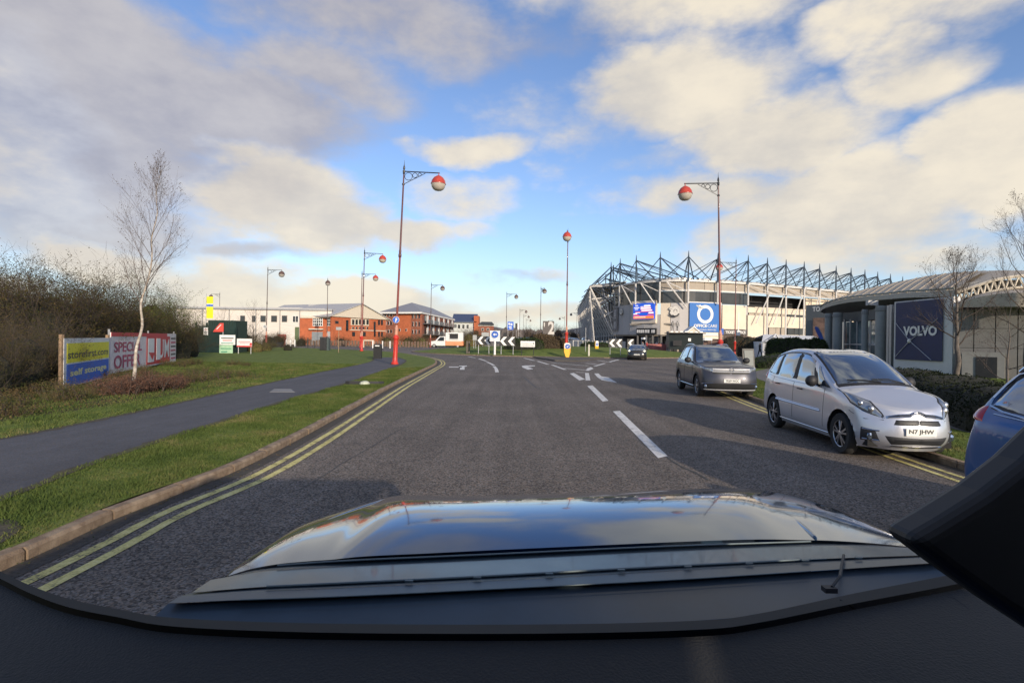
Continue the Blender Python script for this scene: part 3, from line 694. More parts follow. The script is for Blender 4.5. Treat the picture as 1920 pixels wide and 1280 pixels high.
a, b, t, nn, o = on_wall('ticket_office_sign', 1357, 1399, 3.7, 4.75, .9, .25, mat('dark_sign', (.10, .09, .085), .6, var=.1)); mb = MB(); f = frame_uv(a, b, nn, 3.7, 4.75, .05)
put_text(mb, 'TICKET OFFICE', f(.52, .5), t, (0, 0, 1), (b-a).length*.9, .62, .05, .03); mb.build('sign_lettering', m_prw, o, world=True)
a, b, t, nn, o = on_wall('small_blue_sign', 1352.5, 1357, 3.6, 5.0, .2, .1, m_signblue)
# masts with fans of cables
z_top = 22.0
for i, p in enumerate(MS):
    t = (MS[min(i+1, len(MS)-1)]-MS[max(i-1, 0)]).normalized(); n_in = Vector((-t.y, t.x, 0))
    zt = zat(p, *mast_px[i]); pk = Vector((p.x, p.y, zt-1.3))
    mb = MB(); mb.tube([p+Vector((0, 0, 13.2)), pk, Vector((p.x, p.y, zt))], [.20, .16, .05], 6)
    mst = mb.build('mast', m_mast, st, world=True)
    mb = MB(); k = max(5.0, (MS[min(i+1, len(MS)-1)]-MS[max(i-1, 0)]).length*.5)
    for (dt, dn, zz, r) in ((-.82, 1, 15.7, .11), (.82, 1, 15.7, .11), (-.45, 12, 16.5, .07), (.45, 12, 16.5, .07), (.05, 20, 17, .07), (-.1, 1.5, 15.7, .07), (1.25 if i < 4 else .95, 14, 16, .13)):
        mb.tube([pk, p+t*(dt*k)+n_in*dn+Vector((0, 0, zz))], r, 4, cap=False)
    mb.build('stay_cables', m_mast, mst, world=True)
    if 1 <= i:
        mb = MB(); q = p-n_in*.1; mb.tube([q+Vector((0, 0, 15.3)), q+Vector((0, 0, 10.4 if i < 7 else 0))], .20, 6)
        mb.build('white_column', m_steelw, st, world=True)
        mb = MB()
        if i in (2, 3, 4): mb.tube([p-t*k*.75+Vector((0, 0, 15.2)), p-t*.3+Vector((0, 0, 9.5)) if i == 4 else p-t*k*.2+Vector((0, 0, 10.4))], .16, 5); mb.tube([p-t*k*.75+Vector((0, 0, 15.2)), p+Vector((0, 0, 13.0))], .12, 5)
        if i >= 6: mb.tube([p+t*k*.9+Vector((0, 0, 13.3)), p-n_in*.4+t*k*.3+Vector((0, 0, 6.4))], .14, 5); mb.tube([p+Vector((0, 0, 13.4)), p+t*k*2*.95+Vector((0, 0, 13.4))], .12, 5); mb.tube([p+Vector((0, 0, 15.2)), p+t*k*1.0+Vector((0, 0, 13.5))], .09, 5)
        if mb.v: mb.build('brace', m_steelw, st, world=True)
# roof sheet behind the front edge
mb = MB(); o1 = [inward(i, .5)+Vector((0, 0, 15.5)) for i in range(0, len(dense), 3)]; o2 = [inward(i, 16)+Vector((0, 0, 17.2)) for i in range(0, len(dense), 3)]
strip(mb, o1, o2); mb.build('roof_sheet', m_roofm, st, world=True)
for i in range(4, len(dense)-4, 6):
    mb = MB(); c = inward(i, 5); t = (dense[i+1]-dense[i-1]).normalized(); mb.box(c+Vector((0, 0, 16.3)), (3.4, 1.0, .7), rz=math.atan2(t.y, t.x)); mb.build('roof_unit', m_galv, st, world=True)
# left stand: raking white frames running back from the corner
E0 = HZ(1106, 538, 15.6); E1 = HZ(1083, 581, 15.6)
nF = 15
prev = None
inx = MS[0].x+1.2
for k in range(nF):
    u = k/(nF-1); e = E0.lerp(E1, u**1.15); y = e.y; xi = inx+u*6.5
    A = Vector((e.x, y, 15.6)); B = Vector((xi, y, 3.2)); C = Vector((xi, y, 16.2)); D_ = Vector((xi+.5, y, 0)); M_ = Vector(((e.x+xi)/2, y, 15.9))
    A2 = Vector((e.x-.3, y, 9.5))
    mb = MB(); r = .23
    mb.tube([A, B], r, 5); mb.tube([A, C], r, 5); mb.tube([M_, B], r*.8, 5); mb.tube([C, D_], r, 5); mb.tube([Vector((e.x+.6, y, 12.5)), C-Vector((0, 0, 3))], r*.7, 5); mb.tube([A.lerp(B, .35), C-Vector((0, 0, 3))], r*.7, 5); mb.tube([A.lerp(B, .6), C-Vector((0, 0, 6.5))], r*.7, 5)
    mb.tube([A.lerp(B, .35), C-Vector((0, 0, 9))], r*.7, 5); mb.tube([A-Vector((.0, 0, 1)), Vector((e.x+1.5, y, 0))], r*.6, 5)
    mb.build('raking_frame', m_steelw, st, world=True)
    if prev:
        mb = MB()
        for (p, q) in ((prev[0], A), (prev[0].lerp(prev[1], .35), A.lerp(B, .35)), (prev[0].lerp(prev[1], .6), A.lerp(B, .6)), (prev[2]-Vector((0, 0, 3)), C-Vector((0, 0, 3))), (prev[0].lerp(prev[1], .35), A), (prev[1], B)): mb.tube([p, q], .11, 4)
        mb.build('frame_rail', m_steelw, st, world=True)
        mb = MB(); mb.slab([prev[0]+Vector((0, 0, .3)), A+Vector((0, 0, .3)), Vector((xi+3, y, 17)), Vector((prev[2].x+3, prev[2].y, 17))], (0, 0, .2)); mb.build('roof_panel', m_roofm, st, world=True)
    if k % 3 == 1:
        pk = Vector((xi, y, 20.7)); mb = MB(); mb.tube([Vector((xi, y, 15)), pk+Vector((0, 0, 1.3))], .17, 6); ms = mb.build('mast', m_mast, st, world=True)
        mb = MB()
        for q in (A, A+Vector((0, 9, 0)), C+Vector((12, 0, 0)), C+Vector((10, 8, .5)), C+Vector((9, -7, .5)), C+Vector((18, 2, .5))): mb.tube([pk, q], .12, 4, cap=False)
        mb.build('stay_cables', m_mast, ms, world=True)
    prev = (A, B, C)
mb = MB(); pk = Vector((MS[0].x, MS[0].y, 20.7))
for q in (E0, E0.lerp(E1, .12)): mb.tube([pk, q], .12, 4, cap=False)
pk = Vector((MS[1].x, MS[1].y, 20.9)); mb.tube([pk, E0.lerp(E1, .05)+Vector((1.5, 0, 0))], .12, 4, cap=False); mb.tube([E0, wall_pt(1150, 15.3)], .15, 5); mb.tube([E0, wall_pt(1150, 13.5)], .12, 5); mb.tube([E0+Vector((.6, 0, -.3)), wall_pt(1150, 11)], .12, 5)
mb.build('corner_cables', m_mast, st, world=True)
mb = MB(); mb.slab([Vector((inx+3, MS[0].y+2, 0)), Vector((inx+12, 250, 0)), Vector((inx+12, 250, 15)), Vector((inx+3, MS[0].y+2, 15))], (4, 0, 0)); mb.build('side_wall', mat('stadium_side', (.10, .095, .09), .85, var=.3, scale=.08), st, world=True)

# dark neighbour building with the cut-off car maker name, right of the stadium wall
tb = thing('showroom_building', P(1528, 640, 74), 'dark grey showroom with white lettering half hidden by the curved canopy', 'building')
a = P(1511, 572, 74); b = P(1580, 572, 70); mb = MB(); mb.slab([Vector((a.x, a.y, 0)), Vector((b.x, b.y, 0)), Vector((b.x, b.y, a.z)), Vector((a.x, a.y, a.z))], (8.5, 12, 0)); mb.build('wall', mat('showroom_grey', (.12, .13, .135), .5, var=.12, scale=.4), tb, world=True)
t = (Vector((b.x, b.y, 0))-Vector((a.x, a.y, 0))).normalized(); mb = MB(); c = P(1531, 579.5, 71.9); put_text(mb, 'TOYOTA', Vector((c.x, c.y, c.z))+t*1.0, t, (0, 0, 1), 2.9, .62, .15, .02); mb.build('lettering', m_prw, tb, world=True)
a = P(1524, 596, 73); b = P(1549, 596, 71.6); mb = MB(); mb.slab([Vector((a.x, a.y-.12, .4)), Vector((b.x, b.y-.12, .4)), Vector((b.x, b.y-.12, a.z)), Vector((a.x, a.y-.12, a.z))], (0, .1, 0)); mb.build('shop_window', mat('showroom_window', (.22, .13, .09), .3, var=.5, scale=1.2), tb, world=True)

# ================================================================== INDUSTRIAL AND BRICK BUILDINGS
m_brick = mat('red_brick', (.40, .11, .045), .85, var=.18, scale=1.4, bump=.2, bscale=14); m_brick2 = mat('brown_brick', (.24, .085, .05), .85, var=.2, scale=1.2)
m_whitecl = mat('white_profiled_cladding', (.62, .57, .51), .6, var=.07, scale=.7, stretch=(1, 1, 6)); m_roofl = mat('grey_profiled_roof', (.42, .41, .40), .5, var=.08)
ub = thing('warehouse', P(560, 640, 122), 'long white clad warehouse with a red brick office end and cream gable', 'building')
def vquad(px0, px1, D0, D1, z0, z1, th=.3, m_=m_whitecl, name='wall', parent=ub, front=0.0, label=None, holes=None):
    a = P(px0, 640, D0); b = P(px1, 640, D1); a.z = b.z = 0; t = (b-a).normalized(); nn = Vector((t.y, -t.x, 0)); a += nn*front; b += nn*front
    mb = MB(); mb.slab([a+Vector((0, 0, z0)), b+Vector((0, 0, z0)), b+Vector((0, 0, z1)), a+Vector((0, 0, z1))], nn*-th)
    return mb.build(name, m_, parent, world=True, label=label), a, b, t, nn
def zp(px, py, D): v = ray(px, py); return CAM_H+v.z/v.y*D
D1 = 122; zw = zp(450, 580, D1)
edges = [330, 380, 430, 480, 525, 562]
for i, (a_, b_) in enumerate(zip(edges, edges[1:])):
    vquad(a_+.25, b_-.25, D1, D1, 0, zw, name='cladding_panel')
for px in edges[1:]: vquad(px-.35, px+.35, D1, D1, 0, zw-.1, .25, m_galv, 'downpipe', front=.35)
vquad(562.3, 621, D1, D1, zp(590, 596, D1), zw, name='cladding_panel', m_=m_whitecl)
vquad(326, 623, D1, D1, zw, zw+.35, .6, m_galv, 'gutter', front=.4)
# roof slopes with three steps
for k in range(3):
    zz = zw+.4+k*.42; a = P(328, 640, D1+1.5+k*5); b = P(622+k*17, 640, D1+1.5+k*5); mb = MB(); mb.slab([Vector((a.x, a.y, zz)), Vector((b.x, b.y, zz)), Vector((b.x, b.y+6, zz+.3)), Vector((a.x, a.y+6, zz+.3))], (0, 0, -.35)); mb.build('roof_panel', m_roofl, ub, world=True)
    mb = MB(); mb.slab([Vector((a.x, a.y-.12, zz-.5)), Vector((b.x, b.y-.12, zz-.5)), Vector((b.x, b.y-.12, zz-.22)), Vector((a.x, a.y-.12, zz-.22))], (0, .1, 0)); mb.build('roof_trim', mat('roof_trim', (.22, .22, .23), .5, var=.05), ub, world=True)
mb = MB(); c = P(592, 572, D1+14); mb.box((c.x, c.y, zw+1.8), (3, 2, .8)); mb.build('roof_unit', m_galv, ub, world=True)
def window(px0, px1, py0, py1, D0, parent=ub, D1_=None, nx=1, ny=1, m_=None, fm=None, front=.06):
    D1_ = D1_ or D0; D_ = (D0+D1_)/2; pm = (px0+px1)/2; zt, zb = zp(pm, py0, D_), zp(pm, py1, D_)
    o, a, b, t, nn = vquad(px0, px1, D0, D1_, zb, zt, .1, fm or m_signwhite, 'window', parent, front)
    w = (b-a).length; mb = MB(); fw = min(.12, w*.08); cw = (w-fw*(nx+1))/nx; ch = (zt-zb-fw*(ny+1))/ny
    for i in range(nx):
        for j in range(ny):
            p = a+t*(fw+i*(cw+fw)); z_ = zb+fw+j*(ch+fw); q = p+t*cw
            mb.slab([Vector((p.x, p.y, z_)), Vector((q.x, q.y, z_)), Vector((q.x, q.y, z_+ch)), Vector((p.x, p.y, z_+ch))], nn*.04)
    mb.build('pane', m_ or m_glassb, o, world=True)
for (x0, x1) in ((450, 459), (472, 480), (488, 498), (508, 519), (528, 538)): window(x0, x1, 591.5, 603.5, D1, fm=mat('dark_frame', (.10, .09, .08), .6, var=.1))
window(548, 559.5, 591.5, 604.5, D1, nx=2); vquad(553, 561, D1, D1, 0, zp(557, 613, D1), .1, mat('green_door', (.10, .13, .06), .7, var=.1), 'door', front=.1)
zb1 = zp(590, 596.5, D1)
vquad(562.5, 621, D1-.02, D1-.02, 0, zb1, .5, m_brick, 'brick_wall', front=.3)
vquad(566, 622, D1, D1, zb1, zb1+.45, .3, m_cream, 'cream_band', front=.55)
window(587.5, 606, 594.5, 611.5, D1, nx=5, ny=3, front=.5); window(614, 621.5, 594.5, 611, D1, nx=2, ny=3, front=.5)
vquad(586, 606, D1, D1, 0, zp(596, 622, D1), .3, mat('grey_door', (.20, .22, .23), .5, var=.1), 'entrance', front=.5); vquad(582, 608, D1, D1, zp(596, 618, D1), zp(596, 616, D1), .9, m_cream, 'canopy', front=1.2); vquad(614, 621, D1, D1, 0, zp(596, 621, D1), .1, m_galv, 'door', front=.6)
DG0, DG1 = 121, 138
zg = zp(620, 593, DG0); 
_, ga, gb, gt, gn = vquad(621.5, 723, DG0, DG1, 0, zg-.1, .4, m_brick, 'brick_wall')
apx = ga.lerp(gb, .50); za = zp(676, 571, (DG0+DG1)/2)
mb = MB(); mb.slab([ga-gt*.8+Vector((0, 0, zg)), gb+gt*.8+Vector((0, 0, zg)), apx+Vector((0, 0, za))], gn*-.5); o = mb.build('gable', m_cream, ub, world=True); o.location = Vector(o.location)+gn*.35
back = -gn*26
for (p, q) in ((ga-gt*1.4, apx), (apx, gb+gt*1.4)):
    zpz, zqz = (zg-.15, za+.15) if p is not apx else (za+.15, zg-.15)
    mb = MB(); mb.slab([p+gn*.6+Vector((0, 0, zpz)), q+gn*.6+Vector((0, 0, zqz)), q+back+Vector((0, 0, zqz)), p+back+Vector((0, 0, zpz))], (0, 0, .18)); mb.build('gable_roof', m_roofl, ub, world=True)
def gD(px):      # distance of the gable wall at a column
    v = ray(px, 640); k = v.x/v.y; fa = ga.x-k*ga.y; fb = gb.x-k*gb.y; u = fa/(fa-fb); return ga.lerp(gb, u).y
def gwin(x0, x1, y0, y1, **k): window(x0, x1, y0, y1, gD(x0), D1_=gD(x1), **k)
vquad(657, 691, gD(657), gD(691), zp(674, 610, gD(674)), zp(674, 597.5, gD(674)), .1, m_cream, 'window_surround', front=.08)
for x in (659, 665.5, 672, 679, 686): gwin(x, x+3.6, 599, 608, front=.22, fm=m_black); gwin(x, x+3.4, 612.5, 617, front=.1, fm=m_cream)
gwin(648, 652, 600, 620, front=.15, fm=m_black); gwin(627, 634, 601, 607, front=.1, fm=m_brick2)
for x in (700, 708, 713.5): gwin(x, x+3.2, 600 if x > 702 else 603, 609 if x > 702 else 622, front=.15, fm=m_black); gwin(x+.5, x+3.4, 622, 631, front=.15, fm=m_black)
gwin(660, 665, 622, 630, front=.1, fm=m_black); gwin(680, 685, 622, 630, front=.1, fm=m_black)
vquad(655, 722, gD(655), gD(722), zp(690, 620, gD(690)), zp(690, 618.6, gD(690)), .1, m_cream, 'string_course', front=.1)

# three storey brick flats with hipped roof and balconies
fl = thing('apartment_building', P(770, 640, 150), 'three storey brick flats with a grey hipped roof and dark balconies', 'building')
zf = zp(740, 584.5, 146)
Dr = lambda px: 146+(px-790)*(195-146)/(850-790) if px > 790 else 150+(px-716)*(146-150)/(790-716)
for (x0, x1, m_) in ((716, 744, m_brick2), (744, 770, m_brick), (770, 790, m_brick2)): vquad(x0, x1, Dr(x0), Dr(x1), 0, zf, .5, m_, 'brick_wall', fl)  # middle bay brighter: sunlight on the brick is put into its colour
_, ra, rb, rt, rn = vquad(790.2, 850, 146, 195, 0, zf, .5, m_brick2, 'brick_wall', fl)
p1 = P(716, 640, 150); p2 = P(790, 640, 146); p3 = P(850, 640, 195); p4 = p1+(p3-p2); ctr = (p1+p2+p3+p4)/4
for p in (p1, p2, p3, p4): p.z = zf
rd1 = Vector((0, 0, 0)); z_r = zf+3.3; ridge1 = (p1+p2)/2*.78+(p3+p4)/2*.22; ridge2 = (p1+p2)/2*.2+(p3+p4)/2*.8; ridge1.z = ridge2.z = z_r
ex = lambda p: p+(p-Vector((ctr.x, ctr.y, p.z)))*.05
for nm, poly in (('roof_slope', [ex(p1), ex(p2), ridge1]), ('roof_slope', [ex(p2), ex(p3), ridge2, ridge1]), ('roof_slope', [ex(p4), ex(p1), ridge1, ridge2]), ('roof_slope', [ex(p3), ex(p4), ridge2])):
    mb = MB(); mb.slab(poly, (0, 0, .15)); mb.build(nm, mat('slate_roof', (.24, .24, .26), .6, var=.12, scale=1.5), fl, world=True)
mb = MB(); mb.slab([ex(p1), ex(p2), ex(p3), ex(p4)], (0, 0, -.4)); mb.build('eaves', m_signwhite, fl, world=True)
def fwin(x0, x1, y0, y1): window(x0, x1, y0, y1, Dr(x0), fl, Dr(x1), fm=m_signwhite, front=.1)
for x in (721, 727, 732, 757 - 25): 
    for (y0, y1) in ((587, 593), (602, 609), (618, 624)): fwin(x, x+3, y0, y1)
for x in (773, 779, 785):
    for (y0, y1) in ((587, 597), (603, 612), (618, 626)): fwin(x, x+2.6, y0, y1)
for x in (748, 760): fwin(x, x+3, 616, 621)
L_ = (rb-ra).length; 
for lv, (zz) in enumerate((2.9, 5.9)):
    for k in range(6):
        s = L_*(.03+k*.16); c = ra+rt*(s+L_*.055); mb = MB(); rz = math.atan2(rt.y, rt.x)
        mb.box(c+rn*.8+Vector((0, 0, zz)), (L_*.12, 1.6, .2), rz=rz); bal = mb.build('balcony', mat('balcony_slab', (.10, .10, .11), .6, var=.1), fl, world=True)
        mb = MB(); mb.box(c+rn*1.6+Vector((0, 0, zz+.6)), (L_*.12, .06, .95), rz=rz); mb.build('balcony_rail', mat('balcony_glass', (.07, .09, .10), .2, var=.3, scale=.8), bal, world=True)
        mb = MB(); mb.box(c+rn*.06+Vector((0, 0, zz+1.3)), (L_*.045, .1, 2.1), rz=rz); mb.build('balcony_door', m_glassb, bal, world=True)
        mb = MB(); mb.box(c+rt*(L_*.055)+rn*.1+Vector((0, 0, zz+1.3)), (L_*.04, .12, 2.3), rz=rz); mb.build('white_panel', m_signwhite, bal, world=True)

ob = thing('office_building', P(870, 640, 205), 'distant building with a dark blue sloping roof and a narrow brick end', 'building')
D3 = 205; z3 = zp(870, 604, D3)
vquad(848, 888, D3, D3, 0, z3, 1, mat('pale_render', (.50, .52, .50), .7, var=.12, scale=.3), 'wall', ob); vquad(888, 897, D3-1, D3-1, 0, zp(890, 592, D3), 8, m_brick, 'brick_end', ob)
a = P(846, 640, D3-1); b = P(893, 640, D3-1); mb = MB(); zt = zp(870, 590.5, D3); mb.slab([Vector((a.x, a.y, z3)), Vector((b.x, b.y, z3)), Vector((b.x, b.y+7, zt+.4)), Vector((a.x, a.y+7, zt+.4))], (0, 0, .3)); mb.build('roof', mat('blue_roof', (.05, .07, .13), .5, var=.1), ob, world=True)
for x in (858, 866, 874): window(x, x+5, 608, 616, D3, ob)
lb = thing('small_brick_building', P(912, 640, 190), 'small low brick building with a dark roof and white gutter left of the far wood', 'building')
D4 = 190; z4 = zp(910, 611, D4); vquad(897, 925, D4, D4, 0, z4, 6, m_brick2, 'wall', lb); vquad(896, 926, D4, D4, z4, z4+.35, .6, m_signwhite, 'gutter', lb, front=.4)
a = P(896, 640, D4-1); b = P(926, 640, D4-1); zt = zp(910, 604, D4); mb = MB(); mb.slab([Vector((a.x, a.y, z4+.3)), Vector((b.x, b.y, z4+.3)), Vector((b.x-1, b.y+5, zt)), Vector((a.x+1, a.y+5, zt))], (0, 0, .3)); mb.build('roof', mat('dark_roof', (.05, .055, .05), .7, var=.1), lb, world=True)
for x in (902, 912): window(x, x+5, 615, 620, D4, lb)

# ================================================================== CAR SHOWROOM WITH CURVED CANOPY (right)
vb = thing('car_showroom', P(1700, 700, 33), 'single storey car showroom with a curved canopy roof and round columns', 'building')
m_roofw = mat('canopy_roof_cladding', (.40, .34, .26), .55, var=.10, scale=2.5, stretch=(1, 1, 1)); m_soff = mat('canopy_soffit', (.22, .22, .215), .7, var=.05); m_colm = mat('grey_column', (.26, .27, .26), .5, var=.08); m_gwall = mat('grey_block_wall', (.17, .165, .155), .9, var=.12, scale=2, bump=.3, bscale=20)
EV = [(1538, 578, 50), (1545, 572, 49), (1562, 566, 47), (1590, 560, 44.5), (1625, 556, 41.5), (1660, 553, 38.5), (1700, 549, 35), (1745, 547, 32), (1790, 544, 29.5)]
RG = [(1540, 577, 51), (1560, 563, 52), (1590, 553, 54), (1620, 543, 55), (1665, 533, 54), (1710, 523, 50), (1755, 515, 46), (1800, 510, 42), (1850, 507, 38)]
ev = catmull([P(*q) for q in EV], 5); rg = catmull([P(*q) for q in RG], 5)
n = len(ev); mb = MB(); mid = [a.lerp(b, .5)+Vector((0, 0, .10)) for a, b in zip(ev, rg)]
strip(mb, ev, mid); strip(mb, mid, rg); mb.build('canopy_roof', m_roofw, vb, world=True, smooth=True)
mb = MB(); low = [p+Vector((0, 0, -.32)) for p in ev]; strip(mb, low, ev); mb.build('canopy_fascia', mat('fascia_metal', (.27, .26, .22), .4, .2, var=.08), vb, world=True)
mb = MB(); inn = [P(q[0]+38 if i < 4 else q[0]+25, 640, q[2]+6) for i, q in enumerate(EV)]; inn = catmull([Vector((p.x, p.y, 4.25)) for p in inn], 5); strip(mb, inn, low); mb.build('canopy_soffit', m_soff, vb, world=True)
# standing seams on the roof
for k in range(2, n-1, 2):
    mb = MB(); mb.tube([ev[k]+Vector((0, 0, .03)), mid[k]+Vector((0, 0, .03)), rg[k]+Vector((0, 0, .03))], .035, 4); mb.build('roof_seam', m_roofw, vb, world=True)
mb = MB(); lw2 = [p+Vector((0, 0, .12)) for p in ev]; mb.tube(lw2, .06, 5); mb.build('gutter_edge', mat('gutter_green', (.22, .24, .18), .5, var=.1), vb, world=True)
for (px, D_, r) in ((1553, 47.5, .30), (1570, 46, .36), (1621, 41.5, .22), (1652, 37.3, .36)):
    p = P(px, 640, D_); mb = MB(); mb.lathe([(r, 0), (r, 4.5)], 18, (p.x, p.y, 0)); mb.build('column', m_colm, vb, world=True, smooth='auto')
    mb = MB(); mb.lathe([(r*1.05, 4.1), (r*1.12, 4.16), (r*1.12, 4.35)], 18, (p.x, p.y, 0)); mb.build('column_cap', m_soff, vb, world=True)
# ring beam below the canopy
mb = MB(); rb_ = [P(x, 640, d) for (x, d) in ((1556, 49), (1585, 47), (1625, 43.5), (1672, 37.5))]; rb_ = catmull([Vector((p.x, p.y, 3.75)) for p in rb_], 5); tp = [p+Vector((0, 0, .8)) for p in rb_]; strip(mb, rb_, tp); mb.build('ring_beam', m_gwall, vb, world=True)
# glazing bays
gl = [(1583, 47), (1594, 46.3), (1607, 45.4), (1618, 44.6), (1632, 43.2), (1646, 41.5), (1660, 39.2), (1672, 37.3)]
for (a_, b_) in zip(gl, gl[1:]):
    a = P(a_[0], 640, a_[1]); b = P(b_[0], 640, b_[1])
    for (z0, z1) in ((.25, 1.75), (1.82, 3.7)):
        mb = MB(); mb.slab([Vector((a.x, a.y, z0)), Vector((b.x, b.y, z0)), Vector((b.x, b.y, z1)), Vector((a.x, a.y, z1))], (.02, .05, 0)); mb.build('glass_pane', mat('showroom_glass', (.22, .27, .27), .05, .3, var=.6, scale=.5, spec=.8), vb, world=True)
    mb = MB(); mb.box((a.x, a.y-.03, 2), (.12, .14, 3.9)); mb.build('mullion', m_galv, vb, world=True)
a = P(1583, 640, 46.8); b = P(1672, 640, 37.1); mb = MB(); mb.beam((a.x, a.y, 1.78), (b.x, b.y, 1.78), .1, .1); mb.build('transom', m_galv, vb, world=True)
# pilaster strips left of the banner wall
for (px, D_, m_) in ((1666, 35.6, m_soff), (1671, 35, m_galv)):
    p = P(px, 640, D_); mb = MB(); mb.box((p.x, p.y, 2.2), (.16, .2, 4.4)); mb.build('downpipe', m_galv, vb, world=True)
# white wall with the blue banner: runs from far left to near right
wa = P(1676, 640, 34); wb = P(1786, 640, 29.6); wa.z = wb.z = 0; t = (wb-wa).normalized(); nn = Vector((t.y, -t.x, 0))
mb = MB(); mb.slab([wa+Vector((0, 0, -.4)), wb+Vector((0, 0, -.4)), wb+Vector((0, 0, 4.5)), wa+Vector((0, 0, 4.5))], nn*-.4); mb.build('white_wall', mat('white_render', (.62, .60, .57), .8, var=.05, scale=1), vb, world=True)
def on(u, z, off=0): return wa.lerp(wb, u)+nn*off+Vector((0, 0, z))
zbl = zp(1682, 671, 33.6); zbr = zp(1772, 680, 30.1); zb_ = (zbl+zbr)/2
sbn = thing('wall_banner', on(.5, 0, .12), 'dark blue square wall banner with white brand lettering held by crossed cords', 'banner')
mb = MB(); mb.slab([on(.055, zb_, .06), on(.865, zb_, .06), on(.865, 4.42, .06), on(.055, 4.42, .06)], nn*.03); mb.build('banner_sheet', mat('navy_banner', (.018, .026, .085), .55, var=.15, scale=1.2), sbn, world=True)
ww = (wb-wa).length; mb = MB(); zl = zp(1727, 620, 31.7); put_text(mb, 'VOLVO', on(.50, zl, .10), t, (0, 0, 1), ww*.58, .60, .02, .045)
# slab serifs on the letters
mb.build('banner_lettering', m_prw, sbn, world=True)
xc = on(.335, zp(1714, 639, 32.5), .14)
mb = MB()
for q in (on(.06, zp(1682, 605, 33.7), .11), on(.06, zp(1682, 669, 33.7), .11), on(.70, zb_+.05, .11), on(.80, zp(1762, 597, 30.5), .11)): mb.tube([xc, q], .022, 5)
mb.build('crossed_cords', mat('cord_grey', (.38, .38, .42), .5, var=.1), sbn, world=True); mb = MB(); mb.lathe([(.10, -.06), (.14, 0), (.10, .06)], 12, xc, 'Y'); mb.build('cord_boss', m_prw, sbn, world=True)
mb = MB(); p = on(.93, 2.2, .12); 
# grey block building beyond
wc = P(1787, 640, 29.4); wd = P(2150, 640, 24.6); wc.z = wd.z = 0; t2 = (wd-wc).normalized(); n2 = Vector((t2.y, -t2.x, 0))
L2 = (wd-wc).length; zt2 = zp(1840, 579, 28.5)
rowh = .9
for k in range(4):
    for j in range(8):
        a = wc+t2*(L2*j/8+.02); b = wc+t2*(L2*(j+1)/8-.02); z0 = -.4+k*(zt2+.4)/4; z1 = z0+(zt2+.4)/4-.02
        mb = MB(); mb.slab([a+Vector((0, 0, z0)), b+Vector((0, 0, z0)), b+Vector((0, 0, z1)), a+Vector((0, 0, z1))], n2*-.5); mb.build('wall_panel', m_gwall, vb, world=True)
mb = MB(); a = wc-n2*.3; b = wd-n2*.3; mb.slab([a+Vector((0, 0, -.4)), b+Vector((0, 0, -.4)), b+Vector((0, 0, zt2)), a+Vector((0, 0, zt2))], n2*-.5); mb.build('wall_core', m_soff, vb, world=True)
mb = MB(); a = wc+t2*1.2+n2*.5; b = wd+n2*.5; mb.slab([a+Vector((0, 0, zt2)), b+Vector((0, 0, zt2)), b+Vector((0, 0, zt2+.22)), a+Vector((0, 0, zt2+.22))], n2*-1.2); mb.build('eaves_beam', mat('fascia_metal', (.3, .3, .3)), vb, world=True)
# second roof with arched lattice truss
def arch(pts): return catmull([P(*q) for q in pts], 6)
f1 = arch([(1790, 573, 29), (1822, 560, 28), (1870, 551, 27), (1920, 549, 26), (2000, 556, 25.5)]); f0 = arch([(1790, 576, 29), (1822, 576, 28), (1870, 575, 27), (1920, 575, 26), (2000, 576, 25.5)])
f2 = arch([(1800, 568, 34), (1826, 549, 34), (1870, 540, 33), (1920, 538, 32), (2000, 545, 31)])
mb = MB(); strip(mb, f0, f1); strip(mb, f1, f2); mb.build('arched_roof', m_roofw, vb, world=True, smooth=True)
t1 = arch([(1795, 548, 31), (1830, 536, 30.5), (1870, 524, 30), (1920, 517, 29.5), (2000, 514, 29)]); tb1 = arch([(1797, 572, 31), (1832, 556, 30.5), (1870, 544, 30), (1920, 538, 29.5), (2000, 535, 29)])
mb = MB(); mb.tube(t1, .09, 6); mb.build('truss_chord', m_cream, vb, world=True); mb = MB(); mb.tube(tb1, .07, 6); mb.build('truss_chord', m_cream, vb, world=True)
for k in range(0, len(t1)-2, 2):
    mb = MB(); mb.tube([tb1[k], t1[k+1]], .05, 5); mb.tube([t1[k+1], tb1[k+2]], .05, 5); mb.build('truss_web', m_cream, vb, world=True)
rr1 = arch([(1795, 548, 31), (1830, 535, 30.5), (1870, 523, 30), (1920, 516, 29.5), (2000, 513, 29)]); rr2 = arch([(1790, 512, 42), (1830, 509, 41), (1870, 507, 40), (1920, 507, 39), (2000, 507, 38)])
mb = MB(); strip(mb, rr1, rr2); mb.build('truss_roof', m_roofw, vb, world=True, smooth=True)
mb = MB(); bk1 = [p+Vector((0, 2.6, 0)) for p in t1]; bk0 = [p+Vector((0, 2.6, 0)) for p in tb1]; strip(mb, bk0, bk1); mb.build('roof_end_wall', m_soff, vb, world=True)
# service door in the grey wall
dpa = P(1817, 640, 28.6); mb = MB(); mb.box((dpa.x+.5, dpa.y-.3, .35), (1.7, .3, 2.2), rz=math.atan2(t2.y, t2.x)); mb.build('door_surround', mat('door_surround', (.20, .20, .19), .8, var=.1), vb, world=True)
mb = MB(); mb.box((dpa.x+.5, dpa.y-.5, .25), (.85, .1, 1.9), rz=math.atan2(t2.y, t2.x)); mb.build('door', m_black, vb, world=True)
mb = MB(); c = P(1635, 568, 37.6); mb.box(c, (.7, .3, .35)); mb.tube([c, c+Vector((-.5, -.25, -.05))], .1, 8); mb.build('security_camera', m_roofl, vb, world=True)
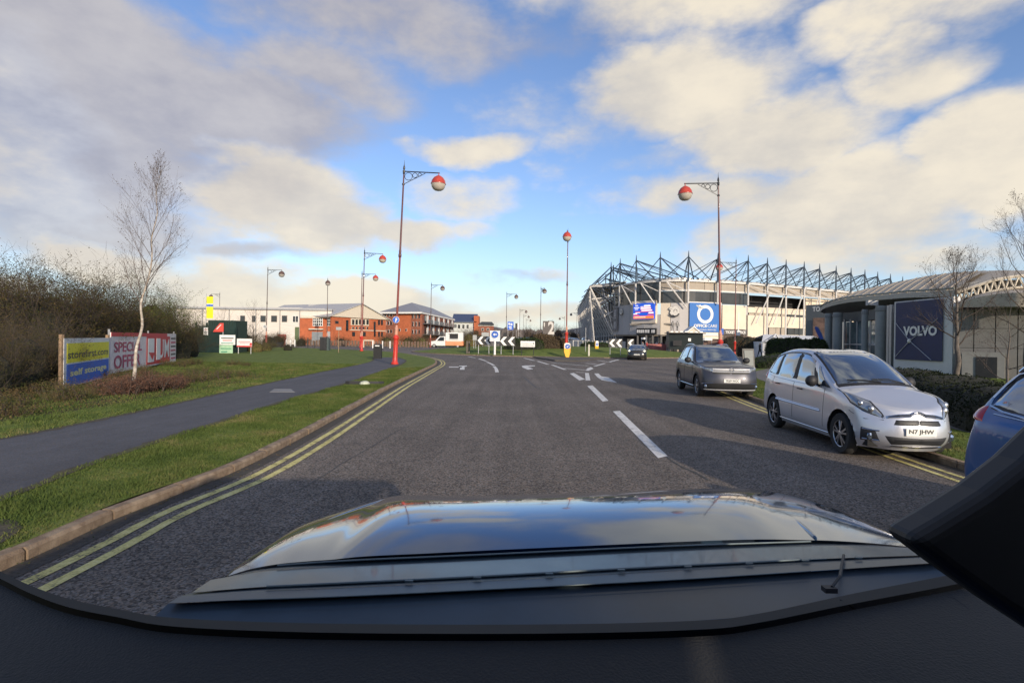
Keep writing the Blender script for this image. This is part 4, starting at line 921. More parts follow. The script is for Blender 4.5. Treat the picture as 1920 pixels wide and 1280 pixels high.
# building bodies behind, so the roofs rest on something
mb = MB(); ps = [P(1600, 640, 50), P(1672, 640, 40), P(1790, 640, 31.5), P(2160, 640, 26.5), P(1900, 640, 52)]; mb.slab([Vector((p.x, p.y, 0)) for p in ps], (0, 0, 4.2)); mb.build('building_core', m_dark, vb, world=True)
# ================================================================== CARS
# each station: x, half width, bottom z, shoulder z, (x4,y4,z4) glass base, (x5,y5,z5) roof rail, (x7,z7) centre line
MPV = [
 (2.20, 0, .20, .74, (2.10, 0, .80), (2.05, 0, .83), (1.96, .87)),
 (2.15, .40, .20, .74, (2.02, .38, .82), (1.93, .33, .865), (1.78, .925)),
 (1.94, .72, .20, .76, (1.84, .66, .86), (1.74, .57, .92), (1.58, .99)),
 (1.70, .87, .20, .80, (1.62, .80, .92), (1.52, .71, .98), (1.42, 1.05)),
 (1.36, .915, .20, .85, (1.24, .84, .975), (1.10, .765, 1.04), (1.27, 1.105)),
 (.95, .91, .20, .87, (.92, .855, .995), (.72, .74, 1.24), (.92, 1.30)),
 (.45, .91, .20, .88, (.45, .86, 1.01), (.34, .70, 1.43), (.52, 1.49)),
 (.02, .91, .20, .89, (.02, .86, 1.02), (-.05, .66, 1.56), (.08, 1.62)),
 (-.45, .91, .20, .90, (-.45, .86, 1.03), (-.45, .645, 1.60), (-.45, 1.655)),
 (-.95, .91, .20, .91, (-.95, .855, 1.045), (-.95, .635, 1.59), (-.95, 1.655)),
 (-1.40, .91, .20, .93, (-1.40, .84, 1.06), (-1.40, .61, 1.545), (-1.40, 1.62)),
 (-1.80, .87, .24, .95, (-1.78, .80, 1.09), (-1.78, .58, 1.46), (-1.82, 1.555)),
 (-2.10, .79, .26, .96, (-2.05, .72, 1.11), (-1.97, .54, 1.36), (-1.99, 1.47)),
 (-2.21, .42, .26, .96, (-2.17, .38, 1.10), (-2.10, .3, 1.26), (-2.06, 1.41)),
 (-2.23, 0, .26, .96, (-2.19, 0, 1.10), (-2.13, 0, 1.22), (-2.09, 1.35))]
SUV = [
 (2.24, 0, .24, .90, (2.20, 0, .98), (2.17, 0, 1.01), (2.10, 1.03)),
 (2.22, .50, .24, .90, (2.16, .48, .98), (2.10, .42, 1.01), (1.95, 1.05)),
 (2.06, .82, .24, .90, (1.98, .76, .98), (1.88, .68, 1.02), (1.75, 1.07)),
 (1.78, .91, .24, .92, (1.70, .85, 1.0), (1.58, .78, 1.04), (1.48, 1.09)),
 (1.34, .925, .24, .94, (1.22, .87, 1.03), (1.06, .80, 1.07), (1.10, 1.12)),
 (.92, .92, .24, .95, (.78, .865, 1.05), (.66, .80, 1.12), (.86, 1.18)),
 (.50, .92, .24, .96, (.50, .86, 1.06), (.26, .70, 1.42), (.44, 1.47)),
 (.08, .92, .24, .96, (.08, .86, 1.07), (-.04, .655, 1.56), (.08, 1.625)),
 (-.40, .92, .24, .97, (-.40, .86, 1.075), (-.40, .64, 1.60), (-.40, 1.66)),
 (-.92, .92, .24, .98, (-.92, .855, 1.085), (-.92, .635, 1.595), (-.92, 1.655)),
 (-1.40, .925, .24, .99, (-1.40, .85, 1.10), (-1.40, .62, 1.565), (-1.40, 1.63)),
 (-1.80, .90, .28, 1.0, (-1.80, .81, 1.12), (-1.76, .60, 1.50), (-1.84, 1.585)),
 (-2.10, .82, .30, 1.0, (-2.04, .74, 1.13), (-1.93, .56, 1.42), (-1.97, 1.53)),
 (-2.20, .45, .30, 1.0, (-2.16, .42, 1.12), (-2.07, .34, 1.32), (-2.03, 1.47)),
 (-2.22, 0, .30, 1.0, (-2.18, 0, 1.12), (-2.10, 0, 1.28), (-2.06, 1.40))]
HATCH = [(x, w*.965, zb*.86, zs*.93, (a[0], a[1]*.965, a[2]*.91), (b[0], b[1]*.965, 1.0+(b[2]-1.07)*.80-.02 if b[2] > 1.07 else b[2]*.93), (c[0], 1.03+(c[1]-1.12)*.78 if c[1] > 1.12 else c[1]*.92)) for (x, w, zb, zs, a, b, c) in SUV]
def car_surface(spec):
    U = len(spec); A = np.zeros((U+2, 10, 3))
    for i, (x, w, zb, zs, p4, p5, p7) in enumerate(spec):
        sg = 1 if x > 0 else -1; end = abs(x) > 1.9
        d0 = .10 if end else 0; d3 = .07 if end else 0
        rows = [(x-sg*d0, max(0, w-.07), zb), (x, w, zb+.15), (x, w+.0*w, (zb+.15+zs)/2), (x-sg*d3, max(0, w-.02), zs), p4, p5]
        p6 = (p5[0]+(p7[0]-p5[0])*.75, p5[1]*.55, p5[2]+(p7[1]-p5[2])*.80)
        rows += [p6, (p7[0], 0, p7[1])]
        for j, r in enumerate(rows): A[i+1, j+1] = r
        A[i+1, 0] = 2*A[i+1, 1]-A[i+1, 2]; A[i+1, 9] = A[i+1, 7]*np.array([1, -1, 1])
    A[0] = A[2]*np.array([1, -1, 1]); A[-1] = A[-3]*np.array([1, -1, 1])
    def cr(p0, p1, p2, p3, t): return .5*((2*p1)+(p2-p0)*t+(2*p0-5*p1+4*p2-p3)*t*t+(3*p1-p0-3*p2+p3)*t**3)
    def S(u, v):
        u = min(max(u, 0), U-1-1e-6); v = min(max(v, 0), 7-1e-6); i = int(u); j = int(v); tu = u-i; tv = v-j
        col = [cr(A[i, j+k], A[i+1, j+k], A[i+2, j+k], A[i+3, j+k], tu) for k in range(4)]
        return cr(col[0], col[1], col[2], col[3], tv)
    return S
m_under = mat('car_underside', (.012, .012, .012), .9, var=.1)
def make_car(label, cat, spec, paint, wheel_r=.325, axles=(1.36, -1.37), nu=6, nv=5, detail='mpv', group=None, rails=None, name='parked_car', plate=None, suvclad=False, glass=None):
    S = car_surface(spec); U = len(spec)-1; glass = glass or m_glassd
    root = thing(name, (0, 0, 0), label, cat, group)
    AR = wheel_r+.065
    us = [k/nu for k in range(U*nu+1)]; vs_ = [k/nv for k in range(7*nv+1)]
    verts = np.array([[S(u, v) for v in vs_] for u in us]); nU, nV = len(us), len(vs_)
    mb = MB()
    for sy in (1, -1):
        V2 = verts*np.array([1, sy, 1]); flat = V2.reshape(-1, 3).copy(); ins = np.zeros(len(flat), bool)
        for ax in axles:
            d = np.hypot(flat[:, 0]-ax, flat[:, 2]-wheel_r); m_ = (d < AR) & (np.abs(flat[:, 1]) > .55) & (flat[:, 2] < .95); ins |= m_
        keep = []
        for i in range(nU-1):
            for j in range(nV-1):
                q = (i*nV+j, i*nV+j+1, (i+1)*nV+j+1, (i+1)*nV+j)
                if all(ins[k] for k in q): continue
                keep.append(q if sy > 0 else q[::-1])
        used = set(k for q in keep for k in q)
        for k in used:
            if ins[k]:
                p = flat[k]; ax = min(axles, key=lambda a: abs(a-p[0])); dx, dz = p[0]-ax, p[2]-wheel_r; d = math.hypot(dx, dz) or 1e-6
                flat[k, 0] = ax+dx/d*AR; flat[k, 2] = wheel_r+dz/d*AR
        mb.add([tuple(p) for p in flat], keep)
    body = mb.build('body', paint, root, smooth='auto')
    me = body.data
    import bmesh
    bm = bmesh.new(); bm.from_mesh(me); bmesh.ops.remove_doubles(bm, verts=bm.verts, dist=.0008)
    bmesh.ops.delete(bm, geom=[v for v in bm.verts if not v.link_faces], context='VERTS'); bmesh.ops.recalc_face_normals(bm, faces=bm.faces); bm.to_mesh(me); bm.free()
    for p in me.polygons: p.use_smooth = True
    # underside and wheel housings
    mb = MB(); zb = spec[7][2]+.02; mb.box((0, 0, zb+.08), (3.9, 1.5, .14)); 
    mb.build('underbody', m_under, root)
    for ax in axles:
        for sy in (1, -1):
            mb = MB(); pr = []; n = 14
            for k in range(n+1): a = math.pi*k/n; pr.append((ax+AR*1.02*math.cos(a), wheel_r+AR*1.02*math.sin(a)))
            vsx = [(x, sy*y, z) for y in (.52, .885) for x, z in pr]; mb.add(vsx, [(k, k+1, n+2+k, n+1+k) for k in range(n)]+[tuple(range(n+1))])
            mb.build('wheel_housing', m_under, root)
            if suvclad:
                mb = MB(); o1 = []; o2 = []; yy = spec[4][1]+.008
                for k in range(n+1): a = -.15+(math.pi+.3)*k/n; o1.append((ax+AR*.99*math.cos(a), sy*yy, wheel_r+AR*.99*math.sin(a))); o2.append((ax+(AR+.05)*math.cos(a), sy*(yy-.004), wheel_r+(AR+.05)*math.sin(a)))
                mb.add(o1+o2, [(k, k+1, n+2+k, n+1+k) if sy > 0 else (n+1+k, n+2+k, k+1, k) for k in range(n)]); mb.build('arch_cladding', m_black2, root)
            # wheel
            w = thing('wheel', (ax, sy*.80, wheel_r)); w.parent = root; KIDS.setdefault(root.name, []).append(w)
            mb = MB(); R_ = wheel_r; mb.lathe([(R_*.66, 0), (R_*.66, -.10), (R_*.93, -.105), (R_, -.07), (R_, .07), (R_*.93, .105), (R_*.66, .10), (R_*.66, 0)], 28, (0, 0, 0), 'Y'); mb.f = mb.f[:-2]; mb.m = mb.m[:-2]; mb.build('tyre', m_rubber, w, smooth='auto')
            mb = MB(); r = R_*.67; mb.cur = 1; mb.lathe([(r*.95, -.02), (r*.95, .02)], 20, (0, sy*.0, 0), 'Y'); mb.cur = 0
            nsp = 5
            for k in range(nsp):
                for dd in (-.13, .13):
                    a = 2*math.pi*k/nsp+.3; p0 = Vector((r*.12*math.cos(a), sy*.085, r*.12*math.sin(a))); p1 = Vector((r*.98*math.cos(a+dd*1.6), sy*.075, r*.98*math.sin(a+dd*1.6)))
                    mb.beam(p0, p1, .028, .03)
            mb.lathe([(r*.2, .075*sy), (r*.2, .1*sy), (r*.12, .105*sy)], 12, (0, 0, 0), 'Y')
            for k in range(28):
                a = 2*math.pi*k/28; a2 = 2*math.pi*(k+1)/28; mb.tube([(r*math.cos(a), sy*.085, r*math.sin(a)), (r*math.cos(a2), sy*.085, r*math.sin(a2))], .013, 4, cap=False)
            mb.build('rim', [m_alloy, m_under], w)
    # surface patches
    def nrm(u, v, sy):
        e = .02; a = np.array(S(u+e, v))-np.array(S(u-e, v)); b = np.array(S(u, v+e))-np.array(S(u, v-e)); n_ = np.cross(b, a); l = np.linalg.norm(n_)
        n_ = n_/l if l > 1e-9 else np.array([0, 0, 1.])
        p = np.array(S(u, v)); ctr = np.array([p[0]*.7, 0, .7])
        if np.dot(n_, p-ctr) < 0: n_ = -n_
        return n_
    def patch(name, q, m_, off=.004, n=10, k=6, bulge=0, sides=(1, -1), parent=root, curve=0):
        """q: four corners (u,v): front-bottom, rear-bottom, rear-top, front-top"""
        res = []
        for sy in sides:
            mb = MB(); vs = []
            for j in range(k+1):
                t = j/k
                for i in range(n+1):
                    s = i/n; a = (1-t)*(1-s); b = (1-t)*s; c = t*s; d = t*(1-s)
                    u = a*q[0][0]+b*q[1][0]+c*q[2][0]+d*q[3][0]; v = a*q[0][1]+b*q[1][1]+c*q[2][1]+d*q[3][1]
                    v += curve*math.sin(math.pi*s)*t
                    o_ = off+bulge*math.sin(math.pi*s)*math.sin(math.pi*t); edge = i in (0, n) or j in (0, k)
                    su = abs(u)  # negative u mirrors to the other side of the nose
                    p = np.array(S(su, v)); nn_ = nrm(max(su, .021), v, 1); p = p+nn_*(o_ if not edge else -.002+off*.2)
                    y = p[1]*(1 if u >= 0 else -1)
                    vs.append((p[0], y*sy, p[2]))
            fs = [(j*(n+1)+i, j*(n+1)+i+1, (j+1)*(n+1)+i+1, (j+1)*(n+1)+i) for j in range(k) for i in range(n)]
            if sy < 0: fs = [f[::-1] for f in fs]
            mb.add(vs, fs); o = mb.build(name, m_, parent, smooth=True); res.append(o)
        return res
    def crease(name, pts, r, m_, sides=(1, -1), parent=root, off=0.0):
        for sy in sides:
            mb = MB(); P_ = []
            for (u, v) in pts:
                p = np.array(S(abs(u), v))+nrm(max(abs(u), .021), v, 1)*off; P_.append((p[0], p[1]*sy*(1 if u >= 0 else -1), p[2]))
            mb.tube(P_, r, 4); mb.build(name, m_, parent)
    # windscreen over both halves
    def cross_patch(name, u0, u1, v0, m_, off, n=10, k=12, inset=0):
        mb = MB(); vs = []
        for i in range(n+1):
            s = i/n
            for j in range(-k, k+1):
                t = abs(j)/k; v = 7-(7-v0)*t; u = u0+(u1-u0)*s
                p = np.array(S(u, v)); nn_ = nrm(u, v, 1); 
                edge = i in (0, n) or abs(j) == k
                p = p+nn_*(off if not edge else 0); vs.append((p[0], p[1]*(1 if j >= 0 else -1), p[2]))
        w = 2*k+1; mb.add(vs, [(i*w+j, i*w+j+1, (i+1)*w+j+1, (i+1)*w+j) for i in range(n) for j in range(2*k)]); return mb.build(name, m_, root, smooth=True)
    cross_patch('windscreen_seal', 3.98, 7.0, 5.0, m_black2, .003); ws = cross_patch('windscreen', 4.12, 6.9, 5.10, glass, .007)
    cross_patch('rear_window', 12.1, 13.95, 5.25, glass, .006)
    if detail != 'low':
        mb = MB(); p = S(6.55, 6.95); mb.box((p[0]-.08, 0, p[2]-.07), (.05, .22, .06)); mb.build('rear_view_mirror', m_black, ws)
        for (y0, y1) in ((.5, -.15), (-.02, -.58)):
            mb = MB(); pa = np.array(S(4.15, 7-1.7*abs(y0)/.7)); pb = np.array(S(4.35, 7-1.6*abs(y1)/.7)); mb.tube([(pa[0]+.01, y0, pa[2]+.02), ((pa[0]+pb[0])/2, (y0+y1)/2, max(pa[2], pb[2])+.03), (pb[0], y1, pb[2]+.025)], .010, 4); mb.build('wiper', m_black, root)
    # side windows
    patch('window_surround', [(5.05 if detail != 'mpv' else 4.35, 4.02), (11.5, 4.05), (11.15, 4.93), (7.0, 4.95)], m_black2, .002, n=20)
    wins = [((4.6, 4.1), (5.85, 4.1), (6.0, 4.86), (5.72, 4.88)), ((6.02, 4.09), (7.85, 4.07), (7.85, 4.9), (6.35, 4.9)), ((8.05, 4.07), (9.75, 4.08), (9.7, 4.9), (8.05, 4.9)), ((9.95, 4.1), (11.25, 4.15), (10.95, 4.86), (9.9, 4.9))] if detail == 'mpv' else \
        [((5.45, 4.1), (6.0, 4.1), (6.35, 4.75), (6.2, 4.75)), ((6.05, 4.09), (7.9, 4.07), (7.9, 4.9), (6.55, 4.9)), ((8.1, 4.07), (9.9, 4.08), (9.8, 4.9), (8.1, 4.9)), ((10.05, 4.1), (11.35, 4.22), (10.95, 4.84), (10.0, 4.9))]
    for q in wins: patch('side_window', q, glass, .006, n=8)
    if detail == 'low':
        patch('headlight', [(1.6, 2.75), (3.0, 3.0), (3.0, 3.5), (1.6, 3.3)], mat('lamp_clear', (.55, .56, .58), .1, .3, var=.1, coat=1), .01)
        patch('grille', [(0.02, 1.6), (1.5, 1.6), (1.5, 2.6), (.02, 2.6)], m_black2, .006)
        patch('tail_light', [(11.9, 3.1), (12.6, 3.1), (12.6, 3.9), (11.9, 3.9)], mat('lamp_red', (.45, .02, .02), .15, var=.1, coat=1), .01)
        return root, S, patch, crease
    # chrome line under the glass, shut lines, handles
    crease('chrome_strip', [(u/2, 4.0) for u in range(11, 23)], .007, m_chrome, off=.006)
    gap = mat('shut_line', (.01, .01, .01), .9, var=0)
    for u_ in (5.3, 7.95, 10.2 if detail == 'mpv' else 10.0):
        crease('shut_line', [(u_, 1.0+k*.25) for k in range(13)] if u_ != 10.2 else [(u_-.1, 3.0+k*.25) for k in range(5)], .0045, gap)
    crease('shut_line', [(2.2, 4.05), (2.9, 4.25), (3.9, 4.5)], .0045, gap)
    for u_ in (7.3, 9.4):
        for sy in (1, -1):
            p = S(u_, 3.12); mb = MB(); mb.tube([(p[0]+.09, sy*(p[1]+.005), p[2]), (p[0]+.07, sy*(p[1]+.035), p[2]+.004), (p[0]-.07, sy*(p[1]+.035), p[2]+.004), (p[0]-.09, sy*(p[1]+.005), p[2])], .013, 6); mb.build('door_handle', paint if detail != 'mpv' else m_black2, root)
    for sy in (1, -1):
        p = S(5.75, 4.0); mb = MB(); c = Vector((p[0]+.02, sy*(p[1]+.16), p[2]+.10))
        mb.lathe([(.02, -.07), (.085, -.05), (.105, 0), (.10, .06), (.08, .075)], 14, (0, 0, 0), 'X'); mb.v = [(c.x+v[0]*-1.0, c.y+v[1]*1.15, c.z+v[2]*.95) for v in mb.v]
        mb.tube([(p[0], sy*(p[1]-.01), p[2]+.02), (p[0]+.01, sy*(p[1]+.1), p[2]+.06)], .025, 6); mb.build('door_mirror', m_black2 if detail in ('mpv', 'suv') else paint, root, smooth=True)
    if rails:
        for sy in (1, -1):
            mb = MB(); pts = [S(7.3, 5.12)]+[S(7.6+k*.4, 5.15) for k in range(9)]+[S(11.2, 5.12)]; mb.tube([(p[0], sy*p[1], p[2]+(.055 if 0 < i < 10 else .01)) for i, p in enumerate(pts)], .018, 6); mb.build('roof_rail', m_chrome, root)
    patch('tail_light', [(11.25, 3.3), (12.8, 3.25), (12.7, 4.1), (11.45, 4.2)], mat('lamp_red', (.45, .02, .02), .15, var=.1, coat=1), .012, bulge=.01)
    if plate:
        for sx, col_ in ((1, (.72, .72, .68)), (-1, (.70, .55, .08))):
            v = 1.75 if sx > 0 else 2.2; p = S(0 if sx > 0 else U, v); mb = MB(); x = p[0]+sx*.012; mb.box((x, 0, p[2]), (.012, .52, .112)); pl = mb.build('number_plate', mat('plate_white' if sx > 0 else 'plate_yellow', col_, .4, var=0), root)
            mb = MB(); put_text(mb, plate, (x+sx*.006, 0, p[2]), (0, sx, 0), (0, 0, 1), .43, .078, .004, .02); mb.build('plate_lettering', m_black, pl)
    return root, S, patch, crease
m_lampc = mat('lamp_glass', (.30, .32, .35), .14, .6, var=.3, scale=14, coat=1)
m_silver = mat('silver_paint', (.60, .61, .65), .34, .55, var=.03, scale=2, coat=1.0)
m_dkgrey = mat('grey_suv_paint', (.060, .060, .072), .36, .4, var=.03, coat=.35)
m_blk = mat('black_car_paint', (.022, .023, .022), .22, .3, var=.05, coat=1.0)
m_bluec = mat('blue_car_paint', (.012, .085, .26), .34, .35, var=.03, coat=.6)
chr_ = m_chrome
# ---- silver MPV
mpv, S, patch, crease = make_car('silver compact MPV parked on the double yellow lines facing the camera', 'car', MPV, m_silver, .325, (1.36, -1.37), plate='N7 JHW')
for o in patch('headlight', [(1.35, 2.55), (3.2, 3.25), (3.95, 4.7), (2.0, 4.5)], m_lampc, .013, n=14, k=10, bulge=.012):
    sy = 1 if o == KIDS[mpv.name][-2] else -1
    for (u, v, r) in ((1.85, 3.2, .062), (2.5, 3.6, .055)):
        p = S(u, v); mb = MB(); mb.lathe([(r, -.01), (r*.8, .02), (r*.2, .03)], 14, (p[0]+.015, p[1]*sy, p[2]), 'X'); mb.build('lamp_lens', m_alloy, o, smooth=True)
    mb = MB()
patch('headlight_liner', [(1.28, 2.48), (3.28, 3.18), (4.15, 4.85), (1.9, 4.66)], m_black2, .005, n=14, k=10)
patch('upper_grille', [(0, 2.18), (1.05, 2.18), (.95, 2.52), (0, 2.55)], m_black, .008, n=10)
patch('lower_grille', [(0, .75), (1.15, .62), (1.38, 1.35), (0, 1.28)], m_black2, .010, n=12)
for v in (.85, .98, 1.1): crease('grille_bar', [(k*.125, v) for k in range(9)], .006, m_black, off=.014)
crease('grille_lip', [(k*.15, .52) for k in range(9)], .012, m_chrome, off=.012)
patch('fog_light_recess', [(1.55, .85), (2.5, .75), (2.45, 1.75), (1.75, 1.70)], m_black2, .010, n=8)
for v in (.95, 1.62): crease('fog_trim', [(1.58+k*.13, v+.04*(v > 1)) for k in range(7)], .010, m_chrome, off=.014)
for sy in (1, -1):
    p = S(2.0, 1.22); mb = MB(); mb.lathe([(.05, 0), (.045, .02), (.01, .03)], 14, (p[0]+.015, sy*p[1], p[2]), 'X'); mb.build('fog_light', m_glassd, mpv)
crease('chrome_grille_bar', [(1.25, 2.70), (.8, 2.90), (.35, 2.98), (.16, 3.22), (0, 3.38)], .012, m_chrome, off=.01); crease('chrome_grille_bar', [(1.25, 2.62), (.8, 2.72), (.35, 2.78), (.16, 3.02), (0, 3.18)], .012, m_chrome, off=.01)
crease('grille_slot', [(1.2, 2.70), (.8, 2.81), (.3, 2.88)], .014, m_black, off=.006)
for v_ in (3.08,): pass
crease('rub_strip', [(5.5+k*.45, 1.95-.0*k) for k in range(10)], .018, m_silver, off=.006); crease('rub_strip_chrome', [(5.5+k*.45, 2.06) for k in range(10)], .006, m_chrome, off=.014)
crease('sill_trim', [(4.95+k*.45, .55) for k in range(11)], .008, m_chrome, off=.006)
crease('bumper_crease', [(1.4, 2.45), (2.2, 2.35), (3.0, 2.5), (3.3, 2.6)], .004, mat('shut_line', (.01, .01, .01)), off=.001)
crease('roof_bow', [(4.3+.3*k, 5.0) for k in range(9)]+[(7+k*.5, 5.0) for k in range(9)], .022, m_silver, off=.0)
mpv.location = (6.30, 9.0, 0)
# ---- grey SUV
suv, S, patch, crease = make_car('dark grey family SUV parked behind the silver MPV', 'car', SUV, m_dkgrey, .345, (1.34, -1.34), detail='suv', rails=True, plate='YK69 WOC', suvclad=True)
patch('headlight', [(1.22, 2.75), (3.2, 3.15), (3.1, 4.0), (1.3, 3.7)], m_lampc, .012, n=12, bulge=.008)
patch('grille', [(0, 2.45), (1.25, 2.5), (1.28, 3.6), (0, 3.6)], m_black2, .008, n=10)
for v in (2.75, 3.05, 3.35): crease('grille_bar', [(k*.16, v) for k in range(9)], .019, mat('bright_trim', (.70, .70, .71), .35, .4, var=0), off=.016)
patch('lower_grille', [(0, .55), (2.3, .55), (2.2, 1.45), (0, 1.4)], m_under, .010, n=12); crease('lower_chrome', [(k*.2, .42) for k in range(12)], .014, mat('bright_trim', (.62, .62, .63), .35, .6, var=0), off=.014)
crease('bumper_chrome', [(k*.2+1.2, 1.45-.02*k) for k in range(7)], .008, m_chrome, off=.014)
for sy in (1, -1):
    p = S(1.9, 1.0); mb = MB(); mb.lathe([(.055, 0), (.05, .02), (.01, .03)], 14, (p[0]+.015, sy*p[1], p[2]), 'X'); mb.build('fog_light', m_glassd, suv)
p = S(0, 3.05); mb = MB(); x = p[0]+.035
for k in range(20): a = 2*math.pi*k/20; b = 2*math.pi*(k+1)/20; mb.tube([(x, .068*math.cos(a), p[2]+.068*math.sin(a)), (x, .068*math.cos(b), p[2]+.068*math.sin(b))], .007, 4, cap=False)
mb.tube([(x, -.03, p[2]+.06), (x, 0, p[2]+.005), (x, .03, p[2]+.06)], .006, 4); mb.tube([(x, -.055, p[2]+.035), (x, -.028, p[2]-.055), (x, 0, p[2]-.005), (x, .028, p[2]-.055), (x, .055, p[2]+.035)], .006, 4); mb.build('round_badge', m_chrome, suv)
crease('sill_trim', [(4.95+k*.45, .62) for k in range(11)], .012, m_chrome, off=.006); patch('sill_cladding', [(4.9, .0), (9.4, .0), (9.4, .5), (4.9, .5)], m_black2, .006, n=12)
crease('bonnet_crease', [(1.5, 5.6), (2.5, 5.7), (3.8, 5.6)], .008, m_dkgrey)
# ---- black hatchback
hat, S, patch, crease = make_car('black hatchback driving away from the roundabout towards the camera', 'car', HATCH, m_blk, .315, (1.34, -1.34), detail='hatch', plate='FJ12 XKO', name='moving_car')
patch('headlight', [(1.2, 2.85), (3.2, 3.25), (3.0, 3.95), (1.35, 3.65)], m_lampc, .012, n=12, bulge=.01)
mb = MB()
for sy in (1, -1):
    p = S(1.7, 3.3); mb = MB(); mb.lathe([(.07, 0), (.05, .03)], 14, (p[0]+.02, sy*p[1], p[2]), 'X'); mb.build('lit_lamp', mat('lit_headlamp', (.9, .9, .8), .3, var=0, emit=(1, .95, .6, 2.2)), hat)
patch('grille', [(0, 2.6), (1.2, 2.65), (1.2, 3.2), (0, 3.2)], m_black2, .008); crease('grille_bar', [(k*.15, 3.0) for k in range(9)], .010, m_chrome, off=.014)
patch('lower_grille', [(0, .7), (1.5, .65), (1.6, 1.35), (0, 1.3)], m_black2, .010)
# ---- blue SUV
blu, S, patch, crease = make_car('blue SUV at the right edge seen from its rear corner', 'car', SUV, m_bluec, .345, (1.34, -1.34), detail='suv', rails=True, plate='KX11 AEV')
crease('window_chrome', [(9.98, 4.05), (10.7, 4.1), (11.3, 4.2), (11.42, 4.4), (11.2, 4.7), (10.95, 4.93), (10.5, 4.97), (9.9, 4.98)], .012, m_chrome, off=.012)
def put_car(o, front_px, rear_px, off=.91):
    """front/rear: pixels where the near-side wheels touch the road"""
    a = G(*front_px); b = G(*rear_px); d = (a-b).normalized(); n_ = Vector((-d.y, d.x, 0))
    if n_.x < 0: n_ = -n_
    c = (a+b)/2+n_*off*.95; o.location = (c.x, c.y, 0); o.rotation_euler = (0, 0, math.atan2(d.y, d.x)); return a, b
put_car(mpv, (1576, 850), (1450, 800), .735); mpv.scale = (.96, .79, 1)
put_car(suv, (1309, 743), (1273, 728), .86); suv.scale = (1, .94, 1)
hat.location = G(1186, 675)+Vector((.9, 2.0, 0)); hat.rotation_euler = (0, 0, R(-90-14))
blu.location = (5.27, 3.15, 0); blu.rotation_euler = (0, 0, R(-91.5))
# ---- far cars: low detail, one per model and colour, then copies
paints = [mat('far_paint_%s' % n_, c, .3, .2, var=.03, coat=.8) for n_, c in (('silver', (.42, .42, .44)), ('white', (.65, .65, .64)), ('red', (.30, .03, .02)), ('blue', (.03, .07, .18)), ('grey', (.10, .10, .11)), ('black', (.02, .02, .02)))]
protos = []
far_txt = ['silver', 'white', 'red', 'blue', 'grey', 'black']
spots = [(936, 629, 168), (950, 630, 150), (962, 630, 185), (975, 631, 150), (990, 631, 175), (1004, 632, 150), (1019, 632, 182), (1034, 632, 160), (1048, 633, 150), (1060, 633, 178), (1073, 634, 150), (1086, 635, 165), (1098, 636, 142), (1012, 633, 215), (1042, 633, 220), (983, 632, 225), (1066, 634, 210), (1082, 636, 134)]
where = ['beside the blue entrance sign', 'left of the blue sign', 'behind the chevron boards', 'right behind the white plate sign', 'before the far lamps', 'in the front row of the car park', 'above the middle of the brown hedge', 'right below the numeral two', 'just right of the numeral two', 'left of the island lamp post', 'right of the island lamp post', 'by the stadium railings', 'nearest to the stadium frames', 'in the back row', 'in the back row on the right', 'in the back row on the left', 'far back behind the lamp post', 'at the end of the railings']
for i, ((px, py, D_), w_) in enumerate(zip(spots, where)):
    ci = i % 6
    if i < 6:
        o, *_ = make_car('x', 'car', HATCH if i % 2 else SUV, paints[ci], .33, (1.34, -1.34), nu=2, nv=1, detail='low', group='cars in the distant car park'); protos.append(o)
    else: o = copy_tree(protos[ci])
    p = P(px, 640, D_); o.location = (p.x, p.y, 1.0); o.rotation_euler = (0, 0, R(rnd.choice([-92, -88, 4, 178, -70])))
    o['label'] = 'distant %s car parked %s' % (far_txt[ci], w_)
# ================================================================== STREET LAMPS
lp = thing('street_lamp', (0, 0, 0), 'x', 'street lamp', 'red street lamps with round shades')
H0 = 13.0
mb = MB(); mb.lathe([(.21, 0), (.23, .03), (.23, .1), (.17, .18), (.15, .5), (.135, .8), (.125, 1.5), (.14, 1.58), (.17, 1.62), (.19, 1.68), (.19, 1.75), (.13, 1.82), (.10, 1.9), (.09, 2.0)], 16)
for k in range(8):
    a = 2*math.pi*k/8; mb.tube([(.13*math.cos(a), .13*math.sin(a), .45), (.122*math.cos(a), .122*math.sin(a), 1.5)], .018, 5)
base = mb.build('base', m_red, lp, smooth='auto')
mb = MB(); mb.lathe([(.10, 1.86), (.115, 1.92), (.11, 2.1), (.12, 2.2), (.125, 2.3), (.08, 2.36), (.075, 2.5)], 16); mb.build('cream_collar', mat('collar_paint', (.52, .26, .18), .5, var=.15), lp, smooth='auto')
mb = MB(); mb.lathe([(.072, 2.4), (.066, 6.8)], 10); mb.build('lower_pole', mat('lower_pole_paint', (.20, .040, .032), .45, var=.25, scale=2, coat=.3), lp, smooth='auto')
mb = MB(); mb.lathe([(.066, 6.8), (.10, 6.85), (.10, 7.0), (.08, 7.05), (.08, 7.25), (.062, 7.3), (.052, 11.2), (.042, 12.1)], 10); mb.build('pole', mat('upper_pole_paint', (.10, .032, .030), .45, var=.2, scale=2, coat=.3), lp, smooth='auto')
mb = MB(); mb.lathe([(.045, 12.1), (.08, 12.15), (.06, 12.25), (.03, 12.35), (.07, 12.45), (.06, 12.55), (.02, 12.7), (.006, 13.0)], 8); mb.build('finial', m_darkmetal, lp, smooth='auto')
mb = MB(); mb.tube([(0, 0, 12.28), (2.25, 0, 12.28)], .035, 6); mb.tube([(0, 0, 11.45), (1.35, 0, 12.22)], .022, 5); mb.lathe([(.09, 11.42), (.09, 11.5)], 8); mb.lathe([(.08, 12.22), (.08, 12.34)], 8); mb.build('bracket', m_darkmetal, lp)
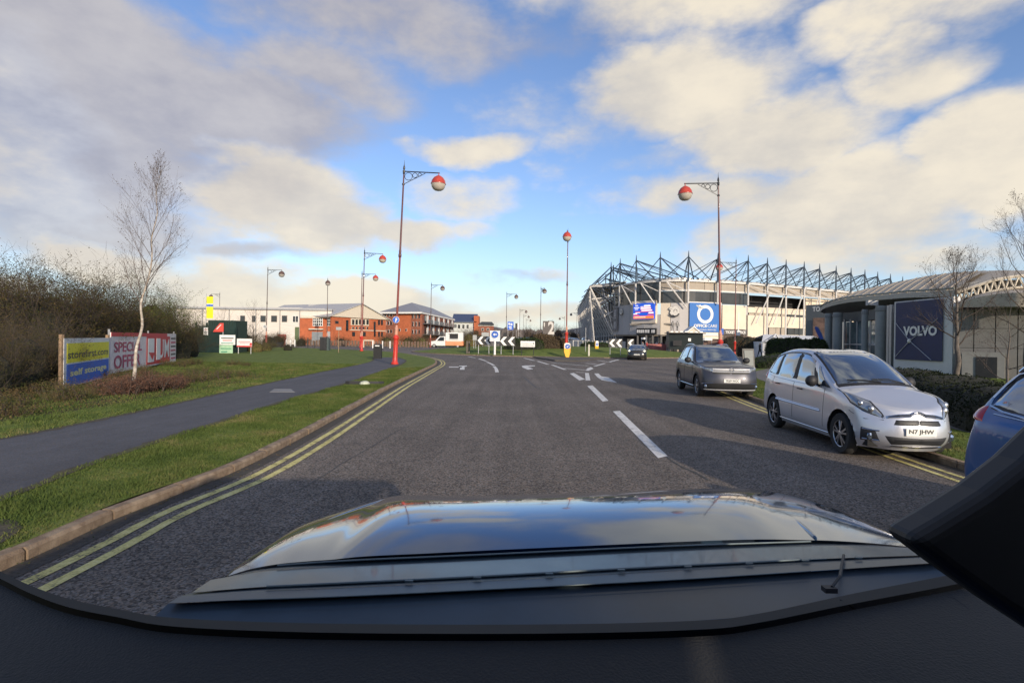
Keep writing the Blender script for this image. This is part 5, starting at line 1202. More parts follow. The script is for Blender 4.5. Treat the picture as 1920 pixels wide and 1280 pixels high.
for (cx, cz, r) in ((.30, 11.97, .24), (.70, 12.06, .15), (1.0, 12.12, .10)):
    mb = MB(); mb.tube([(cx+r*math.cos(2*math.pi*k/16), 0, cz+r*math.sin(2*math.pi*k/16)) for k in range(17)], .02, 4); mb.build('bracket_ring', m_darkmetal, lp)
mb = MB(); mb.tube([(2.2, 0, 12.3), (2.2, 0, 12.12)], .03, 6); mb.lathe([(.03, 12.14), (.12, 12.10), (.30, 11.98), (.42, 11.80), (.46, 11.62), (.48, 11.60), (.48, 11.57), (.46, 11.57)], 22, (2.2, 0, 0)); mb.build('lamp_shade', m_redtop, lp, smooth='auto')
mb = MB(); mb.lathe([(.455, 11.57), (.43, 11.42), (.34, 11.26), (.2, 11.17), (.03, 11.14)], 22, (2.2, 0, 0)); mb.build('lamp_bowl', m_lampglass, lp, smooth='auto')
lamps = [  # base px, top px, top py, arm angle (deg, 0 = to the right), tilt deg, label
 (740, 760, 300, 0, 2.0, 'tallest red street lamp on the left verge with a blue cycle sign on its pole'),
 (1352, 1340, 323, 180, -1.6, 'tall red street lamp on the right rising in front of the blue ring banner'),
 (1062, 1063, 427, -98, 0, 'street lamp standing on the roundabout behind the yellow bollard', ),
 (678, 684, 463, 12, 1.0, 'red street lamp beside the black box bin, with its orange globe to the right'),
 (676, 680, 505, 5, .5, 'street lamp seen just behind the one beside the black box bin'),
 (499, 503, 497, 0, .6, 'dark street lamp rising in front of the white warehouse windows'),
 (613, 614, 519, -70, 0, 'street lamp with its globe towards us in front of the brick entrance'),
 (807, 809, 527, 0, .2, 'street lamp behind the white food van'),
 (949, 951, 545, 0, 0, 'street lamp beside the blue entrance sign'),
 (1013, 1014, 535, -74, 0, 'street lamp left of the numeral two panel'),
 (411, 411, 546, 180, 0, 'street lamp beside the tall yellow banner, arm to the left'),
 (974, 975, 577, 0, 0, 'small distant street lamp, first of a row of far lamps'),
 (981, 982, 588, 0, 0, 'smaller distant street lamp just right of the first far one'),
 (986, 987, 596, 0, 0, 'very small street lamp, third of the far row left of the numeral'),
 (1058, 1057, 592, 180, 0, 'small far street lamp with its arm to the left behind the island lamp post'),
 (1081, 1081, 583, 180, 0, 'far street lamp with arm to the left just before the stadium frames'),
 (1378, 1380, 482, 180, 0, 'street lamp with red globe close behind the tall lamp on the right'),
 (1036, 1036, 598, 180, 0, 'tiny far street lamp above the car park beside the numeral'),
]
lamp_objs = []
for i, (bx, tx, ty, arm, tilt, lab) in enumerate(lamps):
    o = lp if i == 0 else copy_tree(lp)
    v = ray(tx, ty); D_ = (H0-CAM_H)/v.z*v.y
    if i == 0: p = G(740, 686)
    elif i == 2: p = P(bx, 640, 60)
    else: p = P(bx, 640, D_)
    z = .1 if i != 2 else .75
    o.location = (p.x, p.y, z)
    hh = (CAM_H+ray(tx, ty).z/ray(tx, ty).y*p.y-z)/H0
    o.scale = (1, 1, hh); 
    if hh < .95 or hh > 1.05: o.scale = (hh, hh, hh)
    o.rotation_euler = (0, R(tilt), R(arm)) if arm != 180 else (0, R(-tilt), R(180)); o['label'] = lab; lamp_objs.append(o)
    if i >= 5 and i not in (16,):
        for ch in KIDS[o.name]:
            nm = ch.name.split('.')[0]; mm = {'base': 'far_base', 'lower_pole': 'far_pole', 'pole': 'far_pole', 'lamp_shade': 'far_shade', 'lamp_bowl': 'far_bowl'}.get(nm)
            if mm: ch.material_slots[0].link = 'OBJECT'; ch.material_slots[0].material = mat(mm, {'far_base': (.22, .045, .035), 'far_pole': (.085, .06, .055), 'far_shade': (.10, .06, .05), 'far_bowl': (.36, .33, .30)}[mm], .5, var=.1)

# ================================================================== SIGNS
def sign_post(loc, h, r=.038, m_=m_galv, name='post', parent=None):
    mb = MB(); mb.lathe([(r, 0), (r, h)], 8, loc); return mb.build(name, m_, parent, world=True, smooth='auto')
def disc(mb, c, r, th=.02, n=24, ax=(0, -1, 0)):
    ax = Vector(ax); u = Vector((-ax.y, ax.x, 0)).normalized(); vs = [c+u*(r*math.cos(2*math.pi*k/n))+Vector((0, 0, r*math.sin(2*math.pi*k/n))) for k in range(n)]
    mb.slab(vs[::-1], ax*th); return mb
def arrow_poly(c, ang, s, off, up=(0, 0, 1), rt=(1, 0, 0)):
    pts = [(-.62, .13), (.05, .13), (.05, .42), (.62, 0), (.05, -.42), (.05, -.13), (-.62, -.13)]
    ca, sa = math.cos(ang), math.sin(ang); rt = Vector(rt); up = Vector(up)
    return [c+rt*((x*ca-y*sa)*s)+up*((x*sa+y*ca)*s)+Vector(off) for x, y in pts]
def chevron_board(px0, px1, py0, py1, D, label, n, dirn, group='chevron boards on the roundabout'):
    a = P(px0, py1, D); b = P(px1, py0, D); t = thing('chevron_board', (a.x, D, .3), label, 'road sign', group)
    w = b.x-a.x; h = b.z-a.z
    mb = MB(); mb.slab([Vector((a.x, D, a.z)), Vector((b.x, D, a.z)), Vector((b.x, D, b.z)), Vector((a.x, D, b.z))], (0, .05, 0)); brd = mb.build('board', m_black, t, world=True)
    for k in range(n):
        mb = MB(); cx = a.x+w*(k+.5)/n; s = w/n*.40*dirn; q = w/n*.34*dirn
        for sg in (1, -1):
            poly = [Vector((cx+s, D-.012, a.z+h*.5)), Vector((cx+s-q*1.15, D-.012, a.z+h*.5)), Vector((cx-s*.2-q*1.15, D-.012, a.z+h*(.5+.46*sg))), Vector((cx-s*.2, D-.012, a.z+h*(.5+.46*sg)))]
            nn_ = (poly[1]-poly[0]).cross(poly[2]-poly[0])
            if nn_.y > 0: poly.reverse()
            mb.add(poly, [(0, 1, 2, 3)])
        mb.build('chevron', m_signwhite, brd, world=True)
    for x in (a.x+w*.12, b.x-w*.12): sign_post((x, D+.08, .25), b.z-.3, parent=t)
chevron_board(894, 920, 630.5, 646, 55.5, 'leftmost black and white chevron board, left of the round blue arrow', 2, -1)
chevron_board(936, 966, 631, 648, 54.6, 'black and white chevron board just right of the round blue arrow', 2, -1)
chevron_board(1141, 1167, 635.5, 650.5, 56, 'chevron board at the right side of the island near the black hatchback', 2, -1)
chevron_board(1176, 1189, 635.5, 650, 58, 'narrow chevron board half hidden above the black hatchback', 1, -1)
# round blue arrow
p = P(928, 627, 54.4); t = thing('roundabout_sign', (p.x, p.y, .2), 'round blue sign with a white left arrow on a pale post', 'road sign')
mb = MB(); disc(mb, p, .40, .02); mb.build('sign_rim', m_signwhite, t, world=True); mb = MB(); disc(mb, p+Vector((0, -.025, 0)), .36, .02); mb.build('sign_face', m_signblue, t, world=True)
mb = MB(); mb.slab(arrow_poly(p, math.pi, .33, (0, -.055, 0))[::1], (0, .005, 0)); mb.build('arrow', m_signwhite, t, world=True)
mb = MB(); mb.box((p.x, p.y+.04, p.z-.15), (1.05, .03, 1.1)); mb.build('backing_board', mat('pale_board', (.55, .60, .62), .6, var=.05), t, world=True); sign_post((p.x, p.y+.08, .2), p.z-.2, .11, m_signwhite, parent=t)
# plate sign and other boards
def board(name, px0, px1, py0, py1, D, label, m_, cat='sign', posts=2, print_=None, z0=0.0, pm=m_galv, group=None, pr=.035):
    a = P(px0, py1, D); b = P(px1, py0, D); t = thing(name, ((a.x+b.x)/2, D, z0), label, cat, group); mb = MB(); mb.slab([Vector((a.x, D, a.z)), Vector((b.x, D, a.z)), Vector((b.x, D, b.z)), Vector((a.x, D, b.z))], (0, .035, 0)); f = mb.build('panel', m_, t, world=True)
    if print_:
        for (u0, v0, u1, v1, pm_) in print_:
            mb = MB(); w = b.x-a.x; h = b.z-a.z; y = D-.008; mb.quad((a.x+w*u0, y, a.z+h*v0), (a.x+w*u1, y, a.z+h*v0), (a.x+w*u1, y, a.z+h*v1), (a.x+w*u0, y, a.z+h*v1)); mb.build('print', pm_, f, world=True)
    if posts:
        for x in ([a.x+.12, b.x-.12] if posts == 2 else [(a.x+b.x)/2]): sign_post((x, D+.06, z0), (b.z if posts == 2 else a.z+.1)-z0, pr, pm, parent=t)
    return t, f, a, b
board('street_sign', 976, 1003, 639, 650.5, 55, 'low white street name plate on two legs in front of the island hedge', m_signwhite, print_=[(.05, .55, .8, .62, m_darkmetal), (.05, .22, .95, .30, m_darkmetal), (.85, .5, .93, .7, m_darkmetal), (0, 0, 1, .04, m_black), (0, .96, 1, 1, m_black)], pm=m_darkmetal)
board('direction_sign', 886.5, 894, 628, 637.5, 64, 'small pale board left of the leftmost chevrons', m_signback)
board('direction_sign', 903, 917, 623, 631, 70, 'pale board above the leftmost chevrons seen from behind', m_signback, z0=.4)
board('direction_sign', 944, 950, 624, 633, 66, 'small dark panel beside the round blue arrow', m_darkmetal)
for i, (px, lab) in enumerate(((876, 'left short dark post on the island edge'), (880, 'right short dark post on the island edge'))):
    p = P(px, 640, 58); mb = MB(); mb.box((p.x, p.y, .75), (.16, .16, 1.5)); mb.box((p.x, p.y, 1.53), (.2, .2, .06)); tag(mb.build('marker_post', m_bark2), lab, 'post', 'short posts on the island')
# far entrance signs
board('entrance_sign', 951.5, 963, 603, 618, 120, 'blue car park sign with white lettering', mat('bright_blue_sign', (.02, .12, .55), .5, var=0), print_=[(.15, .6, .4, .85, m_signwhite), (.5, .55, .8, .8, m_signwhite), (.2, .3, .7, .42, m_signwhite), (.3, .1, .7, .2, m_signwhite)], posts=2)
for px, col_ in ((968, m_darkmetal), (972, m_signwhite)):
    board('entrance_board', px-2, px+2.5, 606, 618, 119, 'dark board just right of the blue car park sign' if px == 968 else 'narrow white board right of the blue car park sign', col_, posts=1)
t, f, a, b = board('numeral_sign', 1017.5, 1039, 602, 627, 88, 'dark panel carrying a large white numeral two above the hedge', mat('numeral_panel', (.09, .075, .07), .6, var=.2), posts=2)
mb = MB(); put_text(mb, '2', ((a.x+b.x)/2+.45, 88-.02, (a.z+b.z)/2), (1, 0, 0), (0, 0, 1), (b.x-a.x)*.56, (b.z-a.z)*.95, .03, .03); put_text(mb, "'", (a.x+.25, 88-.02, b.z-.6), (1, 0, 0), (0, 0, 1), .2, .7, .03, .02); mb.build('numeral', mat('numeral_white', (.52, .49, .46), .6, var=.05), f, world=True, kind='stuff')
# bollards
def bollard(px, py, D_, wpx, label, rot=0):
    p = G(px, py); k = p.y/1000; h = 25*k; w = wpx*k; t = thing('traffic_bollard', (p.x, p.y, .11), label, 'bollard', 'lit bollards on the splitter island', rz=rot)
    prof = [(-.5, 1.0), (-.5, .42), (-.22, .0), (.22, 0), (.5, .42), (.5, 1.0), (.3, 1.06), (-.3, 1.06)]
    mb = MB(); mb.slab([Vector((x*w, -.12, z*h)) for x, z in prof], (0, .24, 0)); mb.build('shell', mat('bollard_yellow', (.80, .42, .02), .45, var=.05), t)
    mb = MB(); mb.slab([Vector((x*w*1.03, -.14, z*h)) for x, z in [(-.44, 1.0), (-.44, .66), (.44, .66), (.44, 1.0), (.3, 1.06), (-.3, 1.06)]], (0, .28, 0)); mb.build('white_head', m_signwhite, t)
    mb = MB(); disc(mb, Vector((0, -.145, h*.80)), w*.36, .012); mb.build('blue_disc', m_signblue, t); mb = MB(); mb.slab(arrow_poly(Vector((0, -.162, h*.80)), R(225), w*.30, (0, 0, 0)), (0, .003, 0)); mb.build('arrow', m_signwhite, t)
bollard(1063.5, 671.5, 0, 12.5, 'yellow and white keep left bollard facing the road in front of the island')
bollard(1118, 667, 0, 7, 'second bollard turned sideways behind the pale post', R(25))
p = G(1104, 671); mb = MB(); mb.box((p.x, p.y, .68), (.16, .16, 1.3)); mb.box((p.x, p.y, 1.36), (.12, .12, .08)); tag(mb.build('marker_post', mat('pale_post', (.50, .47, .38), .6, var=.1)), 'pale square post between the two bollards', 'post')
for px, py, lab in ((1098, 655, 'thin grey sign pole left of the second bollard'),):
    p = P(px, 640, 58); sign_post((p.x, p.y, .2), 3.0)
    sp = bpy.context.scene.objects[-1] if False else None
# fix the loose pole as a thing
for o in list(COL.objects):
    if o.name.startswith('post') and o.parent is None: o.name = 'sign_pole'; tag(o, 'thin grey pole left of the second bollard', 'pole')
# blue cycle sign on the first lamp
p = P(742.5, 599.5, lamp_objs[0].location.y-.16); t = thing('cycle_path_sign', p, 'small round blue shared path sign clamped to the tallest left lamp', 'road sign')
mb = MB(); disc(mb, p, .21, .02); mb.build('sign_rim', m_signwhite, t, world=True); mb = MB(); disc(mb, p+Vector((0, -.025, 0)), .19, .02); mb.build('sign_face', mat('bright_blue_sign', (.02, .12, .55), .5, var=0), t, world=True)
mb = MB(); c = p+Vector((0, -.05, 0)); mb.slab([c+Vector((x, 0, z)) for x, z in ((-.05, -.13), (.02, -.13), (.05, .02), (.12, .0), (.03, .12), (-.03, .09), (-.02, -.02))], (0, .004, 0)); mb.build('pictogram', m_signwhite, t, world=True)
# left side: small info sign on post, far round sign, parking fingers
t, f, a, b = board('finger_sign', 630, 640, 613, 618.5, 58, 'pale finger sign on a thin wooden post beside the big black box', m_galv, posts=1, pm=mat('wood_post', (.30, .20, .12), .8, var=.2))
p = P(496.5, 612, 84); t = thing('round_sign', (p.x, p.y, 0), 'round sign back on the pole of the dark street lamp', 'road sign'); mb = MB(); disc(mb, p, .32, .03); mb.build('sign_face', m_signwhite, t, world=True); mb = MB(); disc(mb, p+Vector((.03, -.03, 0)), .25, .02); mb.build('sign_ring', m_galv, t, world=True); sign_post((p.x+.0, p.y+.3, .1), p.z, parent=t)

# ================================================================== HOARDINGS
def plane_text_board(name, A, B, z0, z1, label, m_, th=.06):
    """board from A to B (ground points), A at the left as seen"""
    A = Vector((A.x, A.y, 0)); B = Vector((B.x, B.y, 0)); t_ = (B-A).normalized(); nn = Vector((t_.y, -t_.x, 0)); t = thing(name, (A+B)/2, label, 'hoarding')
    mb = MB(); mb.slab([A+Vector((0, 0, z0)), B+Vector((0, 0, z0)), B+Vector((0, 0, z1)), A+Vector((0, 0, z1))], nn*-th); o = mb.build('panel', m_, t, world=True)
    def f(u, v, off=.004): return A.lerp(B, u)+Vector((0, 0, z0+(z1-z0)*v))+nn*off
    return t, o, f, t_, nn, (B-A).length
a1 = G(119, 737); b1 = P(205.5, 640, 20.6); hA = zp(119, 636, a1.y); hB = zp(205, 632, b1.y)
t, o, f, tt, nn, Lb = plane_text_board('storage_hoarding', a1, b1, .12, (hA+hB)/2, 'yellow and blue storage advertisement board in a white frame beside the thicket', m_signwhite)
m_yel = mat('hoarding_yellow', (.82, .72, .02), .6, var=.10, scale=5); m_hblue = mat('hoarding_blue', (.012, .11, .52), .6, var=.12, scale=5)
mb = MB(); mb.slab([f(.045, .50), f(.97, .50), f(.97, .90), f(.045, .90)], nn*.01); mb.build('yellow_half', m_yel, o, world=True)
mb = MB(); mb.slab([f(.045, .03), f(.97, .03), f(.97, .47), f(.045, .47)], nn*.01); mb.build('blue_half', m_hblue, o, world=True)
mb = MB(); put_text(mb, 'storefirst.com', f(.50, .665, .015), tt, (0, 0, 1), Lb*.88, .25, .003, .012); mb.build('lettering', mat('ink', (.03, .03, .05), .6, var=0), o, world=True, kind='stuff')
mb = MB(); put_text(mb, 'self storage', f(.50, .27, .015), tt, (0, 0, 1), Lb*.80, .27, .003, .03); mb.build('lettering', mat('letter_cream', (.70, .66, .30), .6, var=0), o, world=True, kind='stuff')
for u in (.0, .995):
    mb = MB(); q = f(u, 0, -.06); mb.box((q.x, q.y, .85), (.09, .09, 1.75)); mb.build('post', mat('wood_post', (.3, .2, .12)), t, world=True)
a2 = P(208, 640, 20.9); b2 = P(330, 640, 32); 
t, o, f, tt, nn, Lb = plane_text_board('offer_banner', a2, b2, .2, 1.83, 'long white banner with red lettering and red top edge behind the birch', mat('banner_pinkish', (.74, .65, .62), .6, var=.12, scale=5), .03)
m_prr = mat('print_red', (.55, .035, .035), .6, var=.1); m_prp = mat('print_pink', (.42, .06, .12), .6, var=.1)
mb = MB(); mb.slab([f(0, .90), f(.80, .90), f(.80, 1.0), f(0, 1.0)], nn*.01); mb.build('red_edge', m_prr, o, world=True)
for (s_, u, v, w, h, m_) in (('SPECIAL', .20, .63, .34, .26, m_prp), ('OFFER', .19, .26, .32, .34, m_prp)):
    mb = MB(); put_text(mb, s_, f(u, v, .012), tt, (0, 0, 1), Lb*w, h*1.63, .003, .02); mb.build('lettering', m_, o, world=True, kind='stuff')
mb = MB(); mb.slab([f(.44, .05), f(.86, .03), f(.86, .90), f(.44, .90)], nn*.008); mb.build('red_block', m_prr, o, world=True)
mb = MB(); mb.slab([f(.46, .12), f(.56, .12), f(.56, .84), f(.46, .84)], nn*.014); mb.slab([f(.60, .16), f(.67, .16), f(.67, .84), f(.60, .84)], nn*.014); mb.build('white_shapes', m_signwhite, o, world=True, kind='stuff')
mb = MB(); put_text(mb, 'UM', f(.74, .5, .018), tt, (0, 0, 1), Lb*.20, 1.0, .003, .01); mb.build('lettering', m_signwhite, o, world=True, kind='stuff')
mb = MB(); mb.slab([f(.50, .3, .03), f(.53, .18, .03), f(.56, .4, .03), f(.47, .42, .03)], nn*.004); mb.build('red_mark', m_prr, o, world=True)
for k in range(6):
    mb = MB(); mb.slab([f(.885, .10+k*.14), f(.985, .10+k*.14), f(.985, .16+k*.14), f(.885, .16+k*.14)], nn*.008); mb.build('small_print', m_darkmetal if k % 2 else m_prp, o, world=True)
for u in (.01, .5, .99):
    mb = MB(); q = f(u, 0, -.1); mb.lathe([(.04, 0), (.04, 1.95)], 6, (q.x, q.y, 0)); mb.build('post', m_galv, t, world=True)
mb = MB(); q = f(0, 0, .03)
tag(mb.v or t, None) if False else None

# ================================================================== GREEN GATE AREA
DG = 52
gt_ = thing('palisade_gate', P(400, 640, DG), 'dark green steel gate and fence with notices tied to it', 'gate')
m_green = mat('dark_green_steel', (.010, .030, .024), .5, var=.2); m_green2 = mat('green_mesh', (.014, .032, .024), .7, var=.3, scale=4)
for k in range(34):
    p = P(368+k*2.15, 640, DG-k*.02); mb = MB(); mb.box((p.x, p.y, 1.35), (.075, .03, 2.6)); mb.add([(p.x-.037, p.y, 2.65), (p.x+.037, p.y, 2.65), (p.x, p.y, 2.78)], [(0, 1, 2)]); mb.build('pale', m_green, gt_, world=True)
for z in (.5, 2.3): a = P(367, 640, DG+.05); b = P(441, 640, DG-.7); mb = MB(); mb.beam((a.x, a.y, z), (b.x, b.y, z), .05, .07); mb.build('rail', m_green, gt_, world=True)
for px in (367, 387, 441): p = P(px, 640, DG); mb = MB(); mb.box((p.x, p.y+.05, 1.5), (.14, .14, 3.0)); mb.build('gate_post', m_green, gt_, world=True)
cb = thing('storage_container', P(425, 640, DG+1.5), 'dark green container behind the gate', 'container')
a = P(390, 640, DG+1.4); b = P(441, 640, DG+1.4); mb = MB(); mb.slab([Vector((a.x, a.y, 0)), Vector((b.x, b.y, 0)), Vector((b.x, b.y, 3.3)), Vector((a.x, a.y, 3.3))], (0, 2.4, 0)); mb.build('body', m_green2, cb, world=True)
for k in range(11): p = a.lerp(b, (k+.5)/11); mb = MB(); mb.box((p.x, p.y-.03, 1.65), (.12, .06, 3.1)); mb.build('rib', m_green, cb, world=True)
board('notice', 381.5, 390, 614, 628, DG-.3, 'small white notice high on the green gate', m_signwhite, posts=0, print_=[(.2, .7, .8, .8, m_prr), (.2, .45, .8, .52, m_darkmetal), (.2, .25, .8, .3, m_darkmetal)], cat='notice')
t, f_, a, b = board('club_banner', 411.5, 441, 628, 646, DG-1.0, 'white printed banner above the green one on the gate', m_signwhite, posts=0, print_=[(.1, .62, .9, .72, m_darkmetal), (.2, .4, .8, .48, m_prr), (.1, .12, .9, .2, mat('print_green', (.05, .25, .15), .6, var=.1))], cat='banner')
board('club_banner', 411, 436.5, 646.5, 666, DG-1.0, 'pale green printed banner hanging lowest on the gate', mat('pale_green_banner', (.34, .52, .34), .6, var=.15, scale=4), posts=0, print_=[(.1, .6, .9, .68, mat('print_green', (.05, .25, .15))), (.15, .3, .6, .4, mat('print_green', (.05, .25, .15)))], cat='banner')
board('club_banner', 444, 472.5, 635, 650, DG-2.0, 'white and red banner on the fence right of the gate', m_signwhite, posts=2, print_=[(0, 0, 1, .16, m_prr), (.1, .6, .9, .68, m_prp), (.2, .4, .8, .46, m_prp), (.85, .2, 1, .5, m_prr)], cat='banner')
q0 = P(399, 622, DG-.6); q1 = P(419, 622, DG-.6); q2 = P(419, 605.5, DG-.6); q3 = P(412, 605.5, DG-.6)
mb = MB(); mb.slab([q0, q1, q2, q3], (0, .05, 0)); sgn = mb.build('slanted_sign', mat('coral_red', (.62, .07, .05), .5, var=.05)); tag(sgn, 'coral red slanted sign with a white stroke above the white banner', 'sign')
mb = MB(); mb.slab([q0.lerp(q1, .3)+Vector((0, -.02, .25)), q0.lerp(q1, .42)+Vector((0, -.02, .25)), q3.lerp(q2, .5)+Vector((0, -.02, -.15)), q3.lerp(q2, .25)+Vector((0, -.02, -.15))], (0, .004, 0)); o = mb.build('white_stroke', m_signwhite, sgn)
p = P(418, 640, DG-.5); mb = MB(); mb.lathe([(.05, 0), (.05, 2.9)], 6, (p.x, p.y, 0)); mb.build('pole', m_galv, sgn)
# tall yellow flag banner
fl_ = thing('advert_flag', P(391, 640, 95), 'tall yellow flag banner with a blue and white band', 'flag')
for (y0, y1, m_) in ((556, 569, m_yel), (569, 571, m_signwhite), (571, 574, m_hblue), (575, 596.5, m_yel)):
    a = P(386.5, y1, 95); b = P(399.5, y0, 95); mb = MB(); mb.slab([Vector((a.x, 95, a.z)), Vector((b.x, 95, a.z)), Vector((b.x, 95, b.z)), Vector((a.x, 95, b.z))], (0, .05, 0)); mb.build('flag_panel', m_, fl_, world=True)
p = P(386, 640, 95); mb = MB(); mb.lathe([(.06, 0), (.05, 9.2)], 6, (p.x, p.y, 0)); mb.build('flag_pole', m_galv, fl_, world=True)

# ================================================================== BINS AND CABINETS
def bin_(px, py, hpx, wpx, label, m_=m_black, pr=True):
    p = G(px, py); k = p.y/1000; h = hpx*k; w = wpx*k; t = thing('litter_bin', (p.x, p.y, .1), label, 'bin')
    mb = MB(); mb.box((0, 0, h*.45), (w, w*.8, h*.88), top=1.04); mb.build('body', m_, t); mb = MB(); mb.box((0, 0, h*.94), (w*1.1, w*.9, h*.10), top=.8); mb.build('hood', m_, t)
    if pr:
        mb = MB(); mb.box((0, -w*.44, h*.80), (w*.7, .02, h*.12)); mb.build('aperture', m_under, t); mb = MB(); mb.box((0, -w*.46, h*.86), (w*.62, .02, h*.07)); mb.build('bin_label', m_signwhite, t)
    for sx in (-1, 1): mb = MB(); mb.box((sx*w*.52, -w*.42, h*.46), (.03, .04, h*.92)); mb.build('corner_strip', m_darkmetal, t)
bin_(708.5, 674.5, 28, 13, 'black litter bin with a pale slot label standing by the footpath')
bin_(524, 652, 9, 8, 'small black bin on the far verge near the warehouse', pr=False)
p = G(609.5, 658); k = p.y/1000; t = thing('service_cabinet', (p.x, p.y, .05), 'big black box cabinet on the grass left of the red lamp base', 'cabinet'); w, h = 16*k, 26*k
mb = MB(); mb.box((-.1*w, 0, h*.47), (w*.8, w*.7, h*.94)); mb.build('body', m_black, t); mb = MB(); mb.box((.4*w, .02, h*.46), (w*.2, w*.68, h*.92)); mb.build('side_panel', mat('cabinet_side', (.06, .08, .08), .5, var=.1), t); mb = MB(); mb.box((0, 0, h*.97), (w*1.04, w*.76, h*.05)); mb.build('lid', mat('cabinet_side', (.06, .08, .08)), t)
for sx in (-.3, .08): mb = MB(); mb.box((sx*w, -w*.36, h*.5), (w*.34, .02, h*.82)); mb.build('door', m_black2, t)
for i, (px, py, hp, wp, lab, m_) in enumerate(((577, 653, 20, 2.0, 'left thin black post near the big black cabinet', m_black), (590, 653, 13, 2.0, 'short black post near the big black cabinet', m_black), (593, 643, 11, 3.5, 'white banded post in front of the brick entrance', m_signwhite))):
    p = G(px, py); k = p.y/1000; mb = MB(); mb.lathe([(wp*k/2, 0), (wp*k/2, hp*k*.95), (wp*k*.3, hp*k)], 8, (p.x, p.y, 0)); tag(mb.build('bollard_post', m_), lab, 'post')
# fallen cone thing on the verge
p = G(684, 726); t = thing('fallen_sign', (p.x, p.y, .11), 'flattened black rubber base with a pale lump lying on the grass by the kerb', 'debris')
k = p.y/1000
mb = MB(); mb.slab([Vector((x*k, y_*k*5, 0)) for x, y_ in ((-36, -.3), (-28, -.7), (-6, -.5), (-5, .4), (-26, .6))], (0, 0, .11)); mb.build('rubber_flap', m_black2, t)
mb = MB(); mb.slab([Vector((x*k, y_*k*5, 0)) for x, y_ in ((6, -.5), (26, .2), (34, 1.6), (28, 1.7), (7, .6))], (0, 0, .10)); mb.build('rubber_flap', m_black2, t)
mb = MB(); mb.lathe([(10*k, 0), (10.5*k, .03), (8*k, .09), (3*k, .12)], 9); mb.v = [(v[0]*(1+.12*math.sin(v[1]*40)), v[1]*1.3, v[2]) for v in mb.v]; mb.build('pale_lump', mat('pale_lump', (.50, .52, .40), .8, var=.2, scale=12, bump=.4), t)

# ================================================================== FENCES AND POSTS, FAR LEFT SIDE
ft = thing('low_fence', P(640, 640, 105), 'low brown fence and shrub line in front of the brick buildings', 'fence')
m_fw = mat('weathered_wood', (.13, .085, .06), .85, var=.3, scale=3)
for k in range(46):
    px = 560+k*5.6; p = P(px, 640, 104); 
    if 806 < px < 868: continue
    mb = MB(); mb.box((p.x, p.y, .6), (.42, .06, 1.15+.15*math.sin(k*2.1))); mb.build('fence_board', m_fw, ft, world=True)
for (px, lab) in ((745, 0), (717.5, 1), (731.5, 2), (699, 3), (553, 4), (537, 5), (545, 6)):
    p = P(px, 640, 92); mb = MB(); mb.box((p.x, p.y, .6), (.15, .15, 1.2)); mb.box((p.x, p.y, 1.22), (.11, .11, .05))
    tag(mb.build('white_post', m_signwhite), 'white verge post, number %s of the row counted from the food van towards the warehouse' % ('one', 'two', 'three', 'four', 'seven', 'five', 'six')[lab] if False else ['white verge post just right of the tall red lamp', 'white verge post close left of the tall red lamp base', 'white verge post hidden half behind the black litter bin', 'white verge post between the litter bin and the next lamp', 'white post beside the green warehouse door', 'leftmost white post under the warehouse windows', 'white post under the warehouse wall beside the green door'][lab], 'post', 'white posts along the far verge')
mb = MB(); a = P(682, 636, 96); b = P(701, 636, 96); mb.beam((a.x, a.y, 1.3), (b.x, b.y, 1.3), .12, .25)
for q in (a, b): mb.box((q.x, q.y, .6), (.2, .2, 1.3))
tag(mb.build('rail_barrier', mat('pale_wood', (.50, .40, .30), .8, var=.15)), 'pale low rail barrier between the lamp and the litter bin', 'barrier')
# red brick low hoardings
for (x0, x1, D_, m_, lab) in ((520, 536, 100, m_brick2, 'dull red low screen left of the white posts'),):
    a = P(x0, 625, D_); b = P(x1, 640, D_); mb = MB(); mb.slab([Vector((a.x, D_, .1)), Vector((b.x, D_, .1)), Vector((b.x, D_, 2.2)), Vector((a.x, D_, 2.2))], (0, .2, 0)); tag(mb.build('screen_wall', mat('dull_red', (.34, .10, .08), .8, var=.2)), lab, 'wall')
# metal railings by the stadium left side
rl = thing('pedestrian_railing', P(1130, 640, 96), 'grey metal crowd railing between the island and the stadium frames', 'railing')
for k in range(12):
    p = P(1066+k*9, 640, 100-k*.8); mb = MB(); mb.box((p.x, p.y, .9), (.09, .09, 1.8)); mb.build('post', m_galv, rl, world=True)
    q = P(1066+(k+1)*9, 640, 100-(k+1)*.8); mb = MB(); mb.slab([Vector((p.x+.1, p.y, .15)), Vector((q.x-.1, q.y, .15)), Vector((q.x-.1, q.y, 1.75)), Vector((p.x+.1, p.y, 1.75))], (0, .04, 0)); mb.build('mesh_panel', mat('mesh_panel', (.26, .28, .30), .6, .2, var=.1, scale=3), rl, world=True)

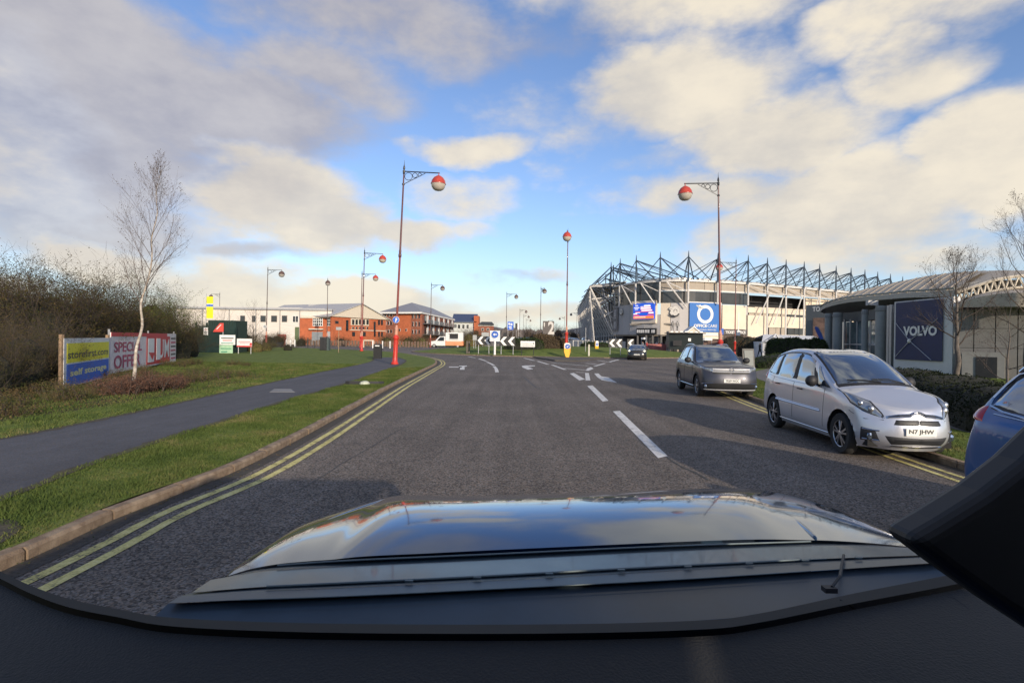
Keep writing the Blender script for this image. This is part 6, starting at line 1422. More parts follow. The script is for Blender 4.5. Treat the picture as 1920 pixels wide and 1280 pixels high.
# ================================================================== FOOD VAN
p = P(838, 640, 108); fv = thing('food_van', (p.x, p.y, 0), 'white food van with an orange lower body and serving hatch', 'van', rz=R(180))
m_vw = mat('van_white', (.66, .66, .64), .35, var=.04, coat=.5); m_vo = mat('van_orange', (.72, .26, .12), .4, var=.12, scale=1.2)
mb = MB(); mb.slab([Vector((x, -1.0, z)) for x, z in ((0.2, .4), (3.35, .4), (3.4, .95), (3.1, 1.25), (2.2, 1.35), (1.35, 2.25), (.2, 2.3))][::-1], (0, 2.0, 0)); cab = mb.build('cab', m_vw, fv)
for sy in (-1, 1):
    mb = MB(); mb.slab([Vector((x, sy*1.02, z)) for x, z in ((.45, 1.35), (1.9, 1.35), (1.25, 2.1), (.45, 2.12))], (0, .01, 0)); mb.build('side_window', m_glassd, fv)
mb = MB(); mb.slab([Vector((2.22, -.9, 1.37)), Vector((2.22, .9, 1.37)), Vector((1.42, .8, 2.22)), Vector((1.42, -.8, 2.22))], (.03, 0, .03)); mb.build('windscreen', m_glassd, fv)
mb = MB(); mb.box((3.36, 0, .75), (.1, 1.7, .5)); mb.build('bumper', m_black2, fv)
for sy in (-1, 1): mb = MB(); mb.box((3.2, sy*.85, 1.0), (.3, .25, .25)); mb.build('headlight', m_lampc, fv)
mb = MB(); mb.box((-1.6, 0, 2.2), (3.5, 2.2, 1.7)); mb.build('box_body', m_vw, fv); mb = MB(); mb.box((-1.6, 0, .92), (3.52, 2.22, .9)); mb.build('orange_skirt', m_vo, fv)
for sy in (-1, 1):
    mb = MB(); mb.box((-1.5, sy*1.11, 2.3), (1.7, .04, .95)); mb.build('serving_hatch', m_dark, fv); mb = MB(); mb.box((-1.5, sy*1.3, 2.85), (1.8, .5, .06)); mb.build('hatch_flap', m_vw, fv); mb = MB(); mb.box((-1.5, sy*1.2, 1.75), (1.8, .3, .05)); mb.build('counter', m_galv, fv)
    mb = MB(); mb.box((-1.6, sy*1.125, 1.35), (3.0, .02, .22)); mb.build('stripe', m_cream, fv)
for (x, sy) in ((2.45, 1), (2.45, -1), (-2.3, 1), (-2.3, -1)):
    mb = MB(); mb.lathe([(.36, -.12), (.36, .12)], 16, (x, sy*.92, .36), 'Y'); w_ = mb.build('wheel', m_rubber, fv); mb = MB(); mb.lathe([(.2, -.13), (.2, .13)], 12, (x, sy*.92, .36), 'Y'); mb.build('hub', m_galv, w_)

# ================================================================== THINGS BY THE STADIUM
# statue on its plinth
p = P(1264.5, 640, 100); t = thing('statue', (p.x, p.y, 0), 'grey statue of two standing figures high above the black kiosk', 'statue')
m_stat = mat('bronze_grey', (.17, .165, .16), .5, .4, var=.2, scale=3)
zb_ = zp(1264, 621, 100); mb = MB(); mb.box((p.x, p.y, zb_/2), (2.6, 1.6, zb_)); mb.build('plinth', m_conc2, t, world=True)
def figure(name, loc, h, mats, parent=None, pose=0, seed=0, label=None, cat=None, group=None, rz=0, world=False):
    """one continuous skinned body"""
    me = bpy.data.meshes.new(name); k = h/1.75; g = random.Random(seed); sw = g.uniform(.05, .16)*(-1 if seed % 2 else 1)
    J = {'pel': (0, 0, .95), 'wai': (0, .01, 1.12), 'che': (0, 0, 1.34), 'nec': (0, -.0, 1.49), 'hea': (0, -.02, 1.60), 'top': (0, -.01, 1.71),
         'hl': (-.09, 0, .90), 'kl': (-.10, -.02-sw, .50), 'al': (-.11, -sw*1.3+.05, .09), 'tl': (-.12, -sw*1.3-.10, .04), 'hr': (.09, 0, .90), 'kr': (.10, -.02+sw, .50), 'ar': (.11, sw*1.3+.05, .09), 'tr': (.12, sw*1.3-.10, .04),
         'sl': (-.18, 0, 1.42), 'el': (-.24, .02+sw*.6, 1.14), 'wl': (-.23, -.08+sw*1.2, .90), 'fl': (-.22, -.10+sw*1.2, .81), 'sr': (.18, 0, 1.42), 'er': (.24, .02-sw*.6, 1.14), 'wr': (.23, -.08-sw*1.2, .90), 'fr': (.22, -.10-sw*1.2, .81)}
    rad = {'pel': .145, 'wai': .135, 'che': .155, 'nec': .058, 'hea': .095, 'top': .075, 'hl': .095, 'kl': .062, 'al': .045, 'tl': .04, 'hr': .095, 'kr': .062, 'ar': .045, 'tr': .04, 'sl': .072, 'el': .05, 'wl': .036, 'fl': .035, 'sr': .072, 'er': .05, 'wr': .036, 'fr': .035}
    E = [('pel', 'wai'), ('wai', 'che'), ('che', 'nec'), ('nec', 'hea'), ('hea', 'top'), ('pel', 'hl'), ('hl', 'kl'), ('kl', 'al'), ('al', 'tl'), ('pel', 'hr'), ('hr', 'kr'), ('kr', 'ar'), ('ar', 'tr'), ('che', 'sl'), ('sl', 'el'), ('el', 'wl'), ('wl', 'fl'), ('che', 'sr'), ('sr', 'er'), ('er', 'wr'), ('wr', 'fr')]
    ks = list(J); me.from_pydata([tuple(c*k for c in J[q]) for q in ks], [(ks.index(a), ks.index(b)) for a, b in E], [])
    o = bpy.data.objects.new(name, me); COL.objects.link(o); mod = o.modifiers.new('skin', 'SKIN')
    for i, q in enumerate(ks): sv = me.skin_vertices[0].data[i]; sv.radius = (rad[q]*k, rad[q]*k*(.8 if q in ('pel', 'wai', 'che') else 1)); sv.use_root = (q == 'pel')
    o.modifiers.new('sub', 'SUBSURF').levels = 1
    dg = bpy.context.evaluated_depsgraph_get(); dg.update(); me2 = bpy.data.meshes.new_from_object(o.evaluated_get(dg)); bpy.data.objects.remove(o)
    o = bpy.data.objects.new(name, me2); COL.objects.link(o); o.location = loc; o.rotation_euler = (0, 0, rz)
    for m_ in mats: me2.materials.append(m_)
    for pl in me2.polygons:
        z = pl.center.z/k; x = abs(pl.center.x/k); pl.use_smooth = True
        pl.material_index = min(len(mats)-1, 2 if (z > 1.50 and x < .12) or (z < .88 and z > .6 and x > .19) else (0 if z > .92 or x > .19 else 1))
    if parent is not None: o.parent = parent; KIDS.setdefault(parent.name, []).append(o); o.location = Vector(loc)-Vector(parent.location)
    else: tag(o, label, cat or 'person', group)
    return o
for dx, sd in ((-.42, 1), (.42, 2)): figure('figure', (p.x+dx, p.y-.2, zb_), 2.0, [m_stat], t, seed=sd)
m_skin = mat('skin', (.45, .28, .20), .6, var=.05); m_trd = mat('dark_trousers', (.02, .022, .03), .8, var=.1); m_jk = [mat('jacket_black', (.018, .018, .02), .8, var=.15), mat('jacket_red', (.32, .03, .03), .8, var=.1), mat('jacket_navy', (.02, .03, .08), .8, var=.1), mat('jacket_grey', (.22, .22, .22), .8, var=.1), mat('jacket_white', (.60, .60, .58), .8, var=.05)]
people = [(1425, 672, 0, 'person in black walking on the pavement between the grey SUV and the hedge'), (1213, 648, 1, 'person in a red jacket left of the stadium entrance'), (1222, 649, 0, 'person in black below the stadium entrance sign'), (1231, 650, 4, 'person in white beside the stadium entrance'), (1241, 650, 2, 'person in navy near the kiosk end'), (1249, 650.5, 3, 'person in grey just left of the black kiosk'), (1205, 648, 3, 'person in grey left of the red jacket'), (1235, 649.5, 1, 'person in red between the white and navy coats'), (985, 643.5, 0, 'person in black far away behind the street name plate'), (1404, 660, 0, 'person in black behind the grey SUV roof')]
for i, (px, py, j, lab) in enumerate(people):
    D_ = G(px, py).y if i in (0, 9) else 104; q = P(px, 640, D_); figure('person', (q.x, q.y, .1 if i in (0,) else .03), 1.75, [m_jk[j], m_trd, m_skin], seed=i, label=lab, rz=rnd.uniform(0, 6), group=None)
# black kiosk
a = P(1254, 640, 92); b = P(1318, 640, 90); t = thing('kiosk', ((a.x+b.x)/2, 91, 0), 'long black kiosk trailer with a flat dark roof in front of the stadium', 'kiosk')
zt = zp(1290, 625.5, 91)
mb = MB(); mb.slab([Vector((a.x, a.y, .5)), Vector((b.x, b.y, .5)), Vector((b.x, b.y, zt)), Vector((a.x, a.y, zt))], (.3, 2.4, 0)); mb.build('body', mat('kiosk_black', (.02, .026, .024), .4, var=.2), t, world=True)
mb = MB(); mb.slab([Vector((a.x-.3, a.y-.5, zt)), Vector((b.x+.3, b.y-.5, zt)), Vector((b.x+.3, b.y-.5, zt+.15)), Vector((a.x-.3, a.y-.5, zt+.15))], (.3, 3.2, 0)); mb.build('roof', m_black, t, world=True)
for k in range(7): q = a.lerp(b, (k+.5)/7); mb = MB(); mb.box((q.x, q.y-.3, zt+.32), (.5, .1, .2)); mb.build('roof_lamp', m_signwhite, t, world=True)
mb = MB(); q = a.lerp(b, .62); mb.box((q.x, q.y-.04, 2.2), (.6, .05, .5)); mb.build('menu_board', m_signwhite, t, world=True); mb = MB(); q = a.lerp(b, .35); mb.box((q.x, q.y-.05, 1.6), (2.6, .06, .9)); mb.build('shutter', m_dark, t, world=True)
for u in (.12, .2, .8): q = a.lerp(b, u); mb = MB(); mb.lathe([(.32, -.1), (.32, .1)], 12, (q.x, q.y+.1, .32), 'Y'); mb.build('wheel', m_rubber, t, world=True)
# small gabled hut behind
a = P(1288, 640, 97); b = P(1312, 640, 97); t = thing('gabled_hut', ((a.x+b.x)/2, 97, 0), 'small cream hut with a white edged gable behind the black kiosk', 'hut'); ze = zp(1300, 622, 97); za_ = zp(1300, 613.5, 97)
mb = MB(); mb.slab([Vector((a.x+.2, 97, 0)), Vector((b.x-.2, 97, 0)), Vector((b.x-.2, 97, ze)), Vector(((a.x+b.x)/2, 97, za_-.1)), Vector((a.x+.2, 97, ze))], (0, 2, 0)); mb.build('wall', m_cream, t, world=True)
for s_ in (0, 1):
    e = a if s_ == 0 else b; mb = MB(); mb.slab([Vector((e.x, 96.8, ze-.1)), Vector(((a.x+b.x)/2, 96.8, za_)), Vector(((a.x+b.x)/2, 96.8, za_+.22)), Vector((e.x, 96.8, ze+.12))] if s_ == 0 else [Vector(((a.x+b.x)/2, 96.8, za_)), Vector((e.x, 96.8, ze-.1)), Vector((e.x, 96.8, ze+.12)), Vector(((a.x+b.x)/2, 96.8, za_+.22))], (0, 2.6, 0)); mb.build('roof', m_signwhite, t, world=True)
# barriers, boards and low walls in front of the stadium
for (x0, x1, y0, y1, D_, m_, lab, nm) in ((1196, 1212, 646, 650.5, 100, m_galv, 'grey barrier left of the entrance crowd', 'barrier'), (1214, 1252, 645, 650, 101, mat('crowd_board', (.30, .10, .09), .7, var=.4, scale=2), 'dull red barrier behind the entrance crowd', 'barrier'), (1202, 1212, 632.5, 636, 108, m_signwhite, 'small white sign over the entrance doors', 'sign_board'), (1318, 1336, 633, 638, 95, m_signwhite, 'low white board right of the black kiosk', 'sign_board'), (1318, 1400, 638, 653, 96, m_brown, 'brown screen fence behind the grey SUV', 'screen_fence'), (1356, 1400, 629, 640, 104, mat('brown_mix', (.10, .075, .065), .8, var=.5, scale=1.5), 'dark frontage under the ticket office wall', 'screen_fence')):
    a = P(x0, y1, D_); b = P(x1, y0, D_); t = thing(nm, ((a.x+b.x)/2, D_, 0), lab, nm.replace('_', ' '))
    n_ = max(1, int((b.x-a.x)/2.2))
    for k in range(n_):
        xa = a.x+(b.x-a.x)*k/n_+.03; xb = a.x+(b.x-a.x)*(k+1)/n_-.03; z0 = a.z if 'sign' in nm else 0; mb = MB(); mb.slab([Vector((xa, D_, z0)), Vector((xb, D_, z0)), Vector((xb, D_, b.z)), Vector((xa, D_, b.z))], (0, .08, 0)); mb.build('panel', m_, t, world=True)
    if 'sign' in nm:
        for xx in (a.x+.1, b.x-.1): sign_post((xx, D_+.12, 0), a.z+.1, parent=t)
# white gate pylons / totem right of ring banner
a = P(1384, 640, 88); mb = MB(); mb.box((a.x, a.y, 1.9), (.5, .4, 3.8)); mb.box((a.x, a.y, 5.2), (.12, .12, 3.0)); tag(mb.build('white_pylon', m_signwhite), 'slim white pylon in front of the ticket office sign', 'pylon')
# marquee
t = thing('marquee', P(1485, 640, 66), 'white marquee tent behind the clipped hedge', 'tent'); a = P(1430, 640, 66); b = P(1548, 640, 62); ze = zp(1490, 641, 64); zr = zp(1490, 628, 68)
m_tent = mat('white_canvas', (.72, .71, .69), .7, var=.05)
mb = MB(); mb.slab([Vector((a.x, a.y, 0)), Vector((b.x, b.y, 0)), Vector((b.x, b.y, ze)), Vector((a.x, a.y, ze))], (.3, 6, 0)); mb.build('tent_wall', m_tent, t, world=True)
mb = MB(); r0 = Vector((a.x+1.5, a.y+3, zr)); r1 = Vector((b.x+.3, b.y+3, zr-.2)); mb.slab([Vector((a.x-.2, a.y-.2, ze)), Vector((b.x+.2, b.y-.2, ze)), r1, r0], (0, 0, .06)); mb.build('tent_roof', m_tent, t, world=True); mb = MB(); mb.slab([Vector((a.x+.3, a.y+6.2, ze)), r0, r1, Vector((b.x+.6, b.y+6.2, ze))], (0, 0, -.06)); mb.build('tent_roof', m_tent, t, world=True)
q = P(1454, 640, 62); pk = Vector((q.x, q.y, zp(1454, 626, 62))); mb = MB()
for (dx, dy) in ((-1.6, -1.2), (1.9, -1.2), (1.9, 1.5), (-1.6, 1.5)): mb.beam(pk, pk+Vector((dx, dy, -1.5)), .1, .1)
mb.build('tent_frame', m_tent, t, world=True)
# blue feather flag
t = thing('feather_flag', P(1541, 657, 45), 'blue feather flag standing at the left end of the showroom', 'flag'); pts = [(1543, 655), (1537.5, 636), (1529.5, 619), (1528, 613), (1531, 611.5), (1537, 618), (1542, 630), (1546, 642), (1548, 655)]
mb = MB(); mb.slab([P(x, y, 44) for x, y in pts][::-1], (0, .05, 0)); mb.build('flag_cloth', mat('flag_blue', (.06, .10, .38), .6, var=.2, scale=2), t, world=True); mb = MB(); mb.tube([P(1548.5, 662, 44), P(1546, 640, 44), P(1541, 626, 44), P(1534, 613, 44), P(1529, 612, 44)], .03, 5); mb.build('flag_pole', m_galv, t, world=True)
# small dark A board near the hedge
t = thing('pavement_sign', G(1402, 692), 'dark free standing board at the verge behind the grey SUV', 'sign'); q = G(1403, 694); mb = MB(); mb.box((q.x, q.y, .75), (.75, .06, 1.3), rot=Matrix.Rotation(R(-10), 3, 'X')); mb.build('frame', m_black, t, world=True); mb = MB(); mb.box((q.x, q.y-.06, .78), (.55, .02, 1.0), rot=Matrix.Rotation(R(-10), 3, 'X')); mb.build('poster', mat('poster_dark', (.10, .12, .12), .5, var=.4, scale=6), t, world=True)
# ================================================================== VEGETATION
def ortho(d):
    a = Vector((0, 0, 1)) if abs(d.z) < .9 else Vector((1, 0, 0)); u = d.cross(a).normalized(); return u, d.cross(u)
def branch(mb, p, d, L, r, depth, g, up=.25, kids=(5, 4), spread=.75, taper=.35, seg=4, nside=5, leafpts=None, wob=.12, start=.25, mint=.0022):
    pts = [p.copy()]; rs = [r]; q = p.copy(); dd = d.normalized()
    for i in range(seg):
        dd = (dd+Vector((g.gauss(0, wob), g.gauss(0, wob), g.gauss(0, wob)+up*.3))).normalized(); q = q+dd*(L/seg); pts.append(q.copy()); rs.append(r*(1-(1-taper)*(i+1)/seg))
    mb.tube(pts, rs, nside if depth > 1 else 3, cap=False)
    if leafpts is not None and depth <= 1: leafpts += pts[1:]
    if depth <= 0: return
    n = kids[min(len(kids)-1, max(0, len(kids)-depth))]
    for k in range(n):
        t = start+(1-start)*(k+g.random()*.8)/n; f = t*seg; i = min(int(f), seg-1); pp = pts[i].lerp(pts[i+1], f-i); tg = (pts[i+1]-pts[i]).normalized(); u, w = ortho(tg); a = g.uniform(0, 6.28)
        nd = tg*math.cos(spread)+(u*math.cos(a)+w*math.sin(a))*math.sin(spread)
        branch(mb, pp, nd, L*g.uniform(.38, .62)*(1.15-.4*t), max(mint, rs[i]*.5), depth-1, g, up, kids, spread, taper, max(2, seg-1), nside, leafpts, wob*1.15, .15, mint)
def leaf_geo(centers, size, g, per=1, spread=.08):
    c = np.repeat(np.asarray(centers, np.float32), per, 0); n = len(c); c = c+g.normal(0, spread, (n, 3))
    a = g.normal(0, 1, (n, 3)); a /= np.linalg.norm(a, axis=1)[:, None]; b = g.normal(0, 1, (n, 3)); b -= a*(a*b).sum(1)[:, None]; b /= np.linalg.norm(b, axis=1)[:, None]
    s = size*g.uniform(.5, 1.3, (n, 1)); V = np.stack([c-a*s, c+b*s*.45, c+a*s, c-b*s*.45], 1).reshape(-1, 3); return V, np.arange(n*4).reshape(-1, 4)
# birch on the left
def bare_tree(label, loc, H, r0, trunk_to, lean, seed, nlimb, limbL, mt, mtw, spread=.55, up=.6, rise=None, kids=(7, 5), cluster=None):
    g = random.Random(seed); t = thing('bare_tree' if 'birch' not in label else 'birch_tree', loc, label, 'tree')
    mb = MB(); pts = []; n = 10
    for i in range(n+1):
        s = i/n; pts.append(Vector((lean[0]*s*H+g.gauss(0, .004*H)*(s > 0), lean[1]*s*H+g.gauss(0, .008*H)*(s > 0), s*H)))
    pts = catmull(pts, 3); rs = [max(.004, r0*(1-.95*(i/(len(pts)-1))**.8)) for i in range(len(pts))]; rs[0] *= 1.3
    mb.tube(pts, rs, 8); tr = mb.build('trunk', mt, t, smooth=True)
    mb = MB(); lp_ = []
    for k in range(nlimb):
        s = trunk_to+(1-trunk_to)*(k+g.random()*.7)/nlimb; f = s*(len(pts)-1); i = min(int(f), len(pts)-2); pp = pts[i].lerp(pts[i+1], f-i); a = k*2.4+g.uniform(-.4, .4)
        sp_ = spread*(1.25-.6*s); d = Vector((math.cos(a)*math.sin(sp_), math.sin(a)*math.sin(sp_), math.cos(sp_)))
        prof = math.sin(math.pi*min(1, (s-trunk_to)/(1-trunk_to)*.85+.22))
        branch(mb, pp, d, limbL*(.35+.75*prof), max(.005, rs[i]*.42), 2, g, up, kids, .6, .3, 5, 5, lp_)
    mb.build('crown', mtw, t, smooth=False)
    if lp_:
        gg = np.random.default_rng(seed); c = np.array([tuple(q) for q in lp_]); c = c[gg.random(len(c)) < .25]; V, F = leaf_geo(c, .022, gg, 1, .03)
        o = link('buds', np_mesh('buds', V, F, mtw, n=4), t); o['kind'] = 'stuff'
    return t
pb = G(247, 741); Hb = zp(296, 318, pb.y)-.1
bare_tree('slender bare birch with pale bark standing in front of the red and white banner', (pb.x, pb.y, .08), Hb, .055, .36, (.12, .0), 11, 24, 1.45, m_bark, m_twiggrey, spread=.62, up=.55, kids=(8, 5))
p = P(1797, 720, 16.5); bare_tree('bare tree with an upright trunk in front of the block wall beside the blue banner', (p.x, p.y, 0), 4.3, .11, .40, (-.035, 0), 21, 18, 1.35, m_bark2, m_twig, spread=.9, up=.3, kids=(9, 7))
p = P(1925, 720, 17.5); bare_tree('taller bare tree at the right edge rising above the arched roof', (p.x, p.y, 0), 6.3, .08, .30, (-.035, 0), 22, 20, 1.6, m_bark2, m_twig, spread=.75, up=.35, kids=(8, 6))
p = P(1888, 720, 15); bare_tree('low spreading bare sapling in front of the grey block wall', (p.x, p.y, 0), 2.9, .05, .2, (.02, 0), 23, 12, 1.2, m_bark2, m_twig, spread=1.1, up=.2, kids=(6, 5))
p = P(474, 640, 88); bare_tree('small bare tree in front of the warehouse wall', (p.x, p.y, 0), 6.8, .10, .2, (.01, 0), 24, 16, 3.0, m_bark2, m_twig, spread=.8, up=.4, kids=(6, 4))
p = P(420, 640, 75); bare_tree('thin bare tree rising behind the green gate', (p.x, p.y, 0), 5.0, .08, .2, (.0, 0), 25, 14, 2.2, m_bark2, m_twig, spread=.8, up=.4, kids=(6, 4))

def bush_mesh(seed, H, Rr, nstem, nleaf, leaf, tip=1.0, depth=2, kids=(7, 4)):
    g = random.Random(seed); mb = MB(); lp_ = []
    for k in range(nstem):
        a = g.uniform(0, 6.28); rr = Rr*.45*math.sqrt(g.random()); p = Vector((rr*math.cos(a), rr*math.sin(a), 0)); out = g.uniform(.05, .75); d = Vector((math.cos(a)*out, math.sin(a)*out, 1))
        branch(mb, p, d, H*g.uniform(.65, 1.08)*tip, .012+.008*g.random(), depth, g, .15, kids, .65, .3, 5, 4, lp_, .16, .25, .0045)
    gg = np.random.default_rng(seed); c = np.array([tuple(q) for q in lp_]); idx = gg.integers(0, len(c), nleaf); cc_ = c[idx]
    keep = gg.random(nleaf) < np.clip(1.7-cc_[:, 2]/H*1.25, .05, 1); cc_ = cc_[keep]
    V, F = leaf_geo(cc_, leaf, gg, 1, .10); return mb, V, F
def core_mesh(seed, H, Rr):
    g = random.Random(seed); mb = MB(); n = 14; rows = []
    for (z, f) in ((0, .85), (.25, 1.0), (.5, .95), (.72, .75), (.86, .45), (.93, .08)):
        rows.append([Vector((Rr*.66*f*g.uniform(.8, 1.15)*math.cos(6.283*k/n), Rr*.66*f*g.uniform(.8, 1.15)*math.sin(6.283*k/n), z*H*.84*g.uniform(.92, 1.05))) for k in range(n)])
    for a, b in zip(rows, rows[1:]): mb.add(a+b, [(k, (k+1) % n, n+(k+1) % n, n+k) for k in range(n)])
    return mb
m_core = mat('bush_shade', (.020, .020, .012), .95, var=.5, scale=5, bump=.8, bscale=20)  # colour of the solid cores added to block light inside the bushes
BV = []
for k in range(4):
    mb, V, F = bush_mesh(40+k, 3.9, 1.9, 30, 21000, .030, kids=(9, 5))
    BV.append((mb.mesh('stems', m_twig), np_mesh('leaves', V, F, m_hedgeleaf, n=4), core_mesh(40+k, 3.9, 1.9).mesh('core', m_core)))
def bush(label, loc, k, s, group=None, var=None, name='bush', cat='bush', rz=None, lm=None):
    t = thing(name, loc, label, cat, group, rz=rnd.uniform(0, 6) if rz is None else rz); a, b, c = (var or BV)[k]; t.scale = s
    for nm, me in (('stems', a), ('foliage', b), ('shade_core', c)):
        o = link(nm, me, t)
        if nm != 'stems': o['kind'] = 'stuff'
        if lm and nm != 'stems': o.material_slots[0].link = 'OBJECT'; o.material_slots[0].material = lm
    return t
tspots = [(-60, 17.0, 2.55, 'dark overgrown bush at the far left edge nearest the camera'), (-25, 20.5, 4.45, 'tall twiggy bush at the left edge behind the nearest bush'), (45, 21.5, 4.5, 'tall dark bush left of the storage board, its twigs against the sky'), (100, 25, 4.9, 'twiggy bush rising straight behind the storage board'), (150, 27.5, 4.9, 'bush with brown twigs above the yellow half of the board'), (190, 29.0, 4.7, 'bush above the join of the storage board and the banner'),
          (232, 32.5, 4.5, 'dark bush left of the birch trunk'), (38, 16.2, 2.3, 'low leafy bush in front at the left of the storage board'), (-40, 13.2, 2.0, 'low dark bush by the path at the left edge'), (330, 38.0, 3.0, 'thin brown bush at the right end of the thicket'), (350, 41.0, 2.7, 'last brown bush before the green gate'), (15, 26, 5.2, 'highest bush of the thicket far behind on the left'), (92, 17.0, 1.4, 'low bramble bush touching the left post of the storage board')]
for i, (px, D_, h, lab) in enumerate(tspots):
    p = P(px, 640, D_); bush(lab, (p.x, p.y, 0), i % 4, (h/3.9*1.0, h/3.9*1.0, h/3.9*.90), 'bushes of the thicket on the left')
for px, D_, h, lab in ((285, 36, 4.7, 'green leafy bush behind the birch and the banner'), (310, 41, 4.2, 'smaller green bush at the right of the green leafy one')):
    p = P(px, 640, D_); bush(lab, (p.x, p.y, 0), 1 if px < 300 else 2, (h/3.9*.9, h/3.9*.9, h/3.9), None, lm=m_gorse)
for i, (px, D_, h, lab) in enumerate(((372, 60, 3.3, 'dark shrub behind the left end of the green gate'), (455, 58, 2.6, 'dark shrub behind the white and red banner'), (498, 62, 1.3, 'yellow brown low shrub right of the white and red banner'), (480, 57, 1.5, 'brown shrub beside the red edged banner'), (540, 64, 1.0, 'low green shrub on the verge left of the big black cabinet'), (520, 96, 2.3, 'dark shrub in front of the warehouse below the windows'), (565, 100, 1.8, 'dark shrub left of the brick office entrance'), (505, 90, 2.2, 'shrub under the round sign'),
        (880, 112, 3.6, 'brown bush right of the white food van'), (896, 118, 3.4, 'brown bush between the food van and the chevron boards'), (866, 125, 3.2, 'brown bush just behind the food van'), (765, 120, 2.4, 'brown shrub in front of the brick flats'), (790, 118, 2.6, 'brown shrub left of the food van cab'), (725, 118, 2.4, 'shrub in front of the left corner of the flats'), (640, 110, 1.9, 'shrub before the brick office windows'), (1120, 92, 1.2, 'low dark shrub before the crowd railing'), (1100, 90, 1.2, 'low dark shrub at the left of the crowd railing'))):
    p = P(px, 640, D_); w_ = 1.5 if i != 8 else 1.3; bush(lab, (p.x, p.y, 0), i % 4, (h/3.9*w_, h/3.9*w_, h/3.9), None, lm=(m_scrubleaf if i in (2, 3, 8, 9, 10, 11, 12, 13) else None))
# scrub and brambles in front of the hoardings
SV = []
for k in range(3):
    mb, V, F = bush_mesh(70+k, .55, .8, 16, 1500, .022, kids=(4, 3), depth=1); SV.append((mb, V, F))
def scatter_scrub(name, label, pts, mat_, seed, s0=.6, s1=1.5, leafm=None):
    g = random.Random(seed); VV = []; FF = []; off = 0; big = MB()
    for (x, y) in pts:
        mb, V, F = SV[g.randrange(3)]; s = g.uniform(s0, s1); a = g.uniform(0, 6.28); ca, sa = math.cos(a)*s, math.sin(a)*s
        W_ = V.copy(); W_[:, 0], W_[:, 1] = V[:, 0]*ca-V[:, 1]*sa+x, V[:, 0]*sa+V[:, 1]*ca+y; W_[:, 2] = V[:, 2]*s*.8+.09; VV.append(W_); FF.append(F+off); off += len(W_)
        big.add([(v[0]*ca-v[1]*sa+x, v[0]*sa+v[1]*ca+y, v[2]*s*.8+.08) for v in mb.v], mb.f)
    o = link(name, np_mesh(name, np.concatenate(VV), np.concatenate(FF), leafm or m_scrubleaf, n=4)); tag(o, label, 'undergrowth', kind='stuff')
    o2 = big.build(name+'_stems', mat_, o, kind='stuff')
g = random.Random(5); pts = []
for k in range(60):
    px = g.uniform(-60, 470); u = g.random()**1.3; yb = 775-(px-50)*.155 if px > 50 else 790; y_top = yb-40; py = yb-u*48; q = G(px, max(688, py)); pts.append((q.x, q.y))
scatter_scrub('brambles', 'tangle of brambles and dead leaves along the foot of the hoardings', pts, m_twig, 9, .35, .95)
pts = []
for k in range(26): px = g.uniform(195, 330); q = G(px, 742-(px-195)*.12+g.uniform(-12, 12)); pts.append((q.x, q.y))
scatter_scrub('dead_bracken', 'dead brown growth round the foot of the birch', pts, m_twig, 12, .5, 1.1, mat_ramp('bracken', [(.3, (.05, .028, .018)), (.5, (.12, .06, .04)), (.7, (.20, .12, .08))], 5, bump=0, scale2=60))
# dark leaf litter ground under the thicket
LT = [G(-700, 870), G(0, 800), G(160, 775), G(300, 752), G(400, 733), G(480, 716), G(500, 704), G(420, 697), G(330, 694), G(300, 690)]
sheet('leaf_litter', [(p.x, p.y) for p in LT]+[(P(340, 640, 60).x, 60), (-75, 60), (-75, 12)], .104, m_litter)
gg = np.random.default_rng(3)
# fallen leaves over litter and grass edge
g2 = np.random.default_rng(8); c = []
while len(c) < 5200:
    px = g2.uniform(-50, 560); yb = 782-(px-50)*.155; q = G(px, yb-g2.uniform(-12, 70)*(.7 if px < 400 else .3)); 
    if 4 < q.y < 60: c.append((q.x, q.y, .125))
V, F = leaf_geo(c, .028, g2, 1, .012); tag(link('fallen_leaves', np_mesh('fallen_leaves', V, F, m_scrubleaf, n=4)), 'dead leaves scattered along the edge of the grass', 'leaves', kind='stuff')
# loose debris in the left gutter and on the grass
c = []
for k in range(700):
    i = int(g2.uniform(12, 75)); q = offset_line(LK, -.02-abs(g2.normal(0, .09)))[i] if False else LK[i]+Vector((abs(g2.normal(0, .12)), g2.uniform(-.5, .5), 0)); c.append((q.x, q.y, .008))
V, F = leaf_geo(c, .012, g2, 1, .01); V[:, 2] = np.clip(V[:, 2], .006, .02); tag(link('gutter_litter', np_mesh('gutter_litter', V, F, m_scrubleaf, n=4)), 'small leaves and grit lying in the left gutter', 'litter', kind='stuff')

